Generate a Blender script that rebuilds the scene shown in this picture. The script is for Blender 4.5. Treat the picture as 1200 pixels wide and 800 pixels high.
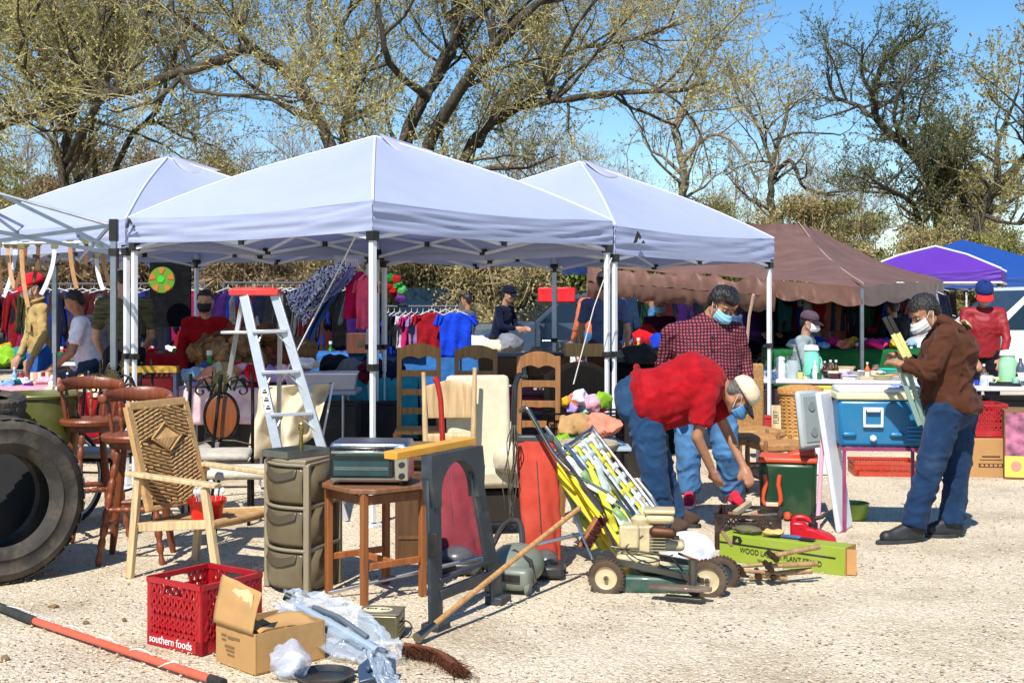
import bpy, bmesh, math, random
import numpy as np
from mathutils import Vector, Matrix, noise, Euler
random.seed(7)
R=math.radians; PI=math.pi
for o in list(bpy.data.objects): bpy.data.objects.remove(o)
S=bpy.context.scene; COL=S.collection
# ---------------- camera, world, sun, exposure
CH=1.6; FX=1500.0; HY=353.0
cam_d=bpy.data.cameras.new('camera'); cam=bpy.data.objects.new('camera',cam_d); COL.objects.link(cam)
cam.location=(0,0,CH); cam.rotation_euler=(R(90),0,0)
cam_d.sensor_width=36; cam_d.lens=FX/1200*36; cam_d.shift_y=-(400-HY)/1200; cam_d.clip_end=800; cam_d.clip_start=.1
S.camera=cam
SUN_EL=R(50); SX,SY=.30,.954      # light travels to +SX,+SY
W_=bpy.data.worlds.new('World'); S.world=W_; W_.use_nodes=True
nt=W_.node_tree; bg=nt.nodes['Background']; sky=nt.nodes.new('ShaderNodeTexSky'); sky.sky_type='NISHITA'; sky.sun_disc=False
sky.sun_elevation=SUN_EL; sky.sun_rotation=math.atan2(-SX,-SY); sky.air_density=1.0; sky.dust_density=0; sky.ozone_density=3.5; sky.altitude=0
hs_=nt.nodes.new('ShaderNodeHueSaturation'); hs_.inputs['Saturation'].default_value=1.25; hs_.inputs['Value'].default_value=1.3; nt.links.new(sky.outputs[0],hs_.inputs['Color']); nt.links.new(hs_.outputs[0],bg.inputs[0]); bg.inputs[1].default_value=.09
sd=bpy.data.lights.new('sun','SUN'); sun=bpy.data.objects.new('sun',sd); COL.objects.link(sun)
sd.energy=5.0; sd.angle=R(.55); sd.color=(1,.955,.88)
c_=math.cos(SUN_EL); sun.rotation_euler=Vector((SX*c_,SY*c_,-math.sin(SUN_EL))).to_track_quat('-Z','Y').to_euler(); sun.location=(-5,-10,20)
S.view_settings.view_transform='Standard'; S.view_settings.look='None'; S.view_settings.exposure=.40; S.view_settings.gamma=1
S.render.resolution_x=1024; S.render.resolution_y=682; S.render.engine='CYCLES'
# ---------------- pixel helpers (photo pixel + distance -> world point)
def W(px,py,Y): return Vector(((px-600)*Y/FX, Y, CH-(py-HY)*Y/FX))
def G(px,py,z=0):
    Y=(CH-z)*FX/(py-HY); return Vector(((px-600)*Y/FX,Y,z))
def H(h):
    h=h.lstrip('#'); c=[int(h[i:i+2],16)/255 for i in (0,2,4)]
    return tuple((x/12.92 if x<=.04045 else ((x+.055)/1.055)**2.4) for x in c)
# ---------------- mesh builder
def frame_for(d,up=Vector((0,0,1))):
    d=d.normalized()
    if abs(d.dot(up))>.98: up=Vector((0,1,0))
    x=up.cross(d).normalized(); y=d.cross(x)
    return Matrix((x,y,d)).transposed()
def rot(R_):
    if R_ is None: return Matrix.Identity(3)
    if isinstance(R_,(int,float)): return Matrix.Rotation(R_,3,'Z')
    if isinstance(R_,Matrix): return R_.to_3x3()
    return Euler(R_).to_matrix()
class MB:
    def __init__(s): s.v=[]; s.f=[]; s.M=None; s.pc=[]
    def add(s,vs,fs):
        n=len(s.v)
        if s.M is not None: vs=[s.M@Vector(p) for p in vs]
        s.pc.append((n,len(s.f))); s.v+= [tuple(p) for p in vs]; s.f+= [tuple(i+n for i in f) for f in fs]; return s
    def each(s,name,mat,parent,**k):      # one object per piece
        out=[]; ends=s.pc[1:]+[(len(s.v),len(s.f))]
        for (v0,f0),(v1,f1) in zip(s.pc,ends):
            m=MB(); m.add(s.v[v0:v1],[tuple(i-v0 for i in f) for f in s.f[f0:f1]]); out.append(m.build(name,mat,parent,**k))
        return out
    def box(s,c,d,R_=None,taper=1.0):
        m=rot(R_); c=Vector(c); a,b,e=d[0]/2,d[1]/2,d[2]/2
        vs=[c+m@Vector((x*a*(taper if z<0 else 1),y*b*(taper if z<0 else 1),z*e)) for z in(-1,1) for y in(-1,1) for x in(-1,1)]
        return s.add(vs,[(0,2,3,1),(4,5,7,6),(0,1,5,4),(2,6,7,3),(0,4,6,2),(1,3,7,5)])
    def bx(s,x0,x1,y0,y1,z0,z1): return s.box(((x0+x1)/2,(y0+y1)/2,(z0+z1)/2),(x1-x0,y1-y0,z1-z0))
    def bar(s,p,q,w,t,up=(0,0,1)):
        p=Vector(p);q=Vector(q); m=frame_for(q-p,Vector(up)); return s.box((p+q)/2,(w,t,(q-p).length),m)
    def tube(s,pts,r,n=8,cap=True,close=False,flat=1.0,up=None):
        P=[Vector(p) for p in pts]; k=len(P)
        rr=[r]*k if isinstance(r,(int,float)) else list(r)
        vs=[];fs=[]; prev=None
        for i in range(k):
            if close: t=P[(i+1)%k]-P[i-1]
            else: t=P[min(i+1,k-1)]-P[max(i-1,0)]
            if t.length<1e-9: t=Vector((0,0,1))
            t.normalize()
            if prev is None:
                u=Vector(up) if up else (Vector((0,0,1)) if abs(t.z)<.95 else Vector((0,1,0)))
                x=u.cross(t).normalized()
            else:
                x=(prev-t*prev.dot(t))
                x=x.normalized() if x.length>1e-6 else prev
            prev=x; y=t.cross(x)
            for j in range(n):
                a=2*PI*j/n; vs.append(P[i]+x*math.cos(a)*rr[i]+y*math.sin(a)*rr[i]*flat)
        for i in range(k if close else k-1):
            for j in range(n):
                a=i*n+j;b=i*n+(j+1)%n;i2=((i+1)%k)*n; fs.append((a,b,i2+(j+1)%n,i2+j))
        if cap and not close:
            fs.append(tuple(reversed(range(n)))); fs.append(tuple((k-1)*n+j for j in range(n)))
        return s.add(vs,fs)
    def lathe(s,prof,c=(0,0,0),n=24,R_=None,cap=True,sx=1,sy=1):
        m=rot(R_); c=Vector(c); vs=[];fs=[];k=len(prof)
        for (r,z) in prof:
            for j in range(n):
                a=2*PI*j/n; vs.append(c+m@Vector((r*math.cos(a)*sx,r*math.sin(a)*sy,z)))
        for i in range(k-1):
            for j in range(n): fs.append((i*n+j,i*n+(j+1)%n,(i+1)*n+(j+1)%n,(i+1)*n+j))
        if cap: fs.append(tuple(reversed(range(n)))); fs.append(tuple((k-1)*n+j for j in range(n)))
        return s.add(vs,fs)
    def ball(s,c,r,R_=None,n=14):
        if isinstance(r,(int,float)): r=(r,r,r)
        m=rot(R_); c=Vector(c); k=max(6,n//2+1); vs=[];fs=[]
        for i in range(1,k):
            p=PI*i/k
            for j in range(n):
                a=2*PI*j/n; vs.append(c+m@Vector((r[0]*math.sin(p)*math.cos(a),r[1]*math.sin(p)*math.sin(a),-r[2]*math.cos(p))))
        vs.append(c+m@Vector((0,0,-r[2]))); vs.append(c+m@Vector((0,0,r[2]))); lo=len(vs)-2
        for i in range(k-2):
            for j in range(n): fs.append((i*n+j,i*n+(j+1)%n,(i+1)*n+(j+1)%n,(i+1)*n+j))
        for j in range(n):
            fs.append((lo,(j+1)%n,j)); fs.append(((k-2)*n+j,(k-2)*n+(j+1)%n,lo+1))
        return s.add(vs,fs)
    def cap(s,p,q,a,b,n=14):           # tapered capsule
        p=Vector(p);q=Vector(q); d=q-p; L=d.length; m=frame_for(d)
        prof=[]
        for i in range(5): t=PI/2*(1-i/4.5); prof.append((a*math.cos(t),-a*math.sin(t)))
        for i in range(5): t=PI/2*((i+.5)/4.5); prof.append((b*math.cos(t),L+b*math.sin(t)))
        return s.lathe([(max(r,.0005),z) for r,z in prof],p,n,m)
    def cone(s,p,q,a,b,n=16,flat=1):
        p=Vector(p);q=Vector(q); return s.lathe([(a,0),(b,(q-p).length)],p,n,frame_for(q-p),sy=flat)
    def prism(s,poly,h,R_=None,c=(0,0,0)):
        m=rot(R_); c=Vector(c); n=len(poly)
        vs=[c+m@Vector((x,y,-h/2)) for x,y in poly]+[c+m@Vector((x,y,h/2)) for x,y in poly]
        fs=[tuple(reversed(range(n))),tuple(range(n,2*n))]+[(i,(i+1)%n,n+(i+1)%n,n+i) for i in range(n)]
        return s.add(vs,fs)
    def grid(s,fn,nu,nv,cu=False):
        vs=[fn(i/(nu if cu else nu-1),j/(nv-1)) for j in range(nv) for i in range(nu)]; fs=[]
        for j in range(nv-1):
            for i in range(nu if cu else nu-1):
                i2=(i+1)%nu; fs.append((j*nu+i,j*nu+i2,(j+1)*nu+i2,(j+1)*nu+i))
        return s.add(vs,fs)
    def warp(s,fn): s.v=[tuple(fn(Vector(p))) for p in s.v]; return s
    def build(s,name,mat,parent=None,world=False,smooth=True,bev=0,sol=0,sub=0,ang=38,decim=0):
        me=bpy.data.meshes.new(name); vs=s.v
        if world and parent is not None:
            mi=wm(parent).inverted(); vs=[tuple(mi@Vector(p)) for p in vs]
        me.from_pydata(vs,[],s.f); me.validate()
        me.materials.append(mat)
        if smooth:
            me.polygons.foreach_set('use_smooth',[True]*len(me.polygons)); me.set_sharp_from_angle(angle=R(ang))
        o=bpy.data.objects.new(name,me); COL.objects.link(o)
        if parent is not None: o.parent=parent
        if sol: md=o.modifiers.new('s','SOLIDIFY'); md.thickness=sol; md.offset=0
        if bev: md=o.modifiers.new('b','BEVEL'); md.width=bev; md.segments=2; md.limit_method='ANGLE'; md.angle_limit=R(40); md.harden_normals=False
        if sub: md=o.modifiers.new('u','SUBSURF'); md.levels=sub; md.render_levels=sub
        return o
def wm(o):
    m=Matrix.Translation(o.location)@o.rotation_euler.to_matrix().to_4x4()@Matrix.Diagonal((*o.scale,1))
    return (wm(o.parent)@m) if o.parent else m
def tag(o,label,cat,group=None,kind=None):
    if label: o['label']=label
    if cat: o['category']=cat
    if group: o['group']=group
    if kind: o['kind']=kind
    return o
def thing(name,label,cat,loc=(0,0,0),rz=0,group=None,rx=0,ry=0):
    o=bpy.data.objects.new(name,None); COL.objects.link(o); o.empty_display_size=.1
    o.location=loc; o.rotation_euler=(rx,ry,rz); return tag(o,label,cat,group)
def struct(o): o['kind']='structure'; return o
def kids(o): return [c for c in COL.objects if c.parent==o]
def dup(root,loc,rz=None,label=None,group=None,scale=None,mats=None):
    def cp(o,par):
        c=o.copy(); COL.objects.link(c)
        if par is not None: c.parent=par
        for k in o_children[o.name]: cp(k,c)
        return c
    o_children={}
    def walk(o):
        o_children[o.name]=kids(o)
        for k in o_children[o.name]: walk(k)
    walk(root); r=cp(root,None); r.location=loc
    if rz is not None: r.rotation_euler=(root.rotation_euler[0],root.rotation_euler[1],rz) if not isinstance(rz,tuple) else rz
    if label: r['label']=label
    if group: r['group']=group
    if scale: r.scale=scale if isinstance(scale,tuple) else (scale,)*3
    return r
def wob(v,amp,sc,seed=0):
    n=noise.noise_vector(v*sc+Vector((seed*7.3,seed*3.1,seed)))
    return v+n*amp
def text_mesh(txt,size,depth,mat,name,parent,M,sx=1):
    cu=bpy.data.curves.new('t','FONT'); cu.body=txt; cu.size=size; cu.extrude=depth; cu.align_x='CENTER'; cu.align_y='CENTER'
    ob=bpy.data.objects.new('t',cu); COL.objects.link(ob); dg=bpy.context.evaluated_depsgraph_get()
    me=bpy.data.meshes.new_from_object(ob.evaluated_get(dg)); bpy.data.objects.remove(ob)
    me.transform(M@Matrix.Diagonal((sx,1,1,1))); me.materials.clear(); me.materials.append(mat)
    o=bpy.data.objects.new(name,me); COL.objects.link(o); o.parent=parent; return o
# ---------------- materials
_mc={}
def mat(kind,col,rough=.6,metal=0,var=.12,vs=6,bump=.1,bs=40,stretch=(1,1,1),dirt=0,dcol=(.25,.2,.14),ds=3,trans=0,spec=.5,coat=0,sheen=0,island=0,sss=0,det=5,alpha=1):
    if isinstance(col,str): col=H(col)
    key=(kind,col,rough,metal,var,vs,bump,bs,stretch,dirt,ds,trans,island,alpha)
    if key in _mc: return _mc[key]
    m=bpy.data.materials.new(kind); m.use_nodes=True; n=m.node_tree.nodes; l=m.node_tree.links
    b=n['Principled BSDF']; out=n['Material Output']
    tc=n.new('ShaderNodeTexCoord'); mp=n.new('ShaderNodeMapping'); mp.inputs['Scale'].default_value=stretch; l.new(tc.outputs['Object'],mp.inputs[0])
    nz=n.new('ShaderNodeTexNoise'); nz.inputs['Scale'].default_value=vs; nz.inputs['Detail'].default_value=det; l.new(mp.outputs[0],nz.inputs['Vector'])
    mr=n.new('ShaderNodeMapRange'); mr.inputs[1].default_value=.3; mr.inputs[2].default_value=.7; mr.inputs[3].default_value=1-var; mr.inputs[4].default_value=1+var
    l.new(nz.outputs[0],mr.inputs[0])
    mul=n.new('ShaderNodeVectorMath'); mul.operation='SCALE'; mul.inputs[0].default_value=col[:3]; l.new(mr.outputs[0],mul.inputs['Scale'])
    c=mul.outputs[0]
    if island:
        ge=n.new('ShaderNodeNewGeometry'); m2=n.new('ShaderNodeMapRange'); m2.inputs[3].default_value=1-island; m2.inputs[4].default_value=1+island
        l.new(ge.outputs['Random Per Island'],m2.inputs[0]); s2=n.new('ShaderNodeVectorMath'); s2.operation='SCALE'; l.new(c,s2.inputs[0]); l.new(m2.outputs[0],s2.inputs['Scale']); c=s2.outputs[0]
    if dirt:
        n2=n.new('ShaderNodeTexNoise'); n2.inputs['Scale'].default_value=ds; n2.inputs['Detail'].default_value=8; n2.inputs['Roughness'].default_value=.65; l.new(tc.outputs['Object'],n2.inputs['Vector'])
        rr=n.new('ShaderNodeMapRange'); rr.inputs[1].default_value=.48; rr.inputs[2].default_value=.72; rr.inputs[4].default_value=dirt; l.new(n2.outputs[0],rr.inputs[0])
        mx=n.new('ShaderNodeMix'); mx.data_type='RGBA'; l.new(rr.outputs[0],mx.inputs[0]); l.new(c,mx.inputs[6]); mx.inputs[7].default_value=(*dcol,1); c=mx.outputs[2]
    l.new(c,b.inputs['Base Color'])
    b.inputs['Roughness'].default_value=rough; b.inputs['Metallic'].default_value=metal; b.inputs['Specular IOR Level'].default_value=spec
    if coat: b.inputs['Coat Weight'].default_value=coat; b.inputs['Coat Roughness'].default_value=.08
    if sheen: b.inputs['Sheen Weight'].default_value=sheen
    if sss: b.inputs['Subsurface Weight'].default_value=sss; b.inputs['Subsurface Radius'].default_value=(.02,.008,.004)
    if alpha<1: b.inputs['Alpha'].default_value=alpha
    if bump:
        n3=n.new('ShaderNodeTexNoise'); n3.inputs['Scale'].default_value=bs; n3.inputs['Detail'].default_value=4; l.new(mp.outputs[0],n3.inputs['Vector'])
        bp=n.new('ShaderNodeBump'); bp.inputs['Strength'].default_value=min(1,bump); bp.inputs['Distance'].default_value=.02; l.new(n3.outputs[0],bp.inputs['Height']); l.new(bp.outputs[0],b.inputs['Normal'])
    if trans:
        tr=n.new('ShaderNodeBsdfTranslucent'); l.new(c,tr.inputs[0]); ms=n.new('ShaderNodeMixShader'); ms.inputs[0].default_value=trans
        l.new(b.outputs[0],ms.inputs[1]); l.new(tr.outputs[0],ms.inputs[2]); l.new(ms.outputs[0],out.inputs[0])
    _mc[key]=m; return m
def cloth(c,var=.20,bump=.5): return mat('cloth',c,rough=.95,var=var,vs=11,bump=bump,bs=17,sheen=.05,spec=.12,dirt=.15,dcol=tuple(min(1,x*1.5+.04) for x in (H(c) if isinstance(c,str) else c)[:3]),ds=9,det=9)
def plastic(c,rough=.4,dirt=.12): return mat('plastic',c,rough=rough,var=.05,vs=4,bump=.02,bs=60,dirt=dirt,ds=5)
def paint(c,rough=.35,dirt=.15): return mat('paint',c,rough=rough,var=.06,vs=5,bump=.03,bs=50,dirt=dirt,ds=6,coat=.2)
def metal(c='#b8bcc0',rough=.32,dirt=.25): return mat('metal',c,rough=rough,metal=1,var=.1,vs=10,bump=.03,bs=60,dirt=dirt,dcol=(.12,.1,.08),ds=8)
def wood(c,st=(1,1,.08),rough=.55,var=.28,dirt=.2): return mat('wood',c,rough=rough,var=var,vs=45,bump=.12,bs=60,stretch=st,dirt=dirt,dcol=(.1,.06,.03),ds=4)
def rubber(c='#1a1a1a'): return mat('rubber',c,rough=.75,var=.25,vs=12,bump=.1,bs=50,dirt=.35,dcol=(.16,.13,.1),ds=5)
def board(c='#b08a5a'): return mat('cardboard',c,rough=.9,var=.08,vs=5,bump=.1,bs=25,dirt=.25,dcol=(.22,.14,.08),ds=4)
def ramp_tree(m): return m.node_tree.nodes,m.node_tree.links
def rv(rng):
    v=Vector(rng.normal(size=3)); return v.normalized()
def smooth_poly(pts,k=3,rng=None,w=.0):
    P=[Vector(p) for p in pts]; out=[]
    for i in range(len(P)-1):
        p0,p1,p2,p3=P[max(i-1,0)],P[i],P[i+1],P[min(i+2,len(P)-1)]
        for j in range(k):
            t=j/k; q=.5*((2*p1)+(p2-p0)*t+(2*p0-5*p1+4*p2-p3)*t*t+(3*p1-p0-3*p2+p3)*t**3)
            if rng is not None and (i or j): q=q+rv(rng)*w
            out.append(q)
    out.append(P[-1]); return out
# ================= GROUND
def gravel_mat():
    m=bpy.data.materials.new('gravel'); m.use_nodes=True; n,l=ramp_tree(m); b=n['Principled BSDF']; b.inputs['Roughness'].default_value=.95; b.inputs['Specular IOR Level'].default_value=.15
    tc=n.new('ShaderNodeTexCoord')
    def vor(sc,feat='F1'):
        v=n.new('ShaderNodeTexVoronoi'); v.inputs['Scale'].default_value=sc; v.feature=feat
        l.new(wv.outputs[0],v.inputs['Vector']); return v
    nw=n.new('ShaderNodeTexNoise'); nw.inputs['Scale'].default_value=30; l.new(tc.outputs['Object'],nw.inputs['Vector'])
    wv=n.new('ShaderNodeMixRGB'); wv.blend_type='LINEAR_LIGHT'; wv.inputs[0].default_value=.012; l.new(tc.outputs['Object'],wv.inputs[1]); l.new(nw.outputs[1],wv.inputs[2])
    v1=vor(72); v2=vor(130); v3=vor(34)
    def ramp(src,stops):
        r=n.new('ShaderNodeValToRGB'); e=r.color_ramp.elements
        while len(e)<len(stops): e.new(.5)
        for i,(p,c) in enumerate(stops): e[i].position=p; e[i].color=(*c,1)
        l.new(src,r.inputs[0]); return r.outputs[0]
    sep=n.new('ShaderNodeSeparateColor'); l.new(v1.outputs['Color'],sep.inputs[0])
    c1=ramp(sep.outputs[0],[(0,(.30,.22,.14)),(.16,(.55,.46,.325)),(.6,(.655,.555,.40)),(.85,(.76,.67,.51)),(1,(.88,.82,.70))])
    sep2=n.new('ShaderNodeSeparateColor'); l.new(v2.outputs['Color'],sep2.inputs[0])
    c2=ramp(sep2.outputs[1],[(0,(.14,.10,.065)),(.12,(.54,.45,.32)),(.6,(.655,.545,.395)),(1,(.79,.70,.55))])
    mx=n.new('ShaderNodeMixRGB'); mx.inputs[0].default_value=.5; l.new(c1,mx.inputs[1]); l.new(c2,mx.inputs[2])
    bn=n.new('ShaderNodeTexNoise'); bn.inputs['Scale'].default_value=1.4; bn.inputs['Detail'].default_value=7; bn.inputs['Roughness'].default_value=.6; l.new(tc.outputs['Object'],bn.inputs['Vector'])
    c3=ramp(bn.outputs[0],[(.3,(.74,.70,.64)),(.5,(1,.99,.97)),(.7,(1.14,1.12,1.08))])
    mu=n.new('ShaderNodeMixRGB'); mu.blend_type='MULTIPLY'; mu.inputs[0].default_value=1; l.new(mx.outputs[0],mu.inputs[1]); l.new(c3,mu.inputs[2])
    l.new(mu.outputs[0],b.inputs['Base Color'])
    ad=n.new('ShaderNodeMath'); ad.operation='ADD'; l.new(v1.outputs['Distance'],ad.inputs[0])
    ml=n.new('ShaderNodeMath'); ml.operation='MULTIPLY'; ml.inputs[1].default_value=.6; l.new(v2.outputs['Distance'],ml.inputs[0]); l.new(ml.outputs[0],ad.inputs[1])
    ad2=n.new('ShaderNodeMath'); ad2.operation='ADD'; l.new(ad.outputs[0],ad2.inputs[0]); l.new(v3.outputs['Distance'],ad2.inputs[1])
    bp=n.new('ShaderNodeBump'); bp.invert=True; bp.inputs['Strength'].default_value=.7; bp.inputs['Distance'].default_value=.012; l.new(ad2.outputs[0],bp.inputs['Height']); l.new(bp.outputs[0],b.inputs['Normal'])
    return m
g=MB()
def gf(u,v):
    y=3+ (v**2.2)*397; x=(u-.5)*(14+y*2.2)
    return Vector((x,y,.012*noise.noise(Vector((x*1.3,y*1.3,0))) if y<60 else 0))
g.grid(gf,150,220); g.build('ground',gravel_mat())['kind']='structure'
# loose stones in the near gravel: uncountable
def stones():
    rng=np.random.default_rng(3); N=17000; t=rng.random(N); Y=5.2+9*t**1.5; X=(rng.random(N)-.5)*Y*.86
    s=.0035+.008*rng.random(N)**2.6; base=np.array([[1,0,0],[-1,0,0],[0,1,0],[0,-1,0],[0,0,1],[0,0,-1]],float)
    F=np.array([[0,2,4],[2,1,4],[1,3,4],[3,0,4],[2,0,5],[1,2,5],[3,1,5],[0,3,5]])
    a=rng.random(N)*6.28; V=base[None]*(.6+.6*rng.random((N,6,1)))*s[:,None,None]*np.array([1.2,1,.6])
    c,sn=np.cos(a)[:,None],np.sin(a)[:,None]; x=V[:,:,0]*c-V[:,:,1]*sn; y=V[:,:,0]*sn+V[:,:,1]*c
    V=np.stack([x+X[:,None],y+Y[:,None],V[:,:,2]+(s*.25)[:,None]+.004],-1)
    me=bpy.data.meshes.new('loose_stones'); me.from_pydata(V.reshape(-1,3),[],(F[None]+6*np.arange(N)[:,None,None]).reshape(-1,3)); 
    me.materials.append(mat('stone',(.52,.43,.31),rough=.95,var=.15,bump=0,island=.5,spec=.1)); o=bpy.data.objects.new('loose_stones',me); COL.objects.link(o); o['kind']='stuff'; o['label']='small loose pale stones strewn over the gravel lot'; o['category']='gravel'
stones()
# ================= CANOPIES
TH=.884; L3=3.0
Uv=Vector((math.cos(TH),math.sin(TH),0))*L3; Vv=Vector((-math.sin(TH),math.cos(TH),0))*L3; N0=Vector((-.982,9.015,0))
def node(a,b): return N0+Uv*a+Vv*b
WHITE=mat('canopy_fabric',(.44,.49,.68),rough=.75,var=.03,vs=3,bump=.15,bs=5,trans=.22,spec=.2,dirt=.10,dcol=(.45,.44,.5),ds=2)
ALU=paint('#d9dde2',.35); GREYM=metal('#9aa0a6',.4); BLK=plastic('#151515',.5)
def canopy(name,label,cat,P,zb,zt,zp,fab,legm,group=None,skip=(),trim=None,inset=.05,bulge=.04,seed=1,legpart=True,wr=1.0):
    c=sum(P,Vector())/4; base=Vector((c.x,c.y,0)); root=thing(name,label,cat,base,0,group)
    pk=Vector((c.x,c.y,zp)); Q=[p+(c-p).normalized()*inset for p in P]
    m=MB()
    for k in range(4):
        a,b=P[k],P[(k+1)%4]; a=Vector((a.x,a.y,zt)); b=Vector((b.x,b.y,zt))
        def fn(u,v,a=a,b=b):
            e=a.lerp(b,u); p=e.lerp(pk,v); q=math.sin(PI*v)
            p.z+=bulge*q*1.6*(1-v*.5)-.05*q*math.sin(PI*u) - .035*math.sin(PI*u)*(1-v)**2
            # tension folds that run off each corner
            near=max(0,1-min(u,1-u)*2.4)*(1-v)**2
            p.z+=wr*.012*noise.noise(Vector((u*3+seed,v*26,k)))*(.3+near)*(1-v)
            return p
        m.grid(fn,28,14)
    m.build('roof_fabric',fab,root,world=True,ang=70)
    for k in range(4):
        a,b=P[k],P[(k+1)%4]; out=((a+b)/2-c); out.z=0; out.normalize(); m=MB()
        def fv(u,v,a=a,b=b):
            p=a.lerp(b,u); z=zt+(zb-zt)*v-.035*math.sin(PI*u)*(1-v*.3)
            cr=max(0,1-min(u,1-u)*3)
            d=wr*(.010*noise.noise(Vector((u*5+seed*3,v*9,k*5)))+.022*noise.noise(Vector((u*4+k,(v*7+cr*2.2*u),seed)))*(.35+cr)) + .004
            p=p+out*(d*math.sin(PI*min(1,v*.9+.08))); p.z=z; return p
        m.grid(fv,60,14); m.build('valance',fab,root,world=True,ang=75)
    if trim:
        for k in range(4):
            t=MB(); t.tube([P[k]+Vector((0,0,zt+.012)),P[k].lerp(c,.5)+Vector((0,0,(zt+zp)/2-P[k].z+bulge*1.2+.01)),pk+Vector((0,0,.012))],.022,6)
            t.tube([P[k]+Vector((0,0,zb)),P[(k+1)%4]+Vector((0,0,zb-.0))],.02,6); t.each('trim',trim,root,world=True)
    for k in range(4):
        if k in skip: continue
        q=Q[k]; l=MB(); l.box((q.x,q.y,(1.12+zb+.1)/2),(.042,.042,zb+.1-1.12),TH); l.box((q.x,q.y,.60),(.032,.032,1.12),TH); lo=l.build('leg',legm,root,world=True,bev=.003)
        l=MB(); l.box((q.x,q.y,1.13),(.062,.062,.05),TH); l.box((q.x,q.y,zb-.02),(.07,.07,.10),TH); l.each('leg_clip',BLK,lo,world=True,bev=.004)
        l=MB(); l.box((q.x,q.y,.012),(.12,.12,.016),TH); l.build('foot',legm,lo,world=True)
    for k in range(4):
        a,b=Q[k],Q[(k+1)%4]; t=MB()
        for i in range(2):
            p,q=a.lerp(b,i/2),a.lerp(b,(i+1)/2)
            for z0,z1 in((zb-.05,zb+.18),(zb+.18,zb-.05)):
                t.bar(p+Vector((0,0,z0)),q+Vector((0,0,z1)),.014,.028)
        t.each('truss_bar',legm,root,world=True)
        t=MB()
        for i in (1,3): p=a.lerp(b,i/4)+Vector((0,0,zb+.065)); t.box(p,(.05,.05,.05),TH)
        t.box(a.lerp(b,.5)+Vector((0,0,zb-.03)),(.05,.05,.06),TH); t.each('joint',BLK,root,world=True)
    for k in range(4):
        mid=Q[k].lerp(Q[(k+1)%4],.5); t=MB(); cc=Vector((c.x,c.y,0))
        for z0,z1 in((zb-.03,zb+.42),(zb+.18,zb+.2)): t.bar(mid+Vector((0,0,z0)),cc+Vector((0,0,z1)),.012,.025)
        t.each('roof_strut',legm,root,world=True)
    t=MB(); t.cone((c.x,c.y,zb+.15),(c.x,c.y,zp-.02),.022,.022); t.build('centre_pole',legm,root,world=True)
    return root
def seams(root,P,zt,zp,bulge=.04):
    c=sum(P,Vector())/4
    for p in P:
        t=MB(); pts=[]
        for i in range(11):
            v=i/10; q=Vector((p.x,p.y,zt)).lerp(Vector((c.x,c.y,zp)),v); q.z+=bulge*math.sin(PI*v)*1.6*(1-v*.5)+.003; pts.append(q)
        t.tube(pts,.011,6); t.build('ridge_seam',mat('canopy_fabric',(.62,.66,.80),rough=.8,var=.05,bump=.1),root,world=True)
def off(P,d=.03):
    c=sum(P,Vector())/4; return [p+(c-p).normalized()*d for p in P]
GC='white pop-up canopies over the stalls'
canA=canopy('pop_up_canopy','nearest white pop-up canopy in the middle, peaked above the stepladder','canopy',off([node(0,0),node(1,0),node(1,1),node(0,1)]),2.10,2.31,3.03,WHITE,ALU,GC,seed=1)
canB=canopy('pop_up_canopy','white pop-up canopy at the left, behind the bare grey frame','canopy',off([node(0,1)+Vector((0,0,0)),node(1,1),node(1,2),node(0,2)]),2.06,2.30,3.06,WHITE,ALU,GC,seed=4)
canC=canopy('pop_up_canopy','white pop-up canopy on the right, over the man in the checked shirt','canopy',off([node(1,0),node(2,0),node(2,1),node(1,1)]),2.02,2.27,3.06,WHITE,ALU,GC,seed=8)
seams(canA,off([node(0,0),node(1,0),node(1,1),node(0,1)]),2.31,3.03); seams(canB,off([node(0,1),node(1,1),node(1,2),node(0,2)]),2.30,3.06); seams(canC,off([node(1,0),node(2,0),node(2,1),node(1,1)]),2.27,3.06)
def vent(root,c,ang,n,zz,mt):
    # crescent vent flap close to the peak
    t=MB(); d=Vector((math.cos(ang),math.sin(ang),0)); s=Vector((-d.y,d.x,0))
    def f(u,v):
        a=(u-.5)*1.0; r=.05+.50*u; w=.10*math.sin(PI*u)+.004
        p=c+d*r; p=p+s*((v-.5)*2*w); 
        p.z=zz-.31*r+.018*math.sin(PI*v)+.02; return p
    t.grid(f,12,6); return t.build('vent_flap',mt,root,world=True,sol=.004)
VM=mat('vent',(.36,.37,.48),rough=.8,var=.1,bump=.1)
for rt_,(a_,b_),zz in ((canA,(.5,.5),3.03),(canB,(.5,1.5),3.06),(canC,(1.5,.5),3.06)):
    cc_=node(a_,b_); dd=Vector((.93,.36,0)); ss=Vector((-.36,.93,0)); t=MB()
    def vf(u,v):
        r=.04+.50*u; w=.15*math.sin(PI*u)**.7; p=cc_+dd*r-Vector((.0,.30,0))*(v)*math.sin(PI*u)*.9; p.z=zz+.035-.17*r-.13*v*math.sin(PI*u)-.05*u; return p
    t.grid(vf,14,5); t.build('vent_flap',VM,rt_,world=True,sol=.003,ang=70)
def logo(root,p,n,mt,s=.11):
    z=Vector((0,0,1)); x=z.cross(n).normalized(); mm=Matrix((x,z,n)).transposed()
    t=MB(); t.prism([(-s,-s*.4),(-s*.5,s*.5),(-s*.25,s*.35),(0,s*.05),(-s*.2,-.1*s),(-s*.35,s*.12),(-s*.55,-s*.3)],.004,mm,p); t.prism([(0,-s*.35),(s*.25,-s*.12),(s*.5,-s*.35)],.004,mm,p); return t.build('logo_mark',mt,root,world=True)
nu_=-Vv.normalized(); nv_=-Uv.normalized()
logo(canA,W(155,262,node(0,.96).y-.04)+nv_*.0,nv_,BLK,.10)
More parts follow.
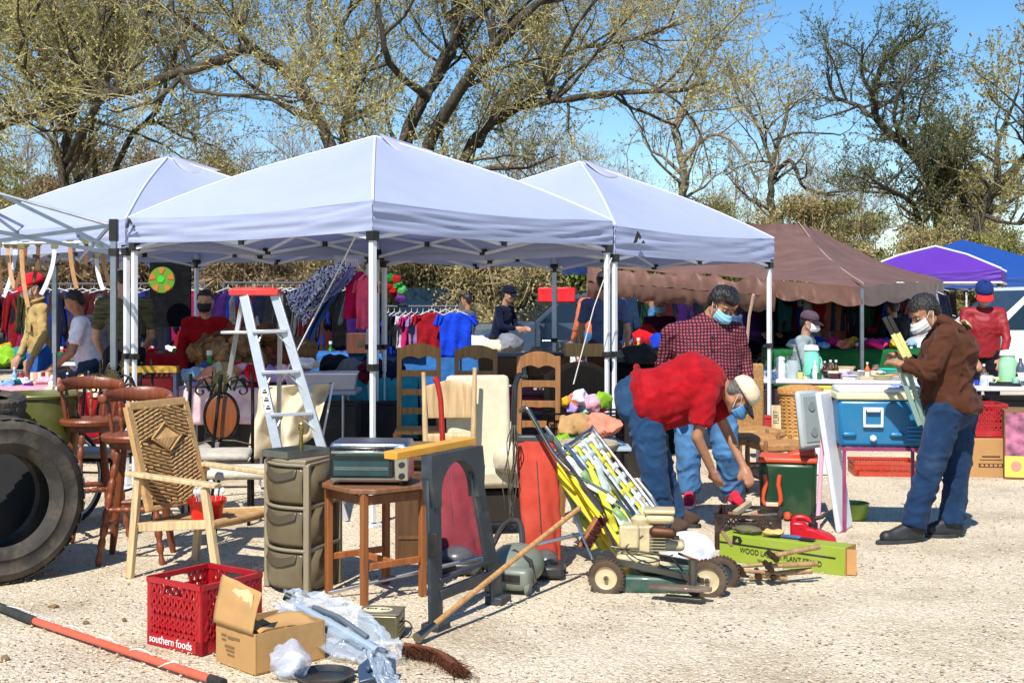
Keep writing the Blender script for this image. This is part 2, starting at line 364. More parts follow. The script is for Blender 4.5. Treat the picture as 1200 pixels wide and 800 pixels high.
logo(canC,node(1.12,0)+nu_*.03+Vector((0,0,2.17)),nu_,BLK,.13)
# ---- bare grey canopy frame at the left edge
fr=thing('canopy_frame','bare grey pop-up canopy frame without its cover, at the left edge','canopy frame',(-4.6,9.6,0))
FP=[Vector((-3.08,9.9,0)),Vector((-5.6,8.6,0)),Vector((-7.0,11.2,0)),Vector((-4.5,12.6,0))]
for i,p in enumerate(FP):
    l=MB(); l.box((p.x,p.y,1.65),(.045,.045,1.12)); l.box((p.x,p.y,.57),(.034,.034,1.1)); lo=l.build('leg',GREYM,fr,world=True,bev=.003)
    l=MB(); l.box((p.x,p.y,2.15),(.06,.06,.17)); l.box((p.x,p.y,1.98),(.065,.065,.06)); l.each('bracket',BLK,lo,world=True,bev=.004)
for i in range(4):
    a,b=FP[i],FP[(i+1)%4]; t=MB()
    for k in range(2):
        p,q=a.lerp(b,k/2),a.lerp(b,(k+1)/2); t.bar(p+Vector((0,0,2.19)),q+Vector((0,0,1.95)),.016,.03); t.bar(p+Vector((0,0,1.97)),q+Vector((0,0,2.22)),.016,.03)
    t.each('scissor_bar',GREYM,fr,world=True)
cc=sum(FP,Vector())/4
for p in (FP[0],FP[3],FP[1]):
    t=MB(); t.tube([p+Vector((0,0,2.18)),p.lerp(cc,.5)+Vector((0,0,2.45)),cc+Vector((0,0,2.75))],.014,6); t.bar(p+Vector((0,0,2.0)),p.lerp(cc,.5)+Vector((0,0,2.44)),.014,.026); t.each('roof_bar',GREYM,fr,world=True)
# ---- brown tarp tent
BT=mat('brown_tarp',(.165,.083,.058),rough=.5,var=.16,vs=3,bump=.35,bs=6,dirt=.35,dcol=(.26,.15,.12),ds=1.6,spec=.4)
def tarp_tent():
    E=W(1010,336,15); Rr=W(1104,328,19); L=W(690,312,18.5); P1=W(862,262,19.0); P2=W(935,262,20.5); BR=W(1150,322,26)
    root=thing('tarp_tent','long tent roofed with a brown tarpaulin, its near eave rolled into a curtain','tent',(E.x-2,18,0))
    t=MB()
    def fr_(u,v):
        e=L.lerp(E,u); r=P1.lerp(P2,u); p=e.lerp(r,v); p.z-=.10*math.sin(PI*v)*(.5+math.sin(PI*u)*.5)
        p.z+= .05*noise.noise(Vector((u*7,v*5,2)))-(abs(math.sin(u*PI*5))**.8)*.0; return p
    t.grid(fr_,50,20)
    def rr_(u,v):
        e=E.lerp(Rr,u); r=P2.lerp(P2+Vector((1.2,3,0)),u); p=e.lerp(r,v); p.z-=.10*math.sin(PI*v); p.z+=.05*noise.noise(Vector((u*6+9,v*5,2))); return p
    t.grid(rr_,34,20)
    t.build('roof_tarp',BT,root,world=True,ang=80)
    # rolled curtain under the near eave (left two thirds) and scalloped skirt at the right
    t=MB(); A=W(688,312,18.5)+Vector((0,0,-.02)); B_=E+(L-E)*.28
    def roll(u,v):
        p=A.lerp(B_,u); a=v*2*PI; w=1+.25*noise.noise(Vector((u*16,0,0)))+.35*math.exp(-((u-.8)/.04)**2)*-1
        tw=.05*noise.noise(Vector((u*26,math.sin(a)*1.5,math.cos(a)*1.5)))
        r=.20*w+tw; return p+Vector((0,-math.cos(a)*r*.7,math.sin(a)*r*1.0-.20*1))+Vector((0,0,.03*noise.noise(Vector((u*30,a,0)))))
    t.grid(roll,170,22); t.build('rolled_curtain',BT,root,world=True,ang=80)
    for (p,q,n_) in ((B_,E,3),(E,Rr,4)):
        t=MB()
        def sk(u,v,p=p,q=q,n_=n_):
            e=p.lerp(q,u); s=abs(math.sin(PI*u*n_)); dep=.20+.025*s; fold=.05*noise.noise(Vector((u*14,v*2,n_)))*v
            return e+Vector((fold*.3,-abs(fold)-.03*v,-dep*v-.02*s*v))
        t.grid(sk,90,8); t.build('skirt',BT,root,world=True,ang=80)
    for p in (E,W(856,345,15.9),W(774,345,19),W(694,345,20),Rr,W(650,335,21)):
        t=MB(); t.cone((p.x,p.y,0),(p.x,p.y,min(p.z,1.95)-.02),.024,.024,8); t.build('pole',GREYM,root,world=True)
    for (p,q) in ((P2+Vector((0,0,.02)),E+Vector((0,0,.04))),):
        t=MB(); t.tube([p.lerp(q,i/8)+Vector((0,-.05,.00-.10*math.sin(PI*i/8))) for i in range(9)],.008,5); t.build('rope',paint('#c9a99a'),root,world=True)
    t=MB(); t.tube([W(883,345,15.5),W(878,370,15.6),W(872,440,15.7)],.02,6); t.build('guy_pole',paint('#c9a894'),root,world=True)
    return root
tarp_tent()
PURP=mat('canopy_fabric',(.12,.03,.38),rough=.6,var=.06,vs=3,bump=.2,bs=5,trans=.2); BLUE=mat('canopy_fabric',(.01,.065,.30),rough=.6,var=.06,vs=3,bump=.2,bs=5,trans=.15)
def sq(c,h,ang): return [c+Vector((math.cos(ang+i*PI/2),math.sin(ang+i*PI/2),0))*h for i in range(4)]
pc=W(1096,300,24); pc.z=0
canopy('pop_up_canopy','purple pop-up canopy with white edges, beyond the brown tent','canopy',sq(pc,1.7,R(-68)),1.93,2.16,2.62,PURP,ALU,None,trim=paint('#e8e8ea'),seed=5,bulge=.04)
pc=W(1128,300,29); pc.z=0
canopy('pop_up_canopy','deep blue pop-up canopy behind the purple one','canopy',sq(pc,2.9,R(-60)),1.9,2.15,3.0,BLUE,ALU,None,seed=6,bulge=.04)
pc=W(1200,300,33); pc.z=0
canopy('pop_up_canopy','second deep blue canopy at the right edge of the photo','canopy',sq(pc,2.2,R(-60)),1.9,2.1,2.45,BLUE,ALU,None,seed=7,bulge=.04)
# small blue tarp scraps seen under the canopies
bt=mat('blue_tarp',(.01,.12,.62),rough=.4,var=.2,vs=8,bump=.4,bs=10)
t=MB(); t.grid(lambda u,v: W(660+u*38,308+v*14-u*3,20)+Vector((0,v*.3+.3*u,.03*noise.noise(Vector((u*5,v*5,1))))),10,6); tag(t.build('blue_tarp',bt,None,sol=.01),'crumpled blue tarp tied up beside the left end of the brown tent','tarp')
t=MB(); t.grid(lambda u,v: W(168+u*62,304+v*9,19)+Vector((0,v*.3+.3*u,.03*noise.noise(Vector((u*5,v*5,3))))),12,6); tag(t.build('blue_tarp',bt,None,sol=.01),'long strip of blue tarp hanging behind the left white canopy','tarp')
# ================= TREES
BARK=mat('bark',(.055,.043,.03),rough=.95,var=.35,vs=9,bump=.6,bs=18,stretch=(1,1,.3),dirt=.5,dcol=(.20,.19,.12),ds=3)
BARKP=mat('bark',(.24,.20,.15),rough=.95,var=.3,vs=9,bump=.5,bs=18,stretch=(1,1,.3))
def leafm(c,isl=.5,tr=.25): return mat('leaves',c,rough=.7,var=.28,vs=.6,bump=0,island=isl,trans=tr,spec=.25,det=3)
def twigm(c): return mat('twig',c,rough=.9,var=.3,vs=1.0,bump=0,island=.35,det=2)
def mesh_np(name,V,F,m,parent):
    me=bpy.data.meshes.new(name); nv=len(V); nf=len(F); k=F.shape[1]
    me.vertices.add(nv); me.vertices.foreach_set('co',V.astype(np.float32).ravel()); me.loops.add(nf*k); me.loops.foreach_set('vertex_index',F.astype(np.int32).ravel())
    me.polygons.add(nf); me.polygons.foreach_set('loop_start',np.arange(nf,dtype=np.int32)*k); me.polygons.foreach_set('loop_total',np.full(nf,k,np.int32))
    me.update(calc_edges=True); me.materials.append(m); o=bpy.data.objects.new(name,me); COL.objects.link(o); o.parent=parent; return o
def segs_mesh(P0,P1,r0,r1):     # straight three-sided twigs
    d=P1-P0; d/=np.linalg.norm(d,axis=1,keepdims=True)+1e-9; a=np.cross(d,[.3,.5,.81]); a/=np.linalg.norm(a,axis=1,keepdims=True)+1e-9; b=np.cross(d,a); V=[]
    for P,r in((P0,r0),(P1,r1)):
        for j in range(3):
            t=2*PI*j/3; V.append(P+(a*math.cos(t)+b*math.sin(t))*np.asarray(r)[:,None])
    V=np.stack(V,1).reshape(-1,3); n=len(P0); F=[]
    for j in range(3): F.append(np.stack([np.arange(n)*6+j,np.arange(n)*6+(j+1)%3,np.arange(n)*6+3+(j+1)%3,np.arange(n)*6+3+j],1))
    return V,np.concatenate(F)
def leaves_np(C,size,rng,asp=.5):
    n=len(C); a=rng.normal(size=(n,3)); a/=np.linalg.norm(a,axis=1,keepdims=True); b=rng.normal(size=(n,3)); b-=a*(a*b).sum(1,keepdims=True); b/=np.linalg.norm(b,axis=1,keepdims=True)
    s=size*(.5+rng.random((n,1))); a=a*s; b=b*s*asp
    V=np.stack([C-a,C+b-a*.1,C+a,C-b-a*.1],1).reshape(-1,3); F=np.arange(n*4).reshape(-1,4); return V,F
def rv(rng):
    v=Vector(rng.normal(size=3)); return v.normalized()
KT=1.55
def tree(name,label,limbs,seed=1,k_=1.55,bark=BARK,lc=(.16,.15,.05),tc=(.17,.14,.08),lens=(2.2,.9,.38),dens=(2.2,4.5,7),leaf=.035,lpt=3,group=None,up=.25,bend=.12,droop=0,twr=.006,start=.15,maxr=.5):
    rng=np.random.default_rng(seed); lens=tuple(x*k_ for x in lens); dens=(dens[0]/k_*1.35,dens[1]/k_*1.5,dens[2]/k_*1.6) if k_>1 else dens; lpt=lpt if k_==1 else int(lpt*1.8); leaf*=1.0 if k_==1 else .92; twr*=1.0 if k_==1 else 1.25; b0=limbs[0][0][0]; base=Vector((b0.x,b0.y,0)); root=thing(name,label,'tree',base,0,group)
    tr=MB(); br=MB(); P0=[];P1=[];Rr0=[];Rr1=[];LP=[]
    def spawn(pts,radii,level):
        seg=[(pts[i+1]-pts[i]).length for i in range(len(pts)-1)]; L=sum(seg); n=max(1,int(dens[level]*L*(.7+.6*rng.random())))
        for q in range(n):
            t=(start if level==0 else .12)+(1-(start if level==0 else .12))*rng.random()**.85; d=t*L; i=0
            while i<len(seg)-1 and d>seg[i]: d-=seg[i]; i+=1
            f=min(1,d/max(seg[i],1e-6)); p=pts[i].lerp(pts[i+1],f); tg=(pts[i+1]-pts[i]).normalized(); pr=radii[i]*(1-f)+radii[i+1]*f
            if p.z<1.2 and level==0: continue
            a=R(30+45*rng.random()); perp=rv(rng); perp=(perp-tg*perp.dot(tg)).normalized()
            dr=(tg*math.cos(a)+perp*math.sin(a)+Vector((0,0,up))).normalized()
            ln=lens[level]*(.45+.9*rng.random())*(1.25-.6*t if level==0 else 1)
            if level==2:
                e=p+dr*ln+Vector((0,0,-droop*ln)); P0.append(p);P1.append(e);Rr0.append(twr);Rr1.append(twr*.35)
                for _ in range(lpt): LP.append(p.lerp(e,.2+.9*rng.random())+rv(rng)*.07*rng.random())
                continue
            k=5 if level==0 else 4; cp=[p]; dd=dr
            for s_ in range(k):
                dd=(dd+rv(rng)*(.35 if level==0 else .4)+Vector((0,0,bend*.5-droop*.3))).normalized(); cp.append(cp[-1]+dd*ln/k)
            r=min(pr*.62,maxr,.012+.022*ln if level==0 else .006+.009*ln); rad=[r*(1-.85*j/k)+.003 for j in range(k+1)]
            if level==0: br.tube(cp,rad,5,cap=False)
            else:
                for j in range(k): P0.append(cp[j]);P1.append(cp[j+1]);Rr0.append(rad[j]);Rr1.append(rad[j+1])
            spawn(cp,rad,level+1)
    for L_ in limbs:
        pts,ra,rb=L_[:3]; ra*=.60*k_; rb*=.60*k_; sp=smooth_poly(pts,4,rng,.03 if len(L_)<4 else L_[3]); n=len(sp); rad=[ra+(rb-ra)*(i/(n-1))**.8 for i in range(n)]
        tr.tube(sp,rad,9,cap=True); spawn(sp,rad,0)
    tr.warp(lambda v: wob(v,.03,4,seed)); tr.build('trunk',bark,root,world=True,ang=80)
    if br.v: br.build('branches',bark,root,world=True,ang=80)
    o=np.array(base)
    if P0:
        V,F=segs_mesh(np.array(P0),np.array(P1),Rr0,Rr1); mesh_np('crown',V-o,F,twigm(tc),root)
    if LP and lpt:
        V,F=leaves_np(np.array(LP),leaf,rng); mesh_np('foliage',V-o,F,leafm(lc),root)
    return root
def D(*p,Y=22):
    return [W(a[0],a[1],(Y+(a[2] if len(a)>2 else 0))*KT) for a in p]
OL=(.38,.345,.12); TW=(.37,.31,.16)
Y=19.5
tree('oak_tree','left oak with a dark upright trunk rising behind the left white canopy',[
 (D((82,440),(80,300),(76,205),(79,140,.3),(72,70,.5),(82,-10,.4),(80,-120),Y=Y),.17,.07),
 (D((76,190),(100,150,-.6),(128,95,-1.1),(120,30,-1.4),(150,-60,-1.5),Y=Y),.09,.03),
 (D((78,140),(40,90,.7),(20,40,1),(-10,-20,1.2),Y=Y),.08,.03),
 (D((132,215,1),(150,165,.8),(185,128,.5),(194,100,.3),(215,40,0),(240,-30,0),Y=Y),.10,.03),
 (D((112,215,1),(108,150,1.2),(112,90,1.4),(98,20,1),Y=Y),.08,.03)],seed=11,lc=OL,tc=TW,dens=(2.3,4.6,7),lens=(2.0,.9,.40),lpt=5)
Y=18
tree('oak_tree','oak whose long mossy limb sweeps left across the sky from behind the middle canopy',[
 (D((420,440),(408,300),(388,170),(350,102),(318,72),(288,58,-.3),(255,72,-.6),(200,88,-.7),(150,106,-.5),(95,112,-.2),(40,132,0),(-20,158,.2),(-90,190,.3),Y=Y),.17,.085),
 (D((288,60),(282,38,.2),(290,0,.5),(300,-60,.6),Y=Y),.08,.04),
 (D((210,86,-.7),(225,105,-1),(260,110,-1.2),(330,118,-1),(345,118,-.8),Y=Y),.06,.03),
 (D((215,98,-.5),(170,30,-.6),(190,-10,-.8),Y=Y),.05,.03),
 (D((350,102),(372,60,.8),(360,10,1.3),(378,-50,1.6),Y=Y),.10,.04),
 (D((60,115,0),(20,70,-.5),(40,20,-.8),(70,-40,-1),Y=Y),.07,.03),
 (D((60,128,.3),(30,90,1.2),(45,84,.8),(110,84,.8),Y=Y),.04,.02)],seed=12,lc=OL,tc=TW,dens=(2.0,4.6,7),lens=(1.7,.85,.38),lpt=5)
Y=21
tree('oak_tree','great oak of several leaning trunks spreading above the peak of the middle canopy',[
 (D((470,440),(470,260),(475,165),(498,112,.3),(528,62,.4),(533,10,.5),(528,-60,.6),Y=Y),.26,.10),
 (D((500,440),(498,250),(502,172),(540,105,-.5),(572,62,-1),(600,32,-1.3),(640,-5,-1.5),(680,-60,-1.5),Y=Y),.24,.07),
 (D((508,300,.5),(545,185,.2),(575,145),(620,122,-.4),(660,116,-.8),(720,109,-1.3),(790,106,-1.8),(830,95,-2.0),Y=Y),.17,.04),
 (D((560,170,0),(588,120,.8),(620,90,1.2),(670,60,1.8),(735,48,2.2),(790,30,2.4),Y=Y),.13,.04),
 (D((420,330,.5),(402,170),(412,110,.6),(395,45,1),(430,-10,1.2),Y=Y),.16,.07),
 (D((498,112),(462,82,-.8),(448,40,-1.2),(440,-30,-1.3),Y=Y),.13,.05),
 (D((530,205,-1),(545,192,-1.2),(590,183,-1.5),(628,187,-1.7),Y=Y),.05,.02),
 (D((500,118,0),(520,60,1.5),(560,20,2),(600,-40,2.5),Y=Y),.09,.04),
 (D((715,110,-1.3),(755,133,-1.3),(790,148,-1.4),(800,175,-1.4),Y=Y),.05,.02),
 (D((640,118,-.6),(660,60,-1),(690,10,-1.4),(740,-30,-1.5),Y=Y),.07,.03)],seed=13,lc=OL,tc=TW,dens=(1.9,4.3,6.5),lens=(2.1,.95,.42),lpt=5)
Y=23
tree('slender_tree','pale slender tree with thin hanging twigs, between the right white canopy and the sky',[
 (D((802,440),(800,280),(799,235),(800,195),(790,150,.3),(812,105,.5),(832,70,.6),(855,32,.6),Y=Y),.17,.04),
 (D((800,190),(832,158,-.6),(862,170,-1),(888,212,-1.2),Y=Y),.08,.03),
 (D((790,150),(770,110,.5),(775,70,.8),(760,40,.8),Y=Y),.07,.02),
 (D((800,215),(770,190,-.5),(752,150,-.6),Y=Y),.06,.02),(D((815,105),(850,110,-.4),(880,140,-.6),(906,156,-.8),Y=Y),.06,.02)],seed=14,bark=BARKP,lc=(.30,.26,.11),tc=(.36,.29,.2),dens=(1.6,4,5),lens=(1.3,.7,.34),lpt=3,leaf=.035)
Y=24
tree('slender_tree','half bare tree with a dark crooked limb, left of the tall dark green tree',[
 (D((912,440),(908,280),(903,235),(905,190),(918,150,.4),(925,110,.5),Y=Y),.19,.04),
 (D((905,195),(885,140,.5),(862,110,.8),(850,70,.9),Y=Y),.08,.02),
 (D((905,210),(925,188,-.5),(938,215,-.6),(955,226,-.7),(975,228,-.8),Y=Y),.08,.04),
 (D((905,165),(940,155,-.5),(985,158,-.8),Y=Y),.05,.02),(D((905,190),(880,190,.5),(850,205,.6),Y=Y),.05,.02)],seed=15,bark=BARK,lc=(.26,.24,.07),tc=(.32,.26,.16),dens=(1.7,4,5),lens=(1.4,.75,.34),lpt=4)
Y=23
tree('live_oak','tall dark green tree with a leaning trunk and rounded crown, rising above the purple canopy',[
 (D((1110,440),(1106,330),(1100,262),(1086,205,.2),(1060,172,.3),(1026,135,.2),(1028,90,0),(1050,58,-.2),(1082,42,-.3),Y=Y),.24,.05),
 (D((1028,140),(1000,122,.6),(978,112,1),(968,85,1.2),Y=Y),.10,.03),
 (D((1066,176),(1050,150,-.8),(1052,110,-1.2),(1078,75,-1.4),Y=Y),.09,.03),
 (D((1026,120),(1010,85,-.5),(1012,50,-.8),Y=Y),.07,.03),(D((1028,100),(1060,95,.5),(1085,88,.8),Y=Y),.06,.02),
 (D((1090,300),(1078,262),(1065,235,-.6),(1035,218,-1.1),(1012,202,-1.4),Y=Y),.12,.04),(D((1036,218,-1.1),(1055,200,-1.3),(1060,192,-1.5),Y=Y),.06,.02)],seed=16,lc=(.13,.16,.05),tc=(.13,.11,.07),dens=(3.6,5.5,7),lens=(1.1,.6,.28),lpt=6,leaf=.035)
Y=27
Y=22
tree('live_oak','broad olive oak at the right edge, its limbs rising to the right',[
 (D((1120,440),(1128,310),(1140,262),(1172,215),(1205,180,-.3),(1240,130,-.6),Y=Y),.24,.08),
 (D((1140,262),(1120,215,1),(1100,190,1.4),(1090,160,1.6),Y=Y),.10,.03),
 (D((1172,215),(1168,170,1),(1185,130,1.2),(1195,105,1.3),Y=Y),.10,.03),(D((1205,180),(1200,140,-1),(1215,95,-1.2),Y=Y),.08,.03),
 (D((1150,250),(1185,262,-1),(1230,250,-1.5),Y=Y),.08,.03)],seed=17,lc=(.27,.24,.07),tc=TW,dens=(2.8,4.5,6),lens=(1.35,.7,.32),lpt=6,leaf=.045)
# ---- scrub belt behind the stalls: four kinds, copied
def bush(name,label,h,w,seed,lc,tc,nl,leaf,group,loc):
    rng=np.random.default_rng(seed); root=thing(name,label,'bush',(0,0,0),0,group)
    nb=70; P0=[];P1=[];r0=[];r1=[];LP=[]; tr=MB()
    for i in range(7):
        a=rng.random()*6.28; rr=rng.random()**.6*w*.35; d=Vector((math.cos(a)*rr,math.sin(a)*rr*.6,h*(.5+.3*rng.random())))
        pts=[Vector((d.x*.15,d.y*.15,0)),d*.5+rv(rng)*.15,d]; tr.tube(smooth_poly(pts,3),[.07,.06,.055,.05,.04,.03,.02],6)
    for i in range(nb):
        a=rng.random()*6.28; rr=rng.random()**.5; z=h*(.12+.86*rng.random()); k=math.sqrt(max(0,1-((z/h-.42)/.62)**2))
        c=np.array([math.cos(a)*rr*w/2*k,math.sin(a)*rr*w/2*k*.7,z]); s=.35+.5*rng.random()
        n=int(nl/nb); 
        u=rng.normal(size=(n,3)); u/=np.linalg.norm(u,axis=1,keepdims=True); q=c+u*(s*rng.random((n,1))**.6)*np.array([1,1,.8])
        LP.append(q); m_=max(6,n//6); e=q[:m_]; st=c+(e-c)*.15*rng.random((m_,1)); P0.append(st);P1.append(e); r0+= [.011]*m_; r1+= [.004]*m_
        P0.append(np.array([[c[0]*.25,c[1]*.25,z*.35]]));P1.append(c[None]); r0.append(.03); r1.append(.012)
    for i in range(int(nb*1.5)):      # long bare shoots at the top
        a=rng.random()*6.28; p=np.array([math.cos(a)*w*.35*rng.random(),math.sin(a)*w*.25*rng.random(),h*(.6+.3*rng.random())]); d=np.array([rng.normal()*.25,rng.normal()*.25,.6+.8*rng.random()])
        P0.append(p[None]);P1.append((p+d)[None]); r0.append(.011); r1.append(.003)
    V,F=segs_mesh(np.concatenate(P0),np.concatenate(P1),r0,r1); tr.build('stems',BARK,root); mesh_np('crown',V,F,twigm(tc),root)
    V,F=leaves_np(np.concatenate(LP),leaf,rng,.6); V[:,2]=np.maximum(V[:,2],.02); mesh_np('foliage',V,F,leafm(lc),root)
    root.location=loc; return root
kinds=[('olive leafy bush',(.27,.27,.075),(.30,.25,.13)),('straw coloured half bare bush',(.38,.32,.13),(.36,.27,.15)),('green leafy bush',(.13,.19,.035),(.13,.1,.05)),('brown twiggy thicket',(.26,.19,.10),(.30,.21,.13))]
protos=[]
spots=[]
rg=random.Random(5)
for row,(Yb,hh,step,x0,x1) in enumerate(((34,4.6,112,-60,1290),(42,6.6,150,-40,1300),(29.5,2.9,66,-30,790))):
    x=x0
    while x<x1:
        spots.append((x+rg.uniform(-15,15),Yb+rg.uniform(-1.5,1.5),hh*rg.uniform(.85,1.15),row)); x+=step*rg.uniform(.85,1.1)
wide={0:4.4,1:6.2,2:3.0}; made={}
place_words=['far left edge','left of the left canopy peak','behind the left canopy peak','between left and middle canopies','left slope of the middle canopy','behind the middle canopy peak','right slope of the middle canopy','left of the right canopy peak','behind the right canopy peak','right slope of the right canopy','above the brown tent','right end of the brown tent','behind the purple canopy','behind the blue canopy','right edge']
cnt={}
for (x,Yb,h,row) in spots:
    if row==2: k=2 if 600<x<720 else (3 if x<300 else 1 if x<600 else 0)
    else: k=[1,0,3,1,0][int(abs(x)/97+row)%5]
    if x>820 and row<2: k=0 if (int(x)//60)%3 else 1
    h*=(.90 if x>820 else .86) if row<2 else 1
    if row==0 and x>1000: h*=.85
    loc=W(x,353,Yb); loc.z=0; w_=place_words[min(14,max(0,int((x+60)/1350*15)))]
    lab='%s in the %s row, %s'%(kinds[k][0].replace('half bare ',''),('middle','tallest rear','low front')[row],w_); key=(k,row)
    cnt[lab]=cnt.get(lab,0)+1
    if cnt[lab]>1: lab+=', right one'
    if key not in made:
        made[key]=bush('bush',lab,(4.6,6.6,2.6)[row],wide[row],k*10+row,kinds[k][1],kinds[k][2],(30000,26000,15000)[row],(.036,.045,.032)[row],'scrub belt behind the market',loc); made[key].rotation_euler.z=rg.random()*6
    else: dup(made[key],loc,rg.random()*6,lab,scale=h/(4.6,6.6,2.6)[row])
# far bare trees above the belt
fb=None
KF=1
for i,x in enumerate((30,170,260,345,600,660,735,860,960,1010,1150)):
    Yf=48+rg.uniform(-3,3); loc=W(x,353,Yf); loc.z=0; hgt=(1.6+ (353-(140 if x<700 else 165+rg.random()*40))*Yf/FX)
    lab='bare far tree with fine upright twigs, %s'%(['at the left edge','behind the upright oak trunk','right of the left canopy peak','left of the middle canopy peak','right of the middle canopy peak','above the right canopy peak','right of the right canopy peak','left of the brown tent ridge','right of the brown tent ridge','behind the tall dark green tree','at the right edge'][i])
    if fb is None:
        o=Vector((0,48,0)); fb=tree('bare_tree',lab,[([Vector((0,0,0)),Vector((.1,0,3)),Vector((-.1,0,6)),Vector((.2,0,10))],.16,.03),([Vector((0,0,2.5)),Vector((.8,.3,5)),Vector((1.2,.3,9))],.09,.02),([Vector((0,0,3)),Vector((-.9,-.3,6)),Vector((-1.2,0,9))],.09,.02)],seed=31,k_=1,bark=BARKP,lc=(.28,.22,.13),tc=(.36,.28,.2),dens=(2.6,4,5),lens=(2.6,1.2,.5),lpt=1,up=.6,group='far bare trees',twr=.009)
        fb.location=loc; fb.scale=(hgt/11,)*3
    else: dup(fb,loc,rg.random()*6,lab,scale=hgt/11)
# ================= FOREGROUND, LEFT AND MIDDLE
def turned(b,p,q,r,beads=9,seed=0,n=10):
    p=Vector(p);q=Vector(q);K=beads*6;pts=[];rr=[]
    for i in range(K+1):
        t=i/K; ph=(t*beads+seed*.37)%1; k=.62+.38*math.sin(PI*t)**.5
        bead=1.0 if ph<.55 else (.72 if ph<.63 else 1.05 if ph<.74 else .70 if ph<.82 else .98 if ph<.93 else .72)
        pts.append(p.lerp(q,t)); rr.append(r*bead*k)
    b.tube(pts,rr,n); return b
BLKM=metal('#2a2826',.5,.5); REDW=wood('#7a3f24',rough=.4,var=.25); PINE=wood('#c8a468'); PINEP=wood('#cbb084'); OAKC=wood('#a57742'); RAW=wood('#c3a377')
# --- truck tyre
def tyre(name,label,c,n,R0=.47,w=.24,hole=.55,m=None,lugs=40):
    zc=Vector(n).normalized(); M_=frame_for(zc,Vector((0,0,1))); ro=thing(name,label,'tyre',Vector((c.x,c.y,c.z-R0 if abs(zc.z)<.7 else c.z-w/2)))
    h=w/2; t=MB(); r_i=R0*hole
    prof=[(r_i,h*.72),(r_i+.015,h*.86),(R0*.66,h*.98),(R0*.70,h*1.05),(R0*.72,h*1.0),(R0*.84,h*1.06),(R0*.87,h*1.10),(R0*.89,h*1.04),(R0*.955,h*.93),(R0*.985,h*.78),(R0,h*.5),(R0,0),(R0,-h*.5),(R0*.985,-h*.78),(R0*.95,-h*.93),(R0*.82,-h*1.05),(R0*.66,-h*.98),(r_i+.015,-h*.86),(r_i,-h*.72),(r_i+.02,-h*.6),(R0*.80,-h*.8),(R0*.92,-h*.5),(R0*.93,0),(R0*.92,h*.5),(R0*.80,h*.8),(r_i+.02,h*.6),(r_i,h*.72)]
    t.lathe(prof,c,64,M_,cap=False); o=t.build('carcass',m or TYR,ro,world=True,ang=50)
    t=MB()
    for i in range(lugs):
        a=2*PI*i/lugs; u=M_@Vector((math.cos(a),math.sin(a),0)); v=M_@Vector((-math.sin(a),math.cos(a),0))
        for sgn in(-1,1): t.box(c+u*(R0*.984)+zc*sgn*h*.68,(R0*2*PI/lugs*.78,h*.52,.008),Matrix((v,zc,u)).transposed()@Matrix.Rotation(.2*sgn,3,'Z'))
        if i%2: t.box(c+u*(R0*1.0)+zc*0,(R0*2*PI/lugs*1.1,h*.42,.008),Matrix((v,zc,u)).transposed())
    t.build('tread',m or TYR,o,world=True,bev=.003); return ro
TYR=mat('tyre_rubber',(.035,.030,.025),rough=.85,var=.3,vs=10,bump=.15,bs=45,dirt=1,dcol=(.115,.09,.062),ds=6)
n_=Vector((.66,-.75,.0)); fc=W(7,588,7.2); fc.z=.475
tyre('tyre','big dusty truck tyre standing on edge at the left side of the photo',fc-n_.normalized()*.15,n_,w=.30,hole=.56)
c2=W(-12,470,8.3); tyre('tyre','small black tyre resting on the dark drum behind the big tyre',Vector((c2.x,c2.y,.93)),(0.1,-.1,1),.22,.12,.5,lugs=26)
t=MB(); p=W(8,0,8.3); t.lathe([(.19,0),(.185,.42),(.195,.86),(.0,.86)],(p.x-.12,p.y,0),28); tag(t.build('drum',plastic('#14140f',.6),None),'dark drum under the small black tyre','drum')
p=W(2,432,8.6); t=MB(); t.lathe([(.085,0),(.10,.16),(.105,.17),(.105,.18),(.0,.18)],(0,0,0),24); ro=thing('paint_bucket','small tan bucket with a brown rim on top of the small black tyre','bucket',(p.x-.1,p.y-.3,1.0)); t.build('tub',plastic('#9a8a5a'),ro); t=MB(); t.lathe([(.108,.165),(.112,.175),(.108,.19),(.09,.19)],(0,0,0),24); t.build('rim',plastic('#6a4326'),ro)
p=W(42,0,8.9); ro=thing('barrel','olive green open barrel behind the big tyre','barrel',(p.x,p.y,0)); t=MB(); t.lathe([(.24,0),(.27,.1),(.275,.5),(.29,.93),(.305,.94),(.305,.965),(.285,.965),(.272,.93),(.26,.5),(.24,.30),(.0,.30)],(0,0,0),40,cap=False); t.build('shell',plastic('#585a22',.45,.4),ro); t=MB(); t.tube([Vector((math.cos(a)*.30,math.sin(a)*.30,.955)) for a in [i*2*PI/36 for i in range(36)]],.010,6,close=True); t.build('rim',plastic('#76773a'),ro)
t=MB(); t.ball((0,0,.36),(.30,.16,.38),None,30); t.warp(lambda v: wob(v,.04,9,4)); t.warp(lambda v: Vector((v.x,v.y,max(.004,v.z)))); o=t.build('dark_hole_filler',plastic('#060607',.85,.0),None); o.location=Vector((W(18,0,7.85).x,7.85,0)); tag(o,'black bag added behind the big tyre to darken its hole','bag')  # invented dark lump that keeps the tyre hole black
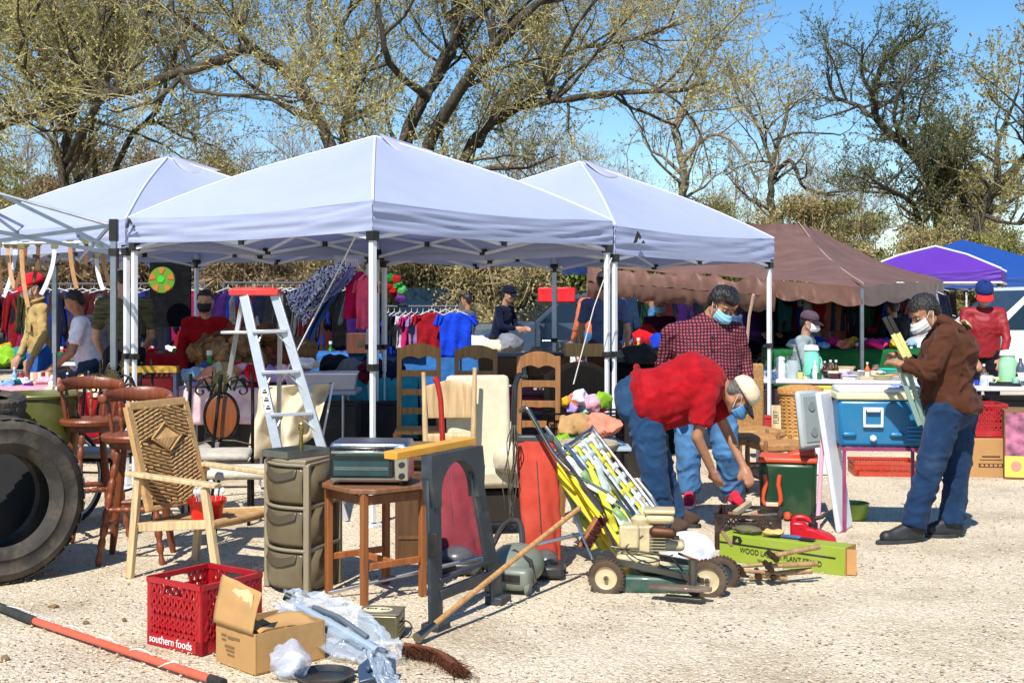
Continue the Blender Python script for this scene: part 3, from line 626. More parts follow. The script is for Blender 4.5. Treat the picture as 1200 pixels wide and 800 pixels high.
# --- bar stools
def barstool(label,loc,rz,H_=.76,seat_r=.20):
    r=thing('bar_stool',label,'bar stool',loc,rz,'turned wooden bar stools'); t=MB()
    t.lathe([(seat_r*.9,-.045),(seat_r,-.035),(seat_r*1.03,-.012),(seat_r,0),(seat_r*.93,.004),(seat_r*.5,-.008),(0.001,-.010)],(0,0,H_),32,sx=1.05); t.build('seat',REDW,r)
    t=MB(); t.lathe([(seat_r*.78,-.085),(seat_r*.82,-.075),(seat_r*.82,-.045)],(0,0,H_),28); t.build('swivel_ring',REDW,r)
    for a in range(4):
        an=PI/4+a*PI/2; top=Vector((math.cos(an)*.13,math.sin(an)*.13,H_-.08)); bot=Vector((math.cos(an)*.27,math.sin(an)*.27,0)); t=MB(); turned(t,bot,top,.026,8,a); t.build('leg',REDW,r)
    for a in range(4):
        z=.22 if a%2 else .33; k=(z)/(H_-.08); rr=.27+(.13-.27)*k; a0=PI/4+a*PI/2; a1=a0+PI/2; t=MB(); turned(t,(math.cos(a0)*rr,math.sin(a0)*rr,z),(math.cos(a1)*rr,math.sin(a1)*rr,z),.019,6,a); t.build('stretcher',REDW,r)
    for i in range(6):
        an=R(200+i*28); an=R(20+ i*28); p=Vector((math.cos(an)*.17,math.sin(an)*.17,H_)); q=Vector((math.cos(an)*.20,math.sin(an)*.19,H_+.19)); t=MB(); turned(t,p,q,.014,3,i); t.build('spindle',REDW,r)
    t=MB(); 
    def rail(u,v):
        an=R(0+180*u); a=v*2*PI; rr=.20+.017*math.cos(a); return Vector((math.cos(an)*rr*1.04,math.sin(an)*rr,H_+.215+.038*math.sin(a)*(.8+.4*math.sin(PI*u))+.02*math.sin(PI*u)))
    t.grid(rail,30,12)
    for an in(0,PI): t.ball((math.cos(an)*.208,0,H_+.215),(.028,.010,.030),None,12)
    t.build('back_rail',REDW,r); return r
barstool('turned wood bar stool behind the big tyre, nearer the drum',W(106,0,8.8)*1*Vector((1,0,0)).x if False else Vector((W(108,0,8.75).x,8.75,0)),R(35),.80)
barstool('turned wood bar stool directly behind the woven chair',Vector((W(160,0,7.95).x,7.95,0)),R(5),.78)
# --- woven rope arm chair
a=Vector((W(155,0,7.4).x,7.4,0)); b_=Vector((W(252,0,7.12).x,7.12,0)); d=(b_-a).normalized(); ang=math.atan2(d.y,d.x); 
wc=thing('woven_chair','pale wood armchair with a woven cord back and seat, holding the red pot','chair',a,ang)
# local x = facing, y = across
DW=.56; LX=(b_-a).length
ROPE=mat('woven_cord','#b68f5e',rough=.9,var=.15,vs=20,bump=.3,bs=120,stretch=(1,1,1))
for (y,x0,x1,tag_) in ((0,0,.05,'r'),(DW,0,.05,'r')):
    t=MB(); t.bar((-.02,y,0),(.045,y,.585),.045,.032,(0,1,0)); t.build('leg',PINEP,wc,bev=.004)
    t=MB(); t.bar((LX+.03,y,0),(LX-.075,y,.56),.045,.036,(0,1,0)); t.build('leg',PINEP,wc,bev=.004)
    t=MB(); t.bar((-.03,y,.605),(LX+.02,y,.575),.065,.026,(0,0,1)); t.build('arm',PINEP,wc,bev=.006)
t=MB(); t.bar((.06,.0,.30),(LX-.02,0.0,.36),.03,.05); t.bar((.06,DW,.30),(LX-.02,DW,.36),.03,.05); t.each('seat_rail',PINEP,wc,bev=.004)
t=MB(); t.tube([(LX-.03,0,.355),(LX-.02,DW*.5,.35),(LX-.03,DW,.355)],.026,10); t.tube([(.02,0,.30),(.02,DW,.30)],.02,8); t.each('seat_front',ROPE,wc)
t=MB()
for i in range(46):
    x=.03+(LX-.06)*i/45
    t.tube([(x,.0,.305+.055*i/45+.012),(x,DW*.5,.295+.05*i/45+.010*((i%2)*2-1)*.5),(x,DW,.305+.055*i/45+.012)],.0065,5)
t.build('woven_seat',ROPE,wc)
# back: frame and cord rows with a diamond figure; back leans to -x
bx0,bz0=.10,.40; bx1,bz1=-.07,.985; wv=Vector((bx1-bx0,0,bz1-bz0)); hb=wv.length; wd=wv.normalized(); bn=Vector((wd.z,0,-wd.x))
def BP(u,v,o=0): return Vector((bx0,0,bz0))+wd*hb*v+Vector((0,DW*.06+DW*.86*u,0))+bn*o
for u in(0,1): t=MB(); t.bar(BP(u,-.02),BP(u,1.0),.034,.05,(0,1,0)); t.build('back_post',ROPE,wc,bev=.006)
t=MB(); t.bar(BP(0,1.0),BP(1,1.0),.035,.05,tuple(wd)); t.bar(BP(0,.0),BP(1,.0),.03,.03,tuple(wd)); t.each('back_rail',ROPE,wc,bev=.006)
t=MB(); nr=24
for i in range(nr):
    v0=.03+.90*i/nr; pts=[]
    for k in range(17):
        u=.04+.92*k/16; c=1-abs(u-.5)*2; v=v0
        v=v0+ (.13*c if v0>.62 else -.13*c)*1.0+ (0 if v0>.62 else .06)
        pts.append(BP(u,min(.965,max(.02,v)),.012+.006*math.sin(k*2.6+i)))
    t.tube(pts,.0085,5)
t.build('woven_back',ROPE,wc)
t=MB()
for i in range(18):
    u=.30+.40*i/17; hgt=.125*(1-abs(u-.5)/.22); t.tube([BP(u,.66-hgt*.9,.020),BP(u,.66,.026),BP(u,.66+hgt*.9,.020)],.0055,4)
for sg in(1,-1): t.tube([BP(.24,.66,.026),BP(.5,.66+sg*.14,.028),BP(.76,.66,.026)],.008,5)
t.build('diamond_figure',ROPE,wc)
t=MB(); t.grid(lambda u,v: BP(.03+.94*u,.03+.93*v,-.006),10,10); t.build('cord_shade_sheet',mat('cord_shadow','#8d6a3e',rough=.95,var=.2,vs=30),wc,sol=.006)  # darker sheet stands in for the shade between the cords
# red pot with plastic cutlery
P0_=wm(wc)@Vector((LX*.62,DW*.36,.345)); pot=thing('red_pot','bright red plastic pot of clear cutlery on the woven chair seat','pot',P0_)
t=MB(); t.lathe([(.0,.002),(.085,.0),(.098,.085),(.112,.09),(.115,.115),(.106,.115),(.100,.09),(.08,.01),(.0,.01)],(0,0,0),32,cap=False); t.build('tub',plastic('#e0261a',.3,0),pot)
for i in range(16):
    t=MB(); a_=random.random()*6.28; r_=random.random()*.07; h=.14+random.random()*.06; x,y=math.cos(a_)*r_,math.sin(a_)*r_; q=Vector((x*1.5,y*1.5,h)); t.bar((x,y,.02),q,.012,.002,(x+.1,y,.1)); t.ball(q,(.013,.006,.02),None,8); t.build('cutlery',mat('clear_plastic','#dfe4e6',rough=.15,var=.05,bump=0,alpha=.7),pot)
t=MB(); t.lathe([(.085,.02),(.085,.024)],(0,0,0),20); t.build('label_band',plastic('#f0b0a0'),pot)
# --- black iron dining chairs
def iron_chair(label,loc,rz,panel,cush):
    r=thing('iron_chair',label,'chair',loc,rz,'black iron dining chairs'); w=.23
    for s in(-1,1):
        t=MB(); t.tube([(s*w,.23,0),(s*w,.20,.45),(s*w*1.0,.24,.80),(s*w*.98,.27,1.06)],.013,8); t.build('back_post',BLKM,r)
        t=MB(); t.tube([(s*w,-.22,0),(s*w,-.20,.25),(s*w,-.20,.44)],.013,8); t.build('leg',BLKM,r)
        t=MB(); 
        for k in range(2):
            pts=[Vector((s*(.04+.15*i/14)+ .0,.262,1.0-.03*i/14 + .05*math.sin(i/14*PI*(1.2+k))*(1-2*k))) for i in range(15)]; t.tube(pts,.008,6)
        pts=[Vector((s*(.15-.06*math.cos(i*.55)*(1-i/16)),.262,.93+.05*math.sin(i*.55)*(1-i/16))) for i in range(14)]; t.tube(pts,.008,6); t.build('scroll',BLKM,r)
    t=MB(); t.ball((0,.255,.74),(.115,.014,.165),None,26); t.build('oval_panel',panel,r)
    t=MB(); t.tube([Vector((math.cos(i*2*PI/30)*.125,.255,.74+math.sin(i*2*PI/30)*.178)) for i in range(30)],.011,6,close=True); t.build('oval_frame',BLKM,r)
    t=MB(); t.tube([(-w,.21,.53),(-.1,.235,.56),(0,.24,.565),(.1,.235,.56),(w,.21,.53)],.009,6); t.tube([(-w,.21,.30),(w,.21,.30)],.009,6); t.tube([(-w,-.2,.28),(w,-.2,.28)],.009,6); t.tube([(-w,-.2,.2),(-w,.2,.2)],.009,6); t.tube([(w,-.2,.2),(w,.2,.2)],.009,6); t.each('stretcher',BLKM,r)
    t=MB()
    for i in range(9):
        a=R(-60+15*i); t.bar((0,.26,.96),(math.sin(a)*.075,.25,.96+math.cos(a)*.125),.016,.010,(0,1,0))
    t.ball((0,.26,.955),(.05,.02,.05),None,12); t.build('leaf_finial',mat('dull_bronze','#4f4a30',rough=.5,metal=.5,var=.3,vs=30),r)
    t=MB(); t.box((0,0,.49),(.47,.45,.065)); t.warp(lambda v: Vector((v.x,v.y,v.z))); t.build('cushion',cush,r,bev=.028,sub=1)
    t=MB(); t.tube([(-w,-.21,.45),(w,-.21,.45),(w,.21,.45),(-w,.21,.45)],.011,6,close=True); t.build('seat_frame',BLKM,r); return r
MAH=wood('#5a1c10',rough=.35); CUS=cloth('#b8b0a0')
def gx(px,Y): return Vector((W(px,0,Y).x,Y,0))
iron_chair('black iron chair with a red oval back, behind the leg of the left canopy',gx(112,9.5),R(-10),MAH,CUS)
iron_chair('black iron chair with a brown oval back, left of the ladder',gx(256,9.3),R(8),wood('#7c4220',rough=.35),CUS)
iron_chair('black iron chair seen side on, between the woven chair and the brown oval chair',gx(212,9.6),R(-70),MAH,CUS)
iron_chair('black iron chair with a wide pale seat cushion, right behind the woven chair',gx(287,8.3)+Vector((0,0,-.30)) if False else gx(150,11.6),R(20),MAH,cloth('#c9c2b4'))
st=thing('low_stool','low iron stool with a wide pale padded seat behind the woven chair','stool',gx(284,8.5),R(5))
t=MB(); t.box((0,0,.47),(.52,.40,.07)); t.build('cushion',cloth('#c5bba8'),st,bev=.03,sub=1)
for s in(-1,1):
    for q in(-1,1): t=MB(); t.tube([(s*.20,q*.15,0),(s*.17,q*.13,.44)],.011,8); t.build('leg',BLKM,st)
t=MB(); t.tube([(-.18,-.14,.2),(.18,-.14,.2),(.18,.14,.2),(-.18,.14,.2)],.008,6,close=True); t.build('stretcher',BLKM,st)
# --- bicycle wheel behind the stools
def wheel_thing(label,c,n,r_,parent=None,name='bicycle_wheel',tw=.02,group=None,rim=None):
    M_=frame_for(Vector(n),Vector((0,0,1))); ro=parent or thing(name,label,'wheel',Vector((c.x,c.y,c.z-r_)),0,group)
    t=MB(); t.tube([c+M_@Vector((math.cos(a)*r_,math.sin(a)*r_,0)) for a in [i*2*PI/40 for i in range(40)]],tw,8,close=True); w_=t.build('tyre' if not parent else 'wheel',rubber(),ro,world=True)
    t=MB(); t.tube([c+M_@Vector((math.cos(a)*(r_-tw*1.2),math.sin(a)*(r_-tw*1.2),0)) for a in [i*2*PI/40 for i in range(40)]],tw*.55,6,close=True); t.build('rim',rim or metal(),w_ if parent else ro,world=True)
    t=MB()
    for i in range(20): a=i*2*PI/20; t.tube([c+M_@Vector((math.cos(a+.3)*.02,math.sin(a+.3)*.02,.02*(-1)**i)),c+M_@Vector((math.cos(a)*(r_-tw),math.sin(a)*(r_-tw),0))],.0016,3)
    t.build('spokes',metal(),w_ if parent else ro,world=True); return ro
c_=gx(80,9.3); wheel_thing('bicycle wheel leaning between the big tyre and the bar stool',Vector((c_.x+.0,9.3,.33)),(.9,-.45,.1),.33)
# --- step ladder
lad=thing('step_ladder','aluminium stepladder with a red top standing among the chairs','ladder',gx(330,9.7),0)
ALL=mat('aluminium','#c6c9cb',rough=.38,metal=.55,var=.12,vs=7,bump=.05,bs=30,dirt=.5,dcol=(.35,.34,.32),ds=7)
Yl=9.5; TL=W(286,346,Yl); TR=W(322,345,Yl+.05); BL=W(352,640,Yl-.42); BL.z=0; BR=W(404,630,Yl-.30); BR.z=0
BL=Vector((W(345,0,9.15).x,9.15,0)); BR=Vector((W(404,0,9.3).x,9.3,0))
for p,q in((TL,BL),(TR,BR)): t=MB(); t.bar(p,q,.070,.028,(.12,1,0)); t.build('front_rail',ALL,lad,world=True,bev=.003)
for p,q in((TL+Vector((-.05,.22,0)),Vector((W(243,0,10.5).x,10.5,0))),(TR+Vector((.0,.25,0)),Vector((W(325,0,10.6).x,10.6,0)))): t=MB(); t.bar(p,q,.034,.022,(.12,1,0)); t.build('rear_rail',ALL,lad,world=True,bev=.003)
for f_ in (.165,.345,.53,.71,.88):
    p,q=TL.lerp(BL,f_),TR.lerp(BR,f_); t=MB(); t.bar(p,q,.09,.024,(0,.1,1)); t.box((p+q)/2,(.01,.01,.01)); t.build('step',ALL,lad,world=True,bev=.003)
for s_,p0 in ((0,TL),(1,TR)):
    for f_ in(.165,.345,.53,.71):
        p,q=TL.lerp(BL,f_),TR.lerp(BR,f_); a=p.lerp(q,.04 if s_==0 else .96); t=MB(); t.bar(a.lerp(p.lerp(q,.5),.55)+Vector((0,.0,-.01)),(TL.lerp(BL,f_+.08) if s_==0 else TR.lerp(BR,f_+.08)),.03,.006,(1,0,0)); t.build('brace',ALL,lad,world=True)
tc_=(TL+TR)/2+Vector((-.05,.11,.02)); t=MB(); t.box(tc_,(.36,.30,.05),R(5)); t.box(tc_+Vector((0,-.0,.03)),(.30,.24,.012),R(5)); t.build('top_cap',plastic('#cf3a33',.4,.35),lad,world=True,bev=.006)
t=MB(); mm=frame_for((TL-BL).normalized()); 
sp=TL.lerp(BL,.43); 
for k in range(3): t.box(sp+(BL-TL)*(.035*k)+Vector((0.0,-.018,0)),(.052,.003,.06)); 
t.build('warning_label',plastic('#e9e6dc'),lad,world=True)
t=MB()
for k in range(3): t.box(sp+(BL-TL)*(.035*k)+Vector((0.0,-.021,0)),(.034,.003,.012)); t.box(sp+(BL-TL)*(.035*k)+Vector((0.0,-.021,.018)),(.02,.003,.008))
t.build('label_print',plastic('#1c1c1c'),lad,world=True)
sh_=TL.lerp(BL,.17)+Vector((-.12,.22,0)); t=MB(); t.box(sh_+Vector((-.02,.10,.0)),(.30,.22,.02),R(5)); t.build('paint_shelf',ALL,lad,world=True,bev=.003)
# --- drawer cart
dA=G(318,688); dB=G(360,699); dC=G(420,672)
cart=thing('drawer_cart','translucent brown plastic drawer cart of three drawers with junk on top','drawer cart',dB,math.atan2((dC-dB).y,(dC-dB).x))
# local: x along the side panel, y along the curved drawer fronts (to the left rear)
w1=.37; ex=Vector((1,0,0)); la=(dA-dB).length; rel=Matrix.Rotation(-cart.rotation_euler.z,3,'Z')@(dA-dB); 
yv=Vector((-.42,.91,0)).normalized() if False else rel.normalized(); Lf=.36
DC=mat('smoked_plastic','#6e6249',rough=.32,var=.12,vs=3,bump=.03,bs=20,dirt=.25,dcol=(.3,.27,.2),ds=5,trans=.15); DF=plastic('#8a7e66',.35,.3)
xv=Vector((1,0,0))
hgt=.232
for k in range(3):
    z0=.02+k*hgt
    def fp(u,z,o=0):   # curved front plan position
        q=yv*Lf*u; nrm=Vector((-yv.y,yv.x,0)); nrm=nrm if nrm.x<0 else -nrm; return q+nrm*(.055*math.sin(PI*u)+o)+Vector((0,0,z))
    t=MB(); t.grid(lambda u,v: fp(.05+.9*u,z0+.012+(hgt-.035)*v,.012*math.sin(PI*v)-.0*u),16,10); dr=t.build('drawer',DC,cart,sol=.006)
    t=MB(); t.grid(lambda u,v: fp(.14+.72*u,z0+hgt*.60+.045*v-.03*math.sin(PI*u)+.02,.022-.016*v),16,5); t.build('drawer_pull',mat('smoked_plastic','#4e4433',rough=.35,var=.1,vs=4),dr,sol=.008)
    t=MB(); t.add([fp(0,z0+hgt-.02,.0),fp(0,z0+hgt,.0),fp(1,z0+hgt,0),fp(1,z0+hgt-.02,0)],[(0,1,2,3)]); 
    t=MB(); t.tube([fp(u/10,z0+hgt-.006,.012) for u in range(11)],.010,6); t.build('shelf_lip',DF,cart)
    t=MB(); A_=Vector((.035,0,z0+.01)); t.add([A_,A_+xv*(w1-.07),A_+xv*(w1-.07)+Vector((0,0,hgt-.03)),A_+Vector((0,0,hgt-.03))],[(0,1,2,3)]); t.build('side_panel',DC,cart,sol=.006)
    t=MB(); t.bar((0.0,-.006,z0+hgt-.006),(w1,-.006,z0+hgt-.006),.022,.018); t.build('side_rail',DF,cart,bev=.003)
    t=MB(); 
    for q0,q1 in((0,1),): 
        t.add([Vector((0.01,0,z0))+yv*.01,Vector((w1,0,z0)),Vector((w1,0,z0))+yv*Lf,yv*Lf+Vector((0,0,z0))],[(0,1,2,3)])
    t.build('drawer_floor',DC,cart,sol=.006)
for q in(Vector((0,0,0)),xv*w1,yv*Lf,yv*Lf+xv*w1): t=MB(); t.box(q+Vector((0,0,.36)),(.035,.035,.71)); t.build('corner_post',DF,cart,bev=.006)
t=MB(); pts=[fp(u/12,0,.01) for u in range(13)]+[yv*Lf+xv*w1,xv*w1]; t.prism([(p.x,p.y) for p in pts],.022,None,(0,0,.728)); t.build('top',DF,cart,bev=.006)
t=MB(); A_=yv*Lf+Vector((0,0,.02)); t.add([A_,A_+xv*w1,A_+xv*w1+Vector((0,0,.7)),A_+Vector((0,0,.7))],[(0,1,2,3)]); t.build('back_panel',DC,cart,sol=.006)
cm=wm(cart); tp=cm@Vector((w1*.45,Lf*.45,.740))
ju=thing('metal_tray','dented grey metal tray lying on top of the drawer cart','tray',tp,R(50))
t=MB(); t.box((0,0,.006),(.30,.22,.008)); t.each('tray_floor',metal('#8d8c86',.5,.5),ju)
t=MB(); t.box((0,-.11,.022),(.30,.006,.036)); t.box((0,.11,.022),(.30,.006,.036)); t.box((.15,0,.022),(.006,.22,.036)); t.box((-.15,0,.022),(.006,.22,.036)); t.each('tray_side',metal('#9a998f',.5,.5),ju)
t=MB(); t.tube([(0,0,0),(0,0,.10),(0.005,0,.13)],[.016,.010,.012],10); t.tube([Vector((math.sin(a)*.014,0,.15-math.cos(a)*.018)) for a in [i*PI*2/12 for i in range(1,12)]],.006,6); tag(t.build('brass_fitting',metal('#9c8a4a',.35),None),'upright brass eye fitting standing in the metal tray','fitting'); COL.objects[-1].location=tp+Vector((.03,0,.01))
# --- small table and toaster oven
tabc=gx(440,7.0); tb_=thing('side_table','small square wooden table under the toaster oven','table',tabc,R(38))
hw=.185; Ht=.60
t=MB(); pts=[(.25,-.15),(.25,.15),(.15,.25),(-.15,.25),(-.25,.15),(-.25,-.15),(-.15,-.25),(.15,-.25)]; t.prism(pts,.028,None,(0,0,Ht)); t.build('table_top',wood('#7a5236'),tb_,bev=.006)
for s in(-1,1):
    for q in(-1,1): t=MB(); t.box((s*hw,q*hw,Ht/2-.007),(.036,.036,Ht-.014)); t.build('leg',wood('#8a5228'),tb_,bev=.004)
t=MB(); t.box((0,-hw,.20),(hw*2-.036,.022,.035)); t.box((0,hw,.20),(hw*2-.036,.022,.035)); t.box((0,0,.20),(.022,hw*2-.022,.035)); t.each('stretcher',wood('#9a5a2c'),tb_,bev=.003)
t=MB(); t.box((0,-hw,Ht-.05),(hw*2-.036,.018,.05)); t.box((0,hw,Ht-.05),(hw*2-.036,.018,.05)); t.box((-hw,0,Ht-.05),(.018,hw*2-.036,.05)); t.box((hw,0,Ht-.05),(.018,hw*2-.036,.05)); t.each('apron',wood('#7a4a26'),tb_,bev=.003)
ov=thing('toaster_oven','chrome toaster oven with a dark glass door on the small wooden table','toaster oven',tabc+Vector((-.015,-.02,Ht+.014)),R(-3))
ow,od,oh=.42,.28,.215; CH_=metal('#c9ccd0',.22,.15)
t=MB(); t.box((0,.01,oh/2+.015),(ow,od,oh)); t.build('housing',metal('#a9adb3',.3,.2),ov,bev=.018)
for s in(-1,1):
    for q in(-1,1): t=MB(); t.cone((s*.17,q*.1,0),(s*.17,q*.1,.02),.012,.014); t.build('foot',BLK,ov)
t=MB(); t.box((-.035,-od/2+.0,oh/2+.018),(.345,.024,.165)); dr=t.build('door_frame',plastic('#0f1214',.25),ov,bev=.008)
GLS=mat('dark_glass',(.012,.05,.06),rough=.06,var=.25,vs=9,bump=0,spec=.8)
t=MB(); t.box((-.035,-od/2-.0135,oh/2+.012),(.30,.004,.125)); t.build('door_glass',GLS,dr)
t=MB(); t.bar((-.19,-od/2-.045,oh*.86),(.12,-od/2-.045,oh*.86),.014,.014); t.box((-.185,-od/2-.028,oh*.86),(.014,.035,.014)); t.box((.115,-od/2-.028,oh*.86),(.014,.035,.014)); t.build('door_handle',CH_,dr,bev=.003)
t=MB(); t.box((.179,-od/2+.0,oh/2+.015),(.075,.022,oh-.03)); t.build('control_panel',CH_,ov,bev=.006)
for z in(.055,.115,.175): t=MB(); t.lathe([(.017,0),(.016,.016),(.013,.02),(.0,.02)],(.182,-od/2-.01,z),18,(PI/2,0,0)); t.build('knob',BLK,ov)
t=MB()
for z in(.09,.10): t.box((-.035,-od/2-.017,z),(.29,.003,.003))
t.each('grill_bar',CH_,dr)
# --- sawhorse
SW=plastic('#29323a',.5,.25); sa=G(511,738); sb=G(584,706); sw=thing('sawhorse','dark grey plastic sawhorse with a yellow wooden top bar, folded upright','sawhorse',sa,math.atan2((sb-sa).y,(sb-sa).x)); wl=(sb-sa).length
tl=W(462,534,6.35); tr_=W(547,518,6.75); mi=wm(sw).inverted(); TLl=mi@tl; TRl=mi@tr_
zt_=(TLl.z+TRl.z)/2; 
XL0,XR0=-.0,wl; XLt,XRt=TLl.x+.04,TRl.x-.06
tilt=.06
def sp_(x,z,y=0): return Vector((x,y+tilt*z,z))
for (x0,x1,y) in ((XL0,XLt,0),(XR0,XRt,0)):
    t=MB()
    for dx in(-.026,.026): t.bar(sp_(x0+dx,0),sp_(x1+dx*1.2,zt_-.12),.020,.058,(1,0,0))
    t.bar(sp_(x0,0,.012),sp_(x1,zt_-.12,.012),.062,.03,(0,1,0)); t.build('leg',SW,sw,bev=.005)
    t=MB(); t.box(sp_(x0,.02),(.12,.10,.04)); t.build('foot',SW,sw,bev=.006)
t=MB()
N_=20; xc=(XLt+XRt)/2; hwid=(XRt-XLt)/2+.05; inn=[];out=[]; ri=hwid-.075
inn.append((-ri,-.17)); out.append((-hwid+.015,-.17))
for i in range(N_+1):
    a=PI-PI*i/N_; x=math.cos(a)*ri; z=-.13+.165*math.sin(a); inn.append((x,z)); k=x/ri; out.append((k*(hwid+.012),.085 if abs(k)<.98 else -.02))
inn.append((ri,-.17)); out.append((hwid-.015,-.17))
mm=Matrix((Vector((1,0,0)),Vector((0,tilt,1)).normalized(),Vector((0,-1,tilt)).normalized())).transposed(); cA=sp_(xc,zt_-.085,0)
vs=[];fs=[]
for (p,q) in zip(inn,out):
    for y in(-.03,.03): vs+= [cA+mm@Vector((p[0],p[1],y)),cA+mm@Vector((q[0],q[1],y))]
n_k=len(inn)
for i in range(n_k-1):
    a=i*4;b=a+4; fs+= [(a+2,a+3,b+3,b+2),(a,b,b+1,a+1),(a,a+2,b+2,b),(a+1,b+1,b+3,a+3)]
fs+= [(0,1,3,2),((n_k-1)*4,(n_k-1)*4+2,(n_k-1)*4+3,(n_k-1)*4+1)]
t.add(vs,fs); t.build('arch',SW,sw)
t=MB(); t.bar(sp_(XL0+.04,.16),sp_(XR0-.05,.16),.035,.05); t.bar(sp_(XL0+.04,.235),sp_(XR0-.05,.235),.035,.02); t.each('cross_brace',SW,sw,bev=.004)
t=MB(); t.bar(TLl+Vector((-.035,0,.005)),TRl+Vector((.03,0,.005)),.09,.038,(0,0,1)); t.build('top_bar',mat('yellow_wood','#d99a35',rough=.6,var=.12,vs=8,bump=.1,dirt=.2),sw,bev=.003)
t=MB(); t.box(sp_(XL0-.035,.42,-.03),(.02,.05,.12)); t.build('hinge',BLK,sw,bev=.004)
# --- broom, pole brush
br=thing('push_broom','wooden handled broom with a brown bristle head lying against the pole','broom',G(500,770))
pA=W(502,752,6.02); pA.z=.06; pB=W(679,595,7.3)
t=MB(); t.tube([pA,pA.lerp(pB,.5)+Vector((0,0,.004)),pB],.0145,10); t.build('handle',wood('#b98a55'),br,world=True)
t=MB(); t.cone(pA,pA.lerp(pB,-.06),.018,.026); t.cone(pA.lerp(pB,.03),pA,.017,.018); t.build('ferrule',metal('#8a8478'),br,world=True)
def bristles(b,c,ax,dn,L,w,h,n,r=.0016,spread=.25,seed=1):
    rng=random.Random(seed); ax=Vector(ax).normalized(); dn=Vector(dn).normalized(); s=ax.cross(dn)
    for i in range(n):
        p=c+ax*(rng.uniform(-.5,.5)*L)+s*(rng.uniform(-.5,.5)*w); q=p+dn*h*rng.uniform(.8,1.15)+Vector((rng.gauss(0,1),rng.gauss(0,1),rng.gauss(0,.6)))*spread*h; b.tube([p,q],[r*1.3,r*.5],3,cap=False)
    return b
h1=G(474,757,.045); h2=G(532,780,.04); t=MB()
curve=[h1,h1.lerp(h2,.5)+Vector((.03,.05,.0)),h2]; sp=smooth_poly(curve,5); t.tube(sp,[.02]*len(sp),8); t.build('head_block',wood('#6b3a1c'),br,world=True)
t=MB()
for i,c in enumerate(sp): bristles(t,c,(1,-.4,0),(.25,-.4,-.12),.07,.05,.075,110,seed=i,spread=.28)
t.warp(lambda v: Vector((v.x,v.y,max(.004,v.z)))); t.build('bristles',mat('bristle','#5a2f14',rough=.8,var=.2,vs=20,bump=0,island=.5),br,world=True)
pr=thing('scrub_brush','long aluminium pole with a dark red deck brush at its right end','brush',G(690,690))
q0=W(380,690,6.9); q0.z=.02; q0=G(385,694,.03); q1=W(686,624,7.35)
t=MB(); t.tube([q0,q1],.0115,10); t.build('pole',metal('#b9bbbb',.3),pr,world=True); ax=(q1-q0).normalized()
bc=q1+ax*.02; rx=Vector((.55,.15,.85)).normalized(); t=MB(); t.bar(bc-rx*.10,bc+rx*.10,.05,.022,tuple(ax)); t.build('brush_block',wood('#9a6236'),pr,world=True,bev=.004)
t=MB(); bristles(t,bc+ax*.012-Vector((0,.01,0)),rx,(ax+Vector((.1,-.5,-.3))).normalized(),.2,.045,.05,420,r=.0018,spread=.1,seed=9); t.build('bristles',mat('bristle','#4a1512',rough=.8,var=.2,vs=20,bump=0,island=.4),pr,world=True)
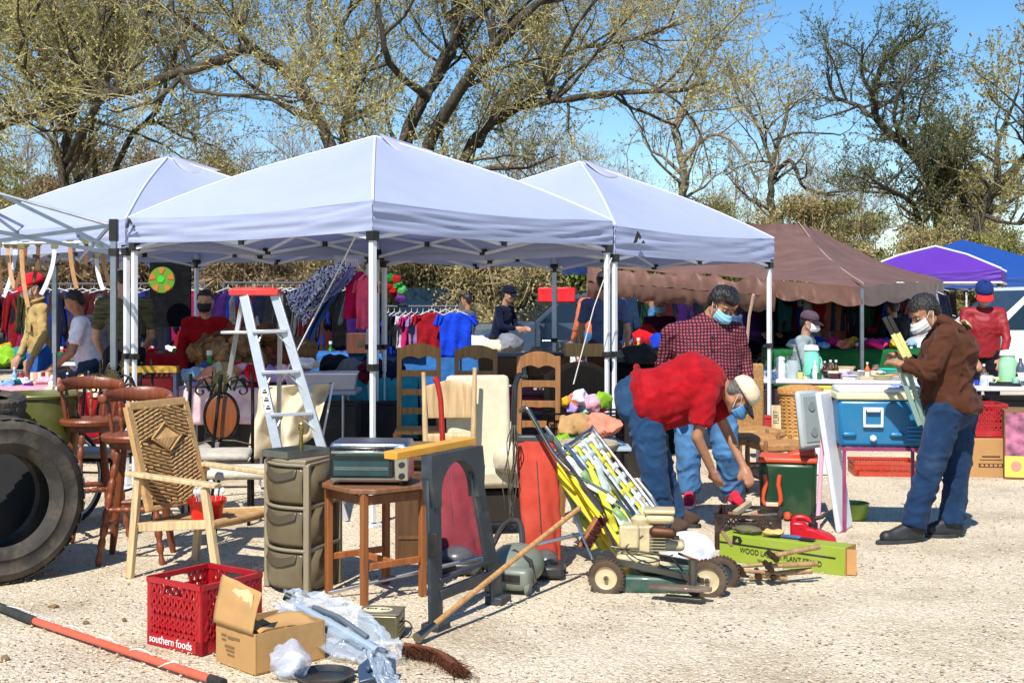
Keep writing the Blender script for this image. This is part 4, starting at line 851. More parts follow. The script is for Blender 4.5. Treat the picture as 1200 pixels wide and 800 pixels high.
# --- upright vacuums
def upright(label,Y,pbag,bagc,handle,hc,cord=None,head=None,group='old upright vacuum cleaners',z0=.10):
    (xt,yt,wt),(xb,yb,wb)=pbag; T=W(xt,yt,Y+.12); B=W(xb,yb,Y-.05); s=Y/FX; r=thing('upright_vacuum',label,'vacuum cleaner',Vector((B.x,Y,0)),0,group)
    t=MB()
    def f(u,v):
        c=B.lerp(T,v); w=(wb+(wt-wb)*v)*s/2; a=u*2*PI; w*=1+.10*math.sin(PI*v)
        fold=.012*math.sin(a*5+v*4)*(1-v*.6)+.010*noise.noise(Vector((a*2,v*9,Y)))
        dp=w*.35+.03*math.sin(PI*v); return c+Vector((math.cos(a)*(w+fold),math.sin(a)*(dp+fold),0))
    t.grid(f,40,30,cu=True); c0=len(t.v); t.build('dust_bag',bagc,r,world=True,ang=80)
    t=MB(); a=T.lerp(B,.12); t.tube([T.lerp(B,.15)+Vector((0,-.075*wt/45,0)),T.lerp(B,.45)+Vector((0,-.11*wt/45,0)),T.lerp(B,.72)+Vector((0,-.09*wt/45,0))],.0022,4); t.build('zip',metal('#c0b8a8'),r,world=True)
    t=MB(); t.box(T+Vector((0,0,.012)),(wt*s*1.06,.06,.04)); t.build('top_clip',plastic('#3a3f40',.4),r,world=True,bev=.008)
    hp=[W(a_[0],a_[1],Y+.15) for a_ in handle]; t=MB(); t.tube([B+Vector((0,.10,.0)),T+Vector((0,.08,0))]+hp[:1],.010,8); t.build('handle_tube',metal('#b8b4ac',.3),r,world=True)
    t=MB(); sp=smooth_poly(hp,5); t.tube(sp,[.017]*len(sp),10,flat=1.3); t.build('grip',hc,r,world=True)
    if cord:
        t=MB(); rng=random.Random(3)
        for i in range(9):
            x0,y0,x1,y1=cord; dx=rng.uniform(-5,5); pts=[W(x0+dx*.4,y0,Y-.02)]
            for k in range(1,8): v=k/8; pts.append(W(x0+(x1-x0)*v+dx*(1.3+math.sin(v*5+i))+rng.uniform(-1.5,1.5),y0+(y1-y0)*v*(1-.02*i),Y-.03+rng.uniform(-.03,.03)))
            t.tube(smooth_poly(pts,3),.0035,5)
        t.build('cord',plastic('#4a453a',.5),r,world=True)
    if head:
        hx,w_=head; c=Vector((W(hx,0,Y-.14).x,Y-.14,0)); t=MB(); t.box(c+Vector((0,0,.045)),(w_,.26,.07)); t.build('floor_head',plastic('#2a2a2c',.35),r,world=True,bev=.02)
        t=MB(); t.ball(c+Vector((0,.02,.09)),(w_*.36,.11,.065),None,18); t.build('motor_cover',plastic('#4a4c50',.3,.4),r,world=True)
        for sx_ in(-1,1): t=MB(); t.cone(c+Vector((sx_*w_*.5,.08,.03)),c+Vector((sx_*(w_*.5+.02),.08,.03)),.03,.03); t.build('wheel',rubber(),r,world=True)
    return r
BAG1=mat('dust_bag','#7d2630',rough=.85,var=.18,vs=5,bump=.4,bs=10,dirt=.3,dcol=(.35,.16,.16)); 
BAG2=mat('dust_bag','#b0361f',rough=.8,var=.12,vs=5,bump=.3,bs=14,dirt=.25,dcol=(.5,.2,.14))
upright('upright vacuum with a faded maroon bag, seen through the sawhorse',7.7,((524,528,34),(537,668,62)),BAG1,[(519,520),(517,480),(516,466),(512,447),(508,443)],plastic('#b01f1a',.3),head=(535,.30))
upright('upright vacuum with a bright orange-red bag and hanging cord',7.6,((627,516,42),(636,662,42)),BAG2,[(602,508),(603,470),(604,452),(608,440),(612,441)],plastic('#20252a',.3),cord=(603,498,598,625),head=(640,.20))
# --- canister vacuum
cv=thing('canister_vacuum','grey-green canister vacuum with small wheels on the gravel','vacuum cleaner',gx(606,7.15),R(-18)); GG=plastic('#6f776a',.4,.4)
t=MB(); t.ball((-.02,.05,.12),(.155,.20,.12),None,26); t.build('body_shell',GG,cv)
t=MB(); t.box((.03,-.13,.085),(.20,.14,.13)); t.build('front_housing',GG,cv,bev=.035,sub=1)
t=MB(); t.tube([Vector((-.12,-.10,.05)),Vector((-.10,-.08,.17)),Vector((0,-.05,.215)),Vector((.10,-.07,.17)),Vector((.135,-.1,.06))],.013,8); t.build('bumper',rubber(),cv)
for s in(-1,1): t=MB(); t.lathe([(.0,-.012),(.036,-.012),(.038,0),(.030,.012),(.0,.012)],(s*.115,-.16,.038),20,(0,PI/2,0)); t.build('wheel',GG,cv)
t=MB(); t.box((.03,-.207,.10),(.10,.012,.04)); t.build('vent',BLK,cv,bev=.004)
t=MB(); t.tube(smooth_poly([(0,.1,.22),(-.05,.2,.33),(-.16,.25,.30),(-.25,.2,.12),(-.3,.1,.03)],5),.017,8); t.build('hose',rubber('#2c2c2c'),cv)
# --- ladder-back chairs
def ladderback(label,Y,px,ytop,wpx,rz,mt,H_=1.10,group='wooden ladder-back chairs'):
    s=Y/FX; w=wpx*s/2-.02; z=CH-(ytop-HY)*s; r=thing('ladder_back_chair',label,'chair',Vector((W(px,0,Y).x,Y,0)),rz,group); H_=z
    for q in(-1,1):
        t=MB(); t.bar((q*w,.17,0),(q*w*1.0,.20,H_-.03),.042,.034,(0,1,0)); t.build('back_post',mt,r,bev=.004)
        t=MB(); t.bar((q*w*1.08,-.20,0),(q*w*1.08,-.20,.45),.04,.04,(0,1,0)); t.build('leg',mt,r,bev=.004)
        t=MB(); t.bar((q*w,.17,.18),(q*w*1.08,-.2,.18),.024,.03); t.build('stretcher',mt,r,bev=.003)
    def slat(z0,z1,arch,scal):
        t=MB(); n=16; top=[(-w+2*w*i/n, z1+arch*math.sin(PI*i/n)**.7) for i in range(n+1)]; bot=[(-w+2*w*i/n, z0+scal*(abs(math.sin(PI*2*i/n))*.6+.4*math.sin(PI*i/n))) for i in range(n+1)]
        t.prism(top[::-1]+bot,.018,(PI/2,0,0),(0,.195,0)); t.build('slat',mt,r,bev=.002)
    slat(H_-.15,H_-.05,.06,.045)
    slat(H_-.30,H_-.235,.0,.012); slat(H_-.47,H_-.405,.0,.012)
    if H_>1.1: slat(H_-.64,H_-.575,.0,.012)
    t=MB(); t.box((0,-.01,.455),(w*2.25,.42,.035)); t.build('seat',mt,r,bev=.008); t=MB(); t.box((0,-.2,.25),(w*2,.024,.03)); t.build('stretcher',mt,r,bev=.003); return r
ladderback('left ladder-back chair of the three, in front of the teal cloth',11.4,490,404,52,R(2),wood('#a2743c'))
ladderback('middle ladder-back chair of the three, behind the cream slab',11.9,557,406,51,R(0),wood('#8f6c42'))
ladderback('right ladder-back chair of the three, behind the orange-red vacuum',10.6,628,414,52,R(-8),wood('#8d5f33'))
# --- raw wood chair back and cream recliner
rw=thing('wooden_chair','raw pale wood chair with a curved top board beside the cream recliner','chair',gx(527,8.9),R(6)); 
for q,h_,lx in((-1,1.10,-.16),(1,1.13,.17)):
    t=MB(); t.tube([(lx*1.05,.12,0),(lx,.10,.5),(lx*1.1,.16,h_)],[.02,.022,.015],10); t.build('back_post',RAW,rw); t=MB(); t.tube([(lx*1.1,-.26,0),(lx,-.24,.45)],[.018,.022],10); t.build('leg',RAW,rw)
t=MB(); t.grid(lambda u,v: Vector((-.17+.35*u,.15+.03*math.sin(PI*u),.80+.22*v*(1-.2*abs(u-.5)*2)+.05*(v-.5))),14,8); t.build('top_board',RAW,rw,sol=.022,bev=.003)
t=MB(); t.grid(lambda u,v: Vector((-.17+.34*u,.11+.03*math.sin(PI*u),.58+.09*v)),12,4); t.build('back_slat',RAW,rw,sol=.02)
t=MB(); t.box((0,-.07,.46),(.42,.40,.04)); t.build('seat',RAW,rw,bev=.012)
CRM=cloth('#c9bfa2',.08,.2); rc=thing('recliner','cream padded recliner chair with rolled arm, standing behind the sawhorse','armchair',gx(566,9.0),R(10))
t=MB(); t.box((0,.22,.74),(.46,.09,.66),(R(-10),0,0)); t.build('backrest',CRM,rc,bev=.035)
t=MB(); t.box((0,-.10,.40),(.48,.48,.14)); t.build('seat',CRM,rc,bev=.04)
for q in(-1,1):
    t=MB(); t.box((q*.26,-.12,.44),(.11,.46,.24)); a_=t.build('arm',CRM,rc,bev=.045)
t=MB(); t.box((0,-.05,.20),(.50,.46,.22)); t.build('base',mat('dark_fabric','#26201a',rough=.9),rc,bev=.01)
t=MB(); t.ball((.20,-.2,.54),(.13,.08,.11),None,18); t.warp(lambda v: wob(v,.02,14)); tag(t.build('cushion',CRM,None),'small crumpled cream cushion tucked on the recliner','cushion'); COL.objects[-1].location=gx(566,8.85)
# brown rounded suitcase
sc=thing('suitcase','worn brown rounded suitcase lying behind the toaster oven','suitcase',gx(497,8.0),R(-8)); 
t=MB(); t.box((0,0,.64),(.34,.22,.17)); t.build('shell',mat('leather','#6e5136',rough=.5,var=.2,vs=5,bump=.2,bs=30,dirt=.3),sc,bev=.05,sub=1)
t=MB(); t.tube([(-.06,-.115,.64),(-.05,-.15,.66),(.05,-.15,.66),(.06,-.115,.64)],.008,6); t.build('handle',BLK,sc)
ub=thing('wooden_crate','plain brown upended box holding up the brown suitcase','box',gx(497,8.0)); t=MB(); t.box((0,0,.275),(.34,.26,.55)); t.build('box_body',wood('#5a3c22'),ub,bev=.004); t=MB(); t.box((0,-.133,.40),(.30,.008,.02)); t.box((0,-.133,.15),(.30,.008,.02)); t.each('batten',wood('#6a4828'),ub)
# round pedestal: pale seat chair right
ps=thing('round_seat_stool','old stool with a dished pale round seat and wooden legs','stool',gx(688,9.4),R(20))
t=MB(); t.lathe([(.0,-.05),(.22,-.05),(.235,-.02),(.235,.0),(.22,.015),(.10,.0),(0,-.004)],(0,0,.56),32,cap=False); t.build('seat',mat('worn_vinyl','#a89c82',rough=.6,var=.15,vs=6,dirt=.3),ps)
for q in range(4): a_=PI/4+q*PI/2; t=MB(); t.bar((math.cos(a_)*.17,math.sin(a_)*.17,.51),(math.cos(a_)*.21,math.sin(a_)*.21,0),.045,.045,(0,1,0)); t.build('leg',wood('#8d6236'),ps,bev=.004)
t=MB(); t.tube([Vector((math.cos(q*PI/2+PI/4)*.175,math.sin(q*PI/2+PI/4)*.175,.46)) for q in range(4)],.03,4,close=True); t.build('apron',wood('#7d5630'),ps)
# --- webbed folding lawn chairs, stacked and leaning
def lawnchair(label,top,bot,width,off_,cols,Yt,Yb,wpx):
    """folded flat: two side tubes from foot to top with woven webbing between them"""
    A=W(*top,Yt); B_=W(*bot,Yb); ax=(B_-A).normalized(); side=Vector((.40,.90,.16)).normalized(); nrm=ax.cross(side).normalized(); A+=nrm*off_; B_+=nrm*off_; L=(B_-A).length
    r=thing('lawn_chair',label,'folding chair',Vector((B_.x,B_.y,0)),0,'folded webbed lawn chairs')
    t=MB()
    pts=[B_,A+ax*.05,A+side*.03,A+side*(width-.03),A+ax*.05+side*width,B_+side*width]; t.tube(smooth_poly(pts,2),.0125,8); t.build('frame',metal('#b4b9bd',.25,.2),r,world=True)
    t=MB(); pts=[B_+nrm*.03+ax*-.05,B_+nrm*.03+ax*.02+side*.03,B_+nrm*.03+side*(width-.03)+ax*.02,B_+nrm*.03+side*width-ax*.3]; t.tube(smooth_poly(pts,2),.011,8); t.build('foot_bar',metal('#b4b9bd',.25,.2),r,world=True)
    n=8; 
    for i in range(n):
        f=.03+.9*i/n*1.0; t=MB()
        def g1(u,v): return A+ax*(L*f+ .046*v)+side*width*u+nrm*(.004*math.sin(u*PI*7+i*PI)-.014)
        t.grid(g1,30,2); t.build('webbing',cols[i%len(cols)],r,world=True,sol=.002)
    for i in range(6):
        f=.08+.86*i/6; t=MB()
        def g2(u,v): return A+side*(width*(f+.12*v))+ax*L*(.02+.93*u)+nrm*(.004*math.sin(u*PI*9+i*PI+PI)-.014)
        t.grid(g2,30,2); t.build('webbing',cols[(i+1)%len(cols)],r,world=True,sol=.002)
    return r
YEL=plastic('#d8cf3a',.5,.2); WHT=plastic('#dfe2d8',.5,.2); GRN=plastic('#7d9c62',.5,.2); LGT=plastic('#b9c9c4',.5,.2)
lawnchair('yellow and white webbed lawn chair, front one of the leaning pair',(650,534),(728,648),.46,0,[YEL,WHT,YEL],8.0,7.55,0)
lawnchair('green and white webbed lawn chair, rear one of the leaning pair',(660,530),(742,640),.46,.05,[WHT,LGT,YEL],8.1,7.65,0)
ys=thing('yellow_board','bright yellow plastic board wedged under the lawn chairs','board',G(742,690)); t=MB(); pA=W(652,548,7.75); pB=W(742,664,7.35); t.bar(pA,pB,.085,.018,(.4,-.9,.2)); t.build('panel',plastic('#e6c51c',.4),ys,world=True,bev=.004); t=MB(); t.bar(pA+Vector((0,-.012,.03)),pB+Vector((0,-.012,.03)),.012,.012,(.4,-.9,.2)); t.build('edge_rib',plastic('#e6c51c',.4),ys,world=True)
for lab,a_,b_,c_,rr in (('dark green pole lying across the lawn chairs',(664,552,7.7),(712,577,7.6),plastic('#1d4a3a'),.009),('bronze coloured tube leaning from the red vacuum to the mower',(640,508,7.8),(706,600,7.2),metal('#a8987c',.3),.011),('thin silver tube standing below the brush',(672,605,7.3),(694,655,7.2),metal('#c0c0c0',.3),.007)):
    t=MB(); p=W(*a_);q=W(*b_); t.tube([p,p.lerp(q,.5)+Vector((0,0,.004)),q],rr,8); tag(t.build('pole',c_,None),lab,'pole')
# curved chrome vacuum tube
t=MB(); t.tube(smooth_poly([W(609,482,7.65),W(617,478,7.62),W(626,492,7.6),W(648,530,7.55),W(668,552,7.5)],5),.013,10); tag(t.build('vacuum_tube',metal('#b7aa92',.2),None),'bent chrome vacuum tube beside the black grip','tube')
# --- red milk crate
def milk_crate(label,c,rz,s=.36,h=.30,m=None,grid=True,cat='crate',sy=None,open_=True,group=None,cell=9):
    r=thing('milk_crate',label,cat,c,rz,group); X=s/2; Yh=(sy or s)/2
    sides=[((-X,-Yh),(X,-Yh)),((X,-Yh),(X,Yh)),((X,Yh),(-X,Yh)),((-X,Yh),(-X,-Yh))]
    for k,(a,b_) in enumerate(sides):
        a=Vector((*a,0)); b_=Vector((*b_,0)); d=(b_-a).normalized(); L=(b_-a).length; up=Vector((0,0,1)); nn=d.cross(up); t=MB()
        t.bar(a+up*(h-.012),b_+up*(h-.012),.024,.018,tuple(nn)); t.bar(a+up*.03,b_+up*.03,.06,.008,tuple(nn)) 
        for z in(h*.36,h*.60,h*.76): t.bar(a+up*z,b_+up*z,.014,.006,tuple(nn))
        t.bar(a+d*.018+up*.0,a+d*.018+up*h,.008,.034,tuple(d)); t.bar(b_-d*.018,b_-d*.018+up*h,.008,.034,tuple(d))
        n=cell
        for zlo,zhi in ((.06,h*.36),(h*.36,h*.60)):
            for i in range(n):
                for sg in(0,1):
                    x0=L*(.06+.88*(i+sg)/n); x1=L*(.06+.88*(i+1-sg)/n); t.bar(a+d*x0+up*zlo,a+d*x1+up*zhi,.011,.014,tuple(nn))
        for zlo,zhi in ((h*.60,h*.76),(h*.76,h-.02)):
            for i in range(n*2):
                x0=L*(.04+.92*(i)/(n*2)); x1=L*(.04+.92*(i+1)/(n*2))
                if zlo>h*.7 and .30<(i/(n*2))<.66: continue
                t.bar(a+d*x0+up*zlo,a+d*x1+up*zhi,.010,.012,tuple(nn)) if i%2 else t.bar(a+d*x0+up*zhi,a+d*x1+up*zlo,.010,.012,tuple(nn))
        t.build('side_panel',m,r)
    t=MB()
    for i in range(9): t.bar((-X,-Yh+2*Yh*(i+.5)/9,.01),(X,-Yh+2*Yh*(i+.5)/9,.01),.012,.006); t.bar((-X+2*X*(i+.5)/9,-Yh,.013),(-X+2*X*(i+.5)/9,Yh,.013),.012,.006)
    t.build('floor_grid',m,r); return r
c0=G(172,753); c1=G(236,768); rz=math.atan2((c1-c0).y,(c1-c0).x); side=(c1-c0).length; dv=(c1-c0).normalized(); nv=Vector((-dv.y,dv.x,0)); cs=.37
REDC=plastic('#a8121e',.35,.12); cc_=c1-dv*cs*.5+nv*cs*.5; cc_.z=0
mc=milk_crate('red plastic milk crate with white lettering, beside the torn cardboard box',cc_,rz,cs,.315,REDC)
mm=Matrix.Translation((-.02,-cs/2-.006,.031))@Matrix.Rotation(PI/2,4,'X'); text_mesh('southern foods',.052,.001,plastic('#f3e9e6'),'lettering',mc,mm,.92)
for i in range(12):
    t=MB(); t.lathe([(.0,0),(.022,0),(.024,.05),(.012,.07),(.012,.085),(0,.085)],(0,0,0),12,(random.uniform(-1.5,1.5),random.uniform(-1,1),0)); o=t.build('small_bottle',plastic(random.choice(['#e8e8e8','#cfd8dc','#d0c8b8','#3a4a40','#e0dada']),.3),None); o.location=cc_+Matrix.Rotation(rz,3,'Z')@Vector((random.uniform(-.13,.13),random.uniform(-.15,.1),.035+random.uniform(0,.07))); tag(o,'small pale bottle among the odds and ends inside the red crate','bottle','small bottles inside the red crate')
# --- torn cardboard box
b0=G(240,769); b1=G(300,791); b2=G(374,757); rz=math.atan2((b1-b0).y,(b1-b0).x); wl_=(b1-b0).length; dp_=.36; hb_=.175
cb=thing('cardboard_box','torn brown cardboard box with one flap up, in front of the red crate','cardboard box',b1,rz); CB=board('#b38a55'); 
wlb=.31
t=MB(); t.box((-wlb/2,0,hb_/2),(wlb,.006,hb_)); t.box((-wlb/2,dp_,hb_/2),(wlb,.006,hb_)); t.box((-.003,dp_/2,hb_/2),(.006,dp_-.01,hb_)); t.box((-wlb+.003,dp_/2,hb_/2),(.006,dp_-.01,hb_)); t.each('wall',CB,cb)
t=MB(); t.box((-wlb/2,dp_/2,.004),(wlb,dp_,.006)); t.build('bottom',CB,cb)
t=MB(); t.grid(lambda u,v: Vector((-wlb*(1-u)-.01+.0,-.012+.03*v+.02*v*v+.006*noise.noise(Vector((u*4,v*4,1))),hb_+.205*v-(.035*v*u))),12,10); fl=t.build('flap',CB,cb,sol=.005)
t=MB(); 
pts=[(-.22,.12),(-.225,.15),(-.20,.175),(-.16,.172),(-.10,.185),(-.055,.165),(-.05,.13),(-.06,.10),(-.075,.14),(-.09,.115),(-.11,.125),(-.14,.15),(-.17,.12),(-.19,.11)]
t.prism([(x,z) for x,z in pts],.002,Matrix((Vector((1,0,0)),Vector((0,.22,.97)),Vector((0,-.97,.22)))).transposed(),(0.0,-.0145-.0,hb_-.005)); t.build('torn_patch',board('#d7b98a'),fl)
t=MB(); t.grid(lambda u,v: Vector((-.005+.0-.20*v,.02+dp_*.9*u,hb_+.012*math.sin(u*5+v*4)+.012*noise.noise(Vector((u*4,v*5,3))))),14,10); t.build('flap',CB,cb,sol=.005)
t=MB(); t.add([Vector((-.10,.006,hb_+.004)),Vector((.0,.09,hb_+.02)),Vector((-.07,.16,hb_+.014))],[(0,1,2)]); t.build('hole_shade_patch',mat('inside_shade','#2a2c30',rough=.9),cb,sol=.003)  # dark triangle painted for the shaded inside of the box
t=MB(); 
for (x,z,w_,h_) in((-.245,.13,.04,.012),(-.245,.11,.035,.010),(-.19,.125,.05,.014),(-.14,.128,.04,.012),(-.20,.085,.075,.012),(-.195,.068,.065,.010),(-.19,.050,.055,.009)): t.box((x,-.0042,z),(w_,.001,h_))
t.build('faded_print',board('#7d5c34'),cb)
# --- orange pole with black grip
op=thing('boat_pole','orange pole with a black grip and white cord wound round it, on the gravel','pole',G(130,770))
o0=G(-12,706,.03); o1=G(262,800,.03); jn=G(41,727,.03)
t=MB(); t.tube([jn,jn.lerp(o1,.94)],.0175,14); t.build('orange_tube',plastic('#dc5c40',.35,.2),op,world=True); t=MB(); t.tube([o0,jn],.0215,14); t.build('grip',rubber('#2b2e28'),op,world=True); t=MB(); t.tube([jn.lerp(o1,.94),o1],.0205,14); t.build('end_cap',rubber(),op,world=True)
t=MB(); pts=[]; ax=(o1-jn).normalized(); s1=ax.cross(Vector((0,0,1))).normalized(); u1=s1.cross(ax)
L_=(o1-o0).length
for i in range(260):
    f=i/259; 
    turns= 2*f*1.0 + (9*max(0,min(1,(f-.15)/.2))) + 3.5*max(0,(f-.35)); a=turns*2*PI; rr=.0225; c=o0.lerp(o1,.04+.80*f); pts.append(c+s1*math.cos(a)*rr+u1*math.sin(a)*rr)
t.tube(pts,.003,5); t.build('cord',plastic('#e6e2da'),op,world=True)
# --- bag of blue-grey junk in clear plastic, radio, black pan
def clearm(): return mat('clear_bag',(.80,.86,.93),rough=.12,var=.05,vs=6,bump=.5,bs=12,alpha=.38,spec=.9)
bgm=mat('clear_bag',(.62,.70,.80),rough=.12,var=.05,vs=6,bump=.5,bs=12,alpha=.30,spec=.9); bagt=thing('plastic_bag','long clear plastic bag of blue-grey tubes lying on the cardboard box','plastic bag',G(420,775))
Q0=W(338,700,5.95); Q1=W(455,792,5.6); Q1.z=.06
t=MB()
def bf(u,v):
    c=Q0.lerp(Q1,v); a=u*2*PI; w=.04+.055*math.sin(PI*min(1,v*.85+.05))+.01*v; n_=noise.noise_vector(Vector((math.cos(a)*1.7,math.sin(a)*1.7,v*6)))*.05+noise.noise_vector(Vector((math.cos(a)*5,math.sin(a)*5,v*18)))*.016
    return c+Vector((math.cos(a)*w*1.05,math.sin(a)*w*.5,math.sin(a)*w*.55+math.cos(a)*w*.35))+n_
t.grid(bf,48,50,cu=True); t.build('bag_film',bgm,bagt,world=True,ang=75)
for i in range(5):
    t=MB(); o_=Vector((random.uniform(-.035,.035),random.uniform(-.03,.03),random.uniform(-.03,.02))); t.tube([Q0.lerp(Q1,.05+.05*i)+o_,Q0.lerp(Q1,.5)+o_*1.4+Vector((0,0,.01)),Q0.lerp(Q1,.95-.04*i)+o_],.013+.006*(i%2),9); t.build('tube',plastic(['#4d6178','#8fa0b0','#3b4650','#6e7f8e','#55616b'][i],.4),bagt,world=True)
t=MB(); t.cone(Q0+Vector((-.015,0,.01)),Q0+Vector((.03,-.01,-.01)),.022,.022); t.build('cap',BLK,bagt,world=True)
b2t=thing('plastic_bag','crumpled ball of clear plastic bag at the corner of the cardboard box','plastic bag',G(338,795))
t=MB(); c_=G(340,795); t.ball(Vector((c_.x,c_.y,.075)),(.085,.08,.085),None,40); t.warp(lambda v: wob(wob(v,.035,14,1),.010,34,2)); t.warp(lambda v: Vector((v.x,v.y,max(.004,v.z)))); t.build('bag_film',mat('clear_bag2',(.66,.70,.80),rough=.15,var=.05,vs=6,bump=.5,bs=20,alpha=.40,spec=.9),b2t,world=True,ang=75)
t=MB(); t.ball(Vector((c_.x,c_.y,.06)),(.05,.05,.05),None,20); t.warp(lambda v: wob(v,.03,20,5)); t.build('wadded_film',mat('clear_bag3',(.75,.78,.86),rough=.3,var=.1,bump=.5,bs=30,alpha=.6),b2t,world=True,ang=20)
fo=thing('foil_film','sheet of crinkled grey plastic film trailing over the gravel beside the radio','plastic film',G(455,790))
t=MB(); A_=G(440,775,.10); 
def ff(u,v):
    p=Vector((A_.x-.05+.10*u+.10*v,A_.y+.02-.28*v*.7,.13*(1-v)*(1-.3*u)+.012)); return p+noise.noise_vector(Vector((u*6,v*8,2)))*.022
t.grid(ff,30,36); t.warp(lambda v: Vector((v.x,v.y,max(.004,v.z)))); t.build('film',mat('clear_bag4',(.35,.42,.50),rough=.15,var=.1,bump=.5,bs=20,alpha=.5,spec=.9),fo,world=True,sol=.001,ang=75)
pn=thing('black_pan','black round pan and lid lying at the bottom edge of the photo','pan',G(380,797)); t=MB(); t.lathe([(.0,.006),(.10,.006),(.125,.03),(.128,.034),(.122,.034),(.10,.014),(0,.012)],(0,0,0),40,cap=False); t.build('dish',plastic('#22272c',.35,.4),pn); t=MB(); t.tube([(.12,.02,.03),(.2,.05,.035),(.27,.07,.03)],[.011,.012,.012],8,flat=.6); t.build('handle',BLK,pn)
bp_=thing('angular_lid','dark blue-grey angular plastic lid at the bottom edge','lid',G(440,799),R(25)); t=MB(); t.prism([(-.09,-.04),(.07,-.06),(.10,.02),(.02,.09),(-.06,.05)],.03,(R(25),R(-12),0),(0,0,.045)); t.build('plate',plastic('#33455c',.35),bp_,bev=.006); t=MB(); t.box((.0,.0,.075),(.10,.02,.02),(R(25),R(-12),.4)); t.build('rib',plastic('#3c5068',.35),bp_,bev=.004)
rd=thing('radio','squat olive metal radio with a pale oval label on top','radio',G(447,746),R(-6))
RM=mat('brushed_olive','#6e6b4e',rough=.35,metal=.6,var=.12,vs=6,bump=.05,dirt=.2)
t=MB(); pts=[(-.10,-.075),(-.085,-.09),(.09,-.09),(.10,-.08),(.10,.08),(-.10,.08)]; t.prism(pts,.12,None,(0,0,.062)); t.build('case',RM,rd,bev=.006); t=MB(); t.prism([(x*1.02,y*1.02) for x,y in pts],.01,None,(0,0,.127)); t.build('lid',plastic('#6b6455',.4),rd,bev=.003)
t=MB(); t.prism([(math.cos(a)*.072,math.sin(a)*.045) for a in [i*2*PI/30 for i in range(30)]],.003,None,(-.015,-.01,.134)); t.build('label_plate',plastic('#d8d2a8'),rd)
text_mesh('EPI9',.030,.0008,BLK,'lettering',rd,Matrix.Translation((-.045,-.005,.1365))); text_mesh('SAR',.026,.0008,BLK,'lettering',rd,Matrix.Translation((.022,-.012,.1365)))
t=MB()
for i in range(4):
    for j in range(3): t.box((.1012,-.05+.03*i,.04+.022*j),(.002,.018,.006))
t.build('vent_slots',BLK,rd)
t=MB(); t.tube([Vector((.115+.035*math.cos(a),-.02+.01*math.sin(a*2),.045+.04*math.sin(a))) for a in [i*2*PI/24 for i in range(24)]],.0035,5,close=True); t.build('cable',BLK,rd)
# stones and bark chips worth naming
for (px,py,sx_,lab) in ((63,712,.028,'flat brown bark chip above the orange pole'),(101,731,.017,'small brown stone above the middle of the orange pole'),(146,728,.014,'grey pebble between the orange pole and the red crate'),(6,773,.022,'dark chip near the lower left corner')):
    t=MB(); t.ball((0,0,.008),(sx_,sx_*.6,.011),None,12); t.warp(lambda v: wob(v,.008,40,px)); o=t.build('chip',mat('bark_chip','#7a6244',rough=.9,var=.3),None); o.location=G(px,py); o.rotation_euler.z=px; tag(o,lab,'stone')

rgl=random.Random(8)
for i in range(7):
    a=W(650+rgl.uniform(-4,40),525+rgl.uniform(0,20),8.0+.05*i); b=W(725+rgl.uniform(-5,45),640+rgl.uniform(-15,12),7.5+.05*i); t=MB(); t.tube([a,a.lerp(b,.5)+Vector((.02,0,.01)),b],.0095,8)
    tag(t.build('loose_tube',metal(['#b4b9bd','#8a8f92','#c8c4b4'][i%3],.3,.4),None),'loose aluminium tube lying among the folded lawn chairs','tube','loose tubes among the lawn chairs')
for i in range(9):
    a=W(655+rgl.uniform(0,45),535+rgl.uniform(0,25),7.85); d=Vector((rgl.uniform(.1,.3),rgl.uniform(-.2,.0),-rgl.uniform(.2,.5))); q=Vector((rgl.uniform(-.3,.3),-.9,.3)).normalized(); w=d.normalized().cross(q)*.022
    t=MB(); t.grid(lambda u,v: a+d*v+w*(u-.5)*2+q*(.03*math.sin(v*7+i)+.01*math.sin(v*19)),3,22); tag(t.build('loose_strap',[YEL,WHT,GRN,LGT][i%4],None,sol=.002),'slack %s plastic strap hanging off the folded lawn chairs'%['yellow','white','green','grey-green'][i%4],'strap','slack straps on the lawn chairs')
# ================= FOREGROUND, RIGHT
# --- edger / mower
mw=thing('lawn_edger','old cream and green petrol lawn edger on white spoked wheels','lawn edger',G(770,700)); 
MWC=paint('#c9b88c',.5,.9); MWG=paint('#1f4a40',.5,.4); MWD=metal('#6b6a62',.5,.6)
def wheel(c,n,r,tw,lab=None,hub='#cdb98f'):
    M_=frame_for(Vector(n),Vector((0,0,1))); t=MB(); prof=[(r*.62,tw*.5),(r*.80,tw*.56),(r*.95,tw*.42),(r,tw*.15),(r,-tw*.15),(r*.95,-tw*.42),(r*.80,-tw*.56),(r*.62,-tw*.5)]
    t.lathe(prof,c,36,M_,cap=False)
    for i in range(30): a=i*2*PI/30; u=M_@Vector((math.cos(a),math.sin(a),0)); v=M_@Vector((-math.sin(a),math.cos(a),0)); t.box(c+u*r*1.0,(r*.13,tw*.9,.007),Matrix((v,Vector(n).normalized(),u)).transposed())
    w_=t.build('wheel',mat('tyre_small','#4b3a2a',rough=.85,var=.2,vs=12,bump=.2,dirt=.5),mw,world=True)
    t=MB(); t.lathe([(0,tw*.40),(r*.14,tw*.45),(r*.18,tw*.30),(r*.40,tw*.22),(r*.58,tw*.34),(r*.66,tw*.42),(r*.66,-tw*.42),(r*.5,-tw*.2),(0,-tw*.25)],c,30,M_,cap=False); t.build('rim',paint(hub,.5,.5),w_,world=True)
    t=MB(); t.lathe([(.0,.0),(r*.13,0),(r*.11,tw*.35),(0,tw*.38)],c+Vector(n).normalized()*tw*.35,14,M_,cap=False); t.build('hub',MWD,w_,world=True)
nW=(-.25,-.96,.02); Yw=7.05
wheel(W(711,676,Yw)*1,nW,.100,.055); wheel(W(829,679,6.95),nW,.108,.055); 
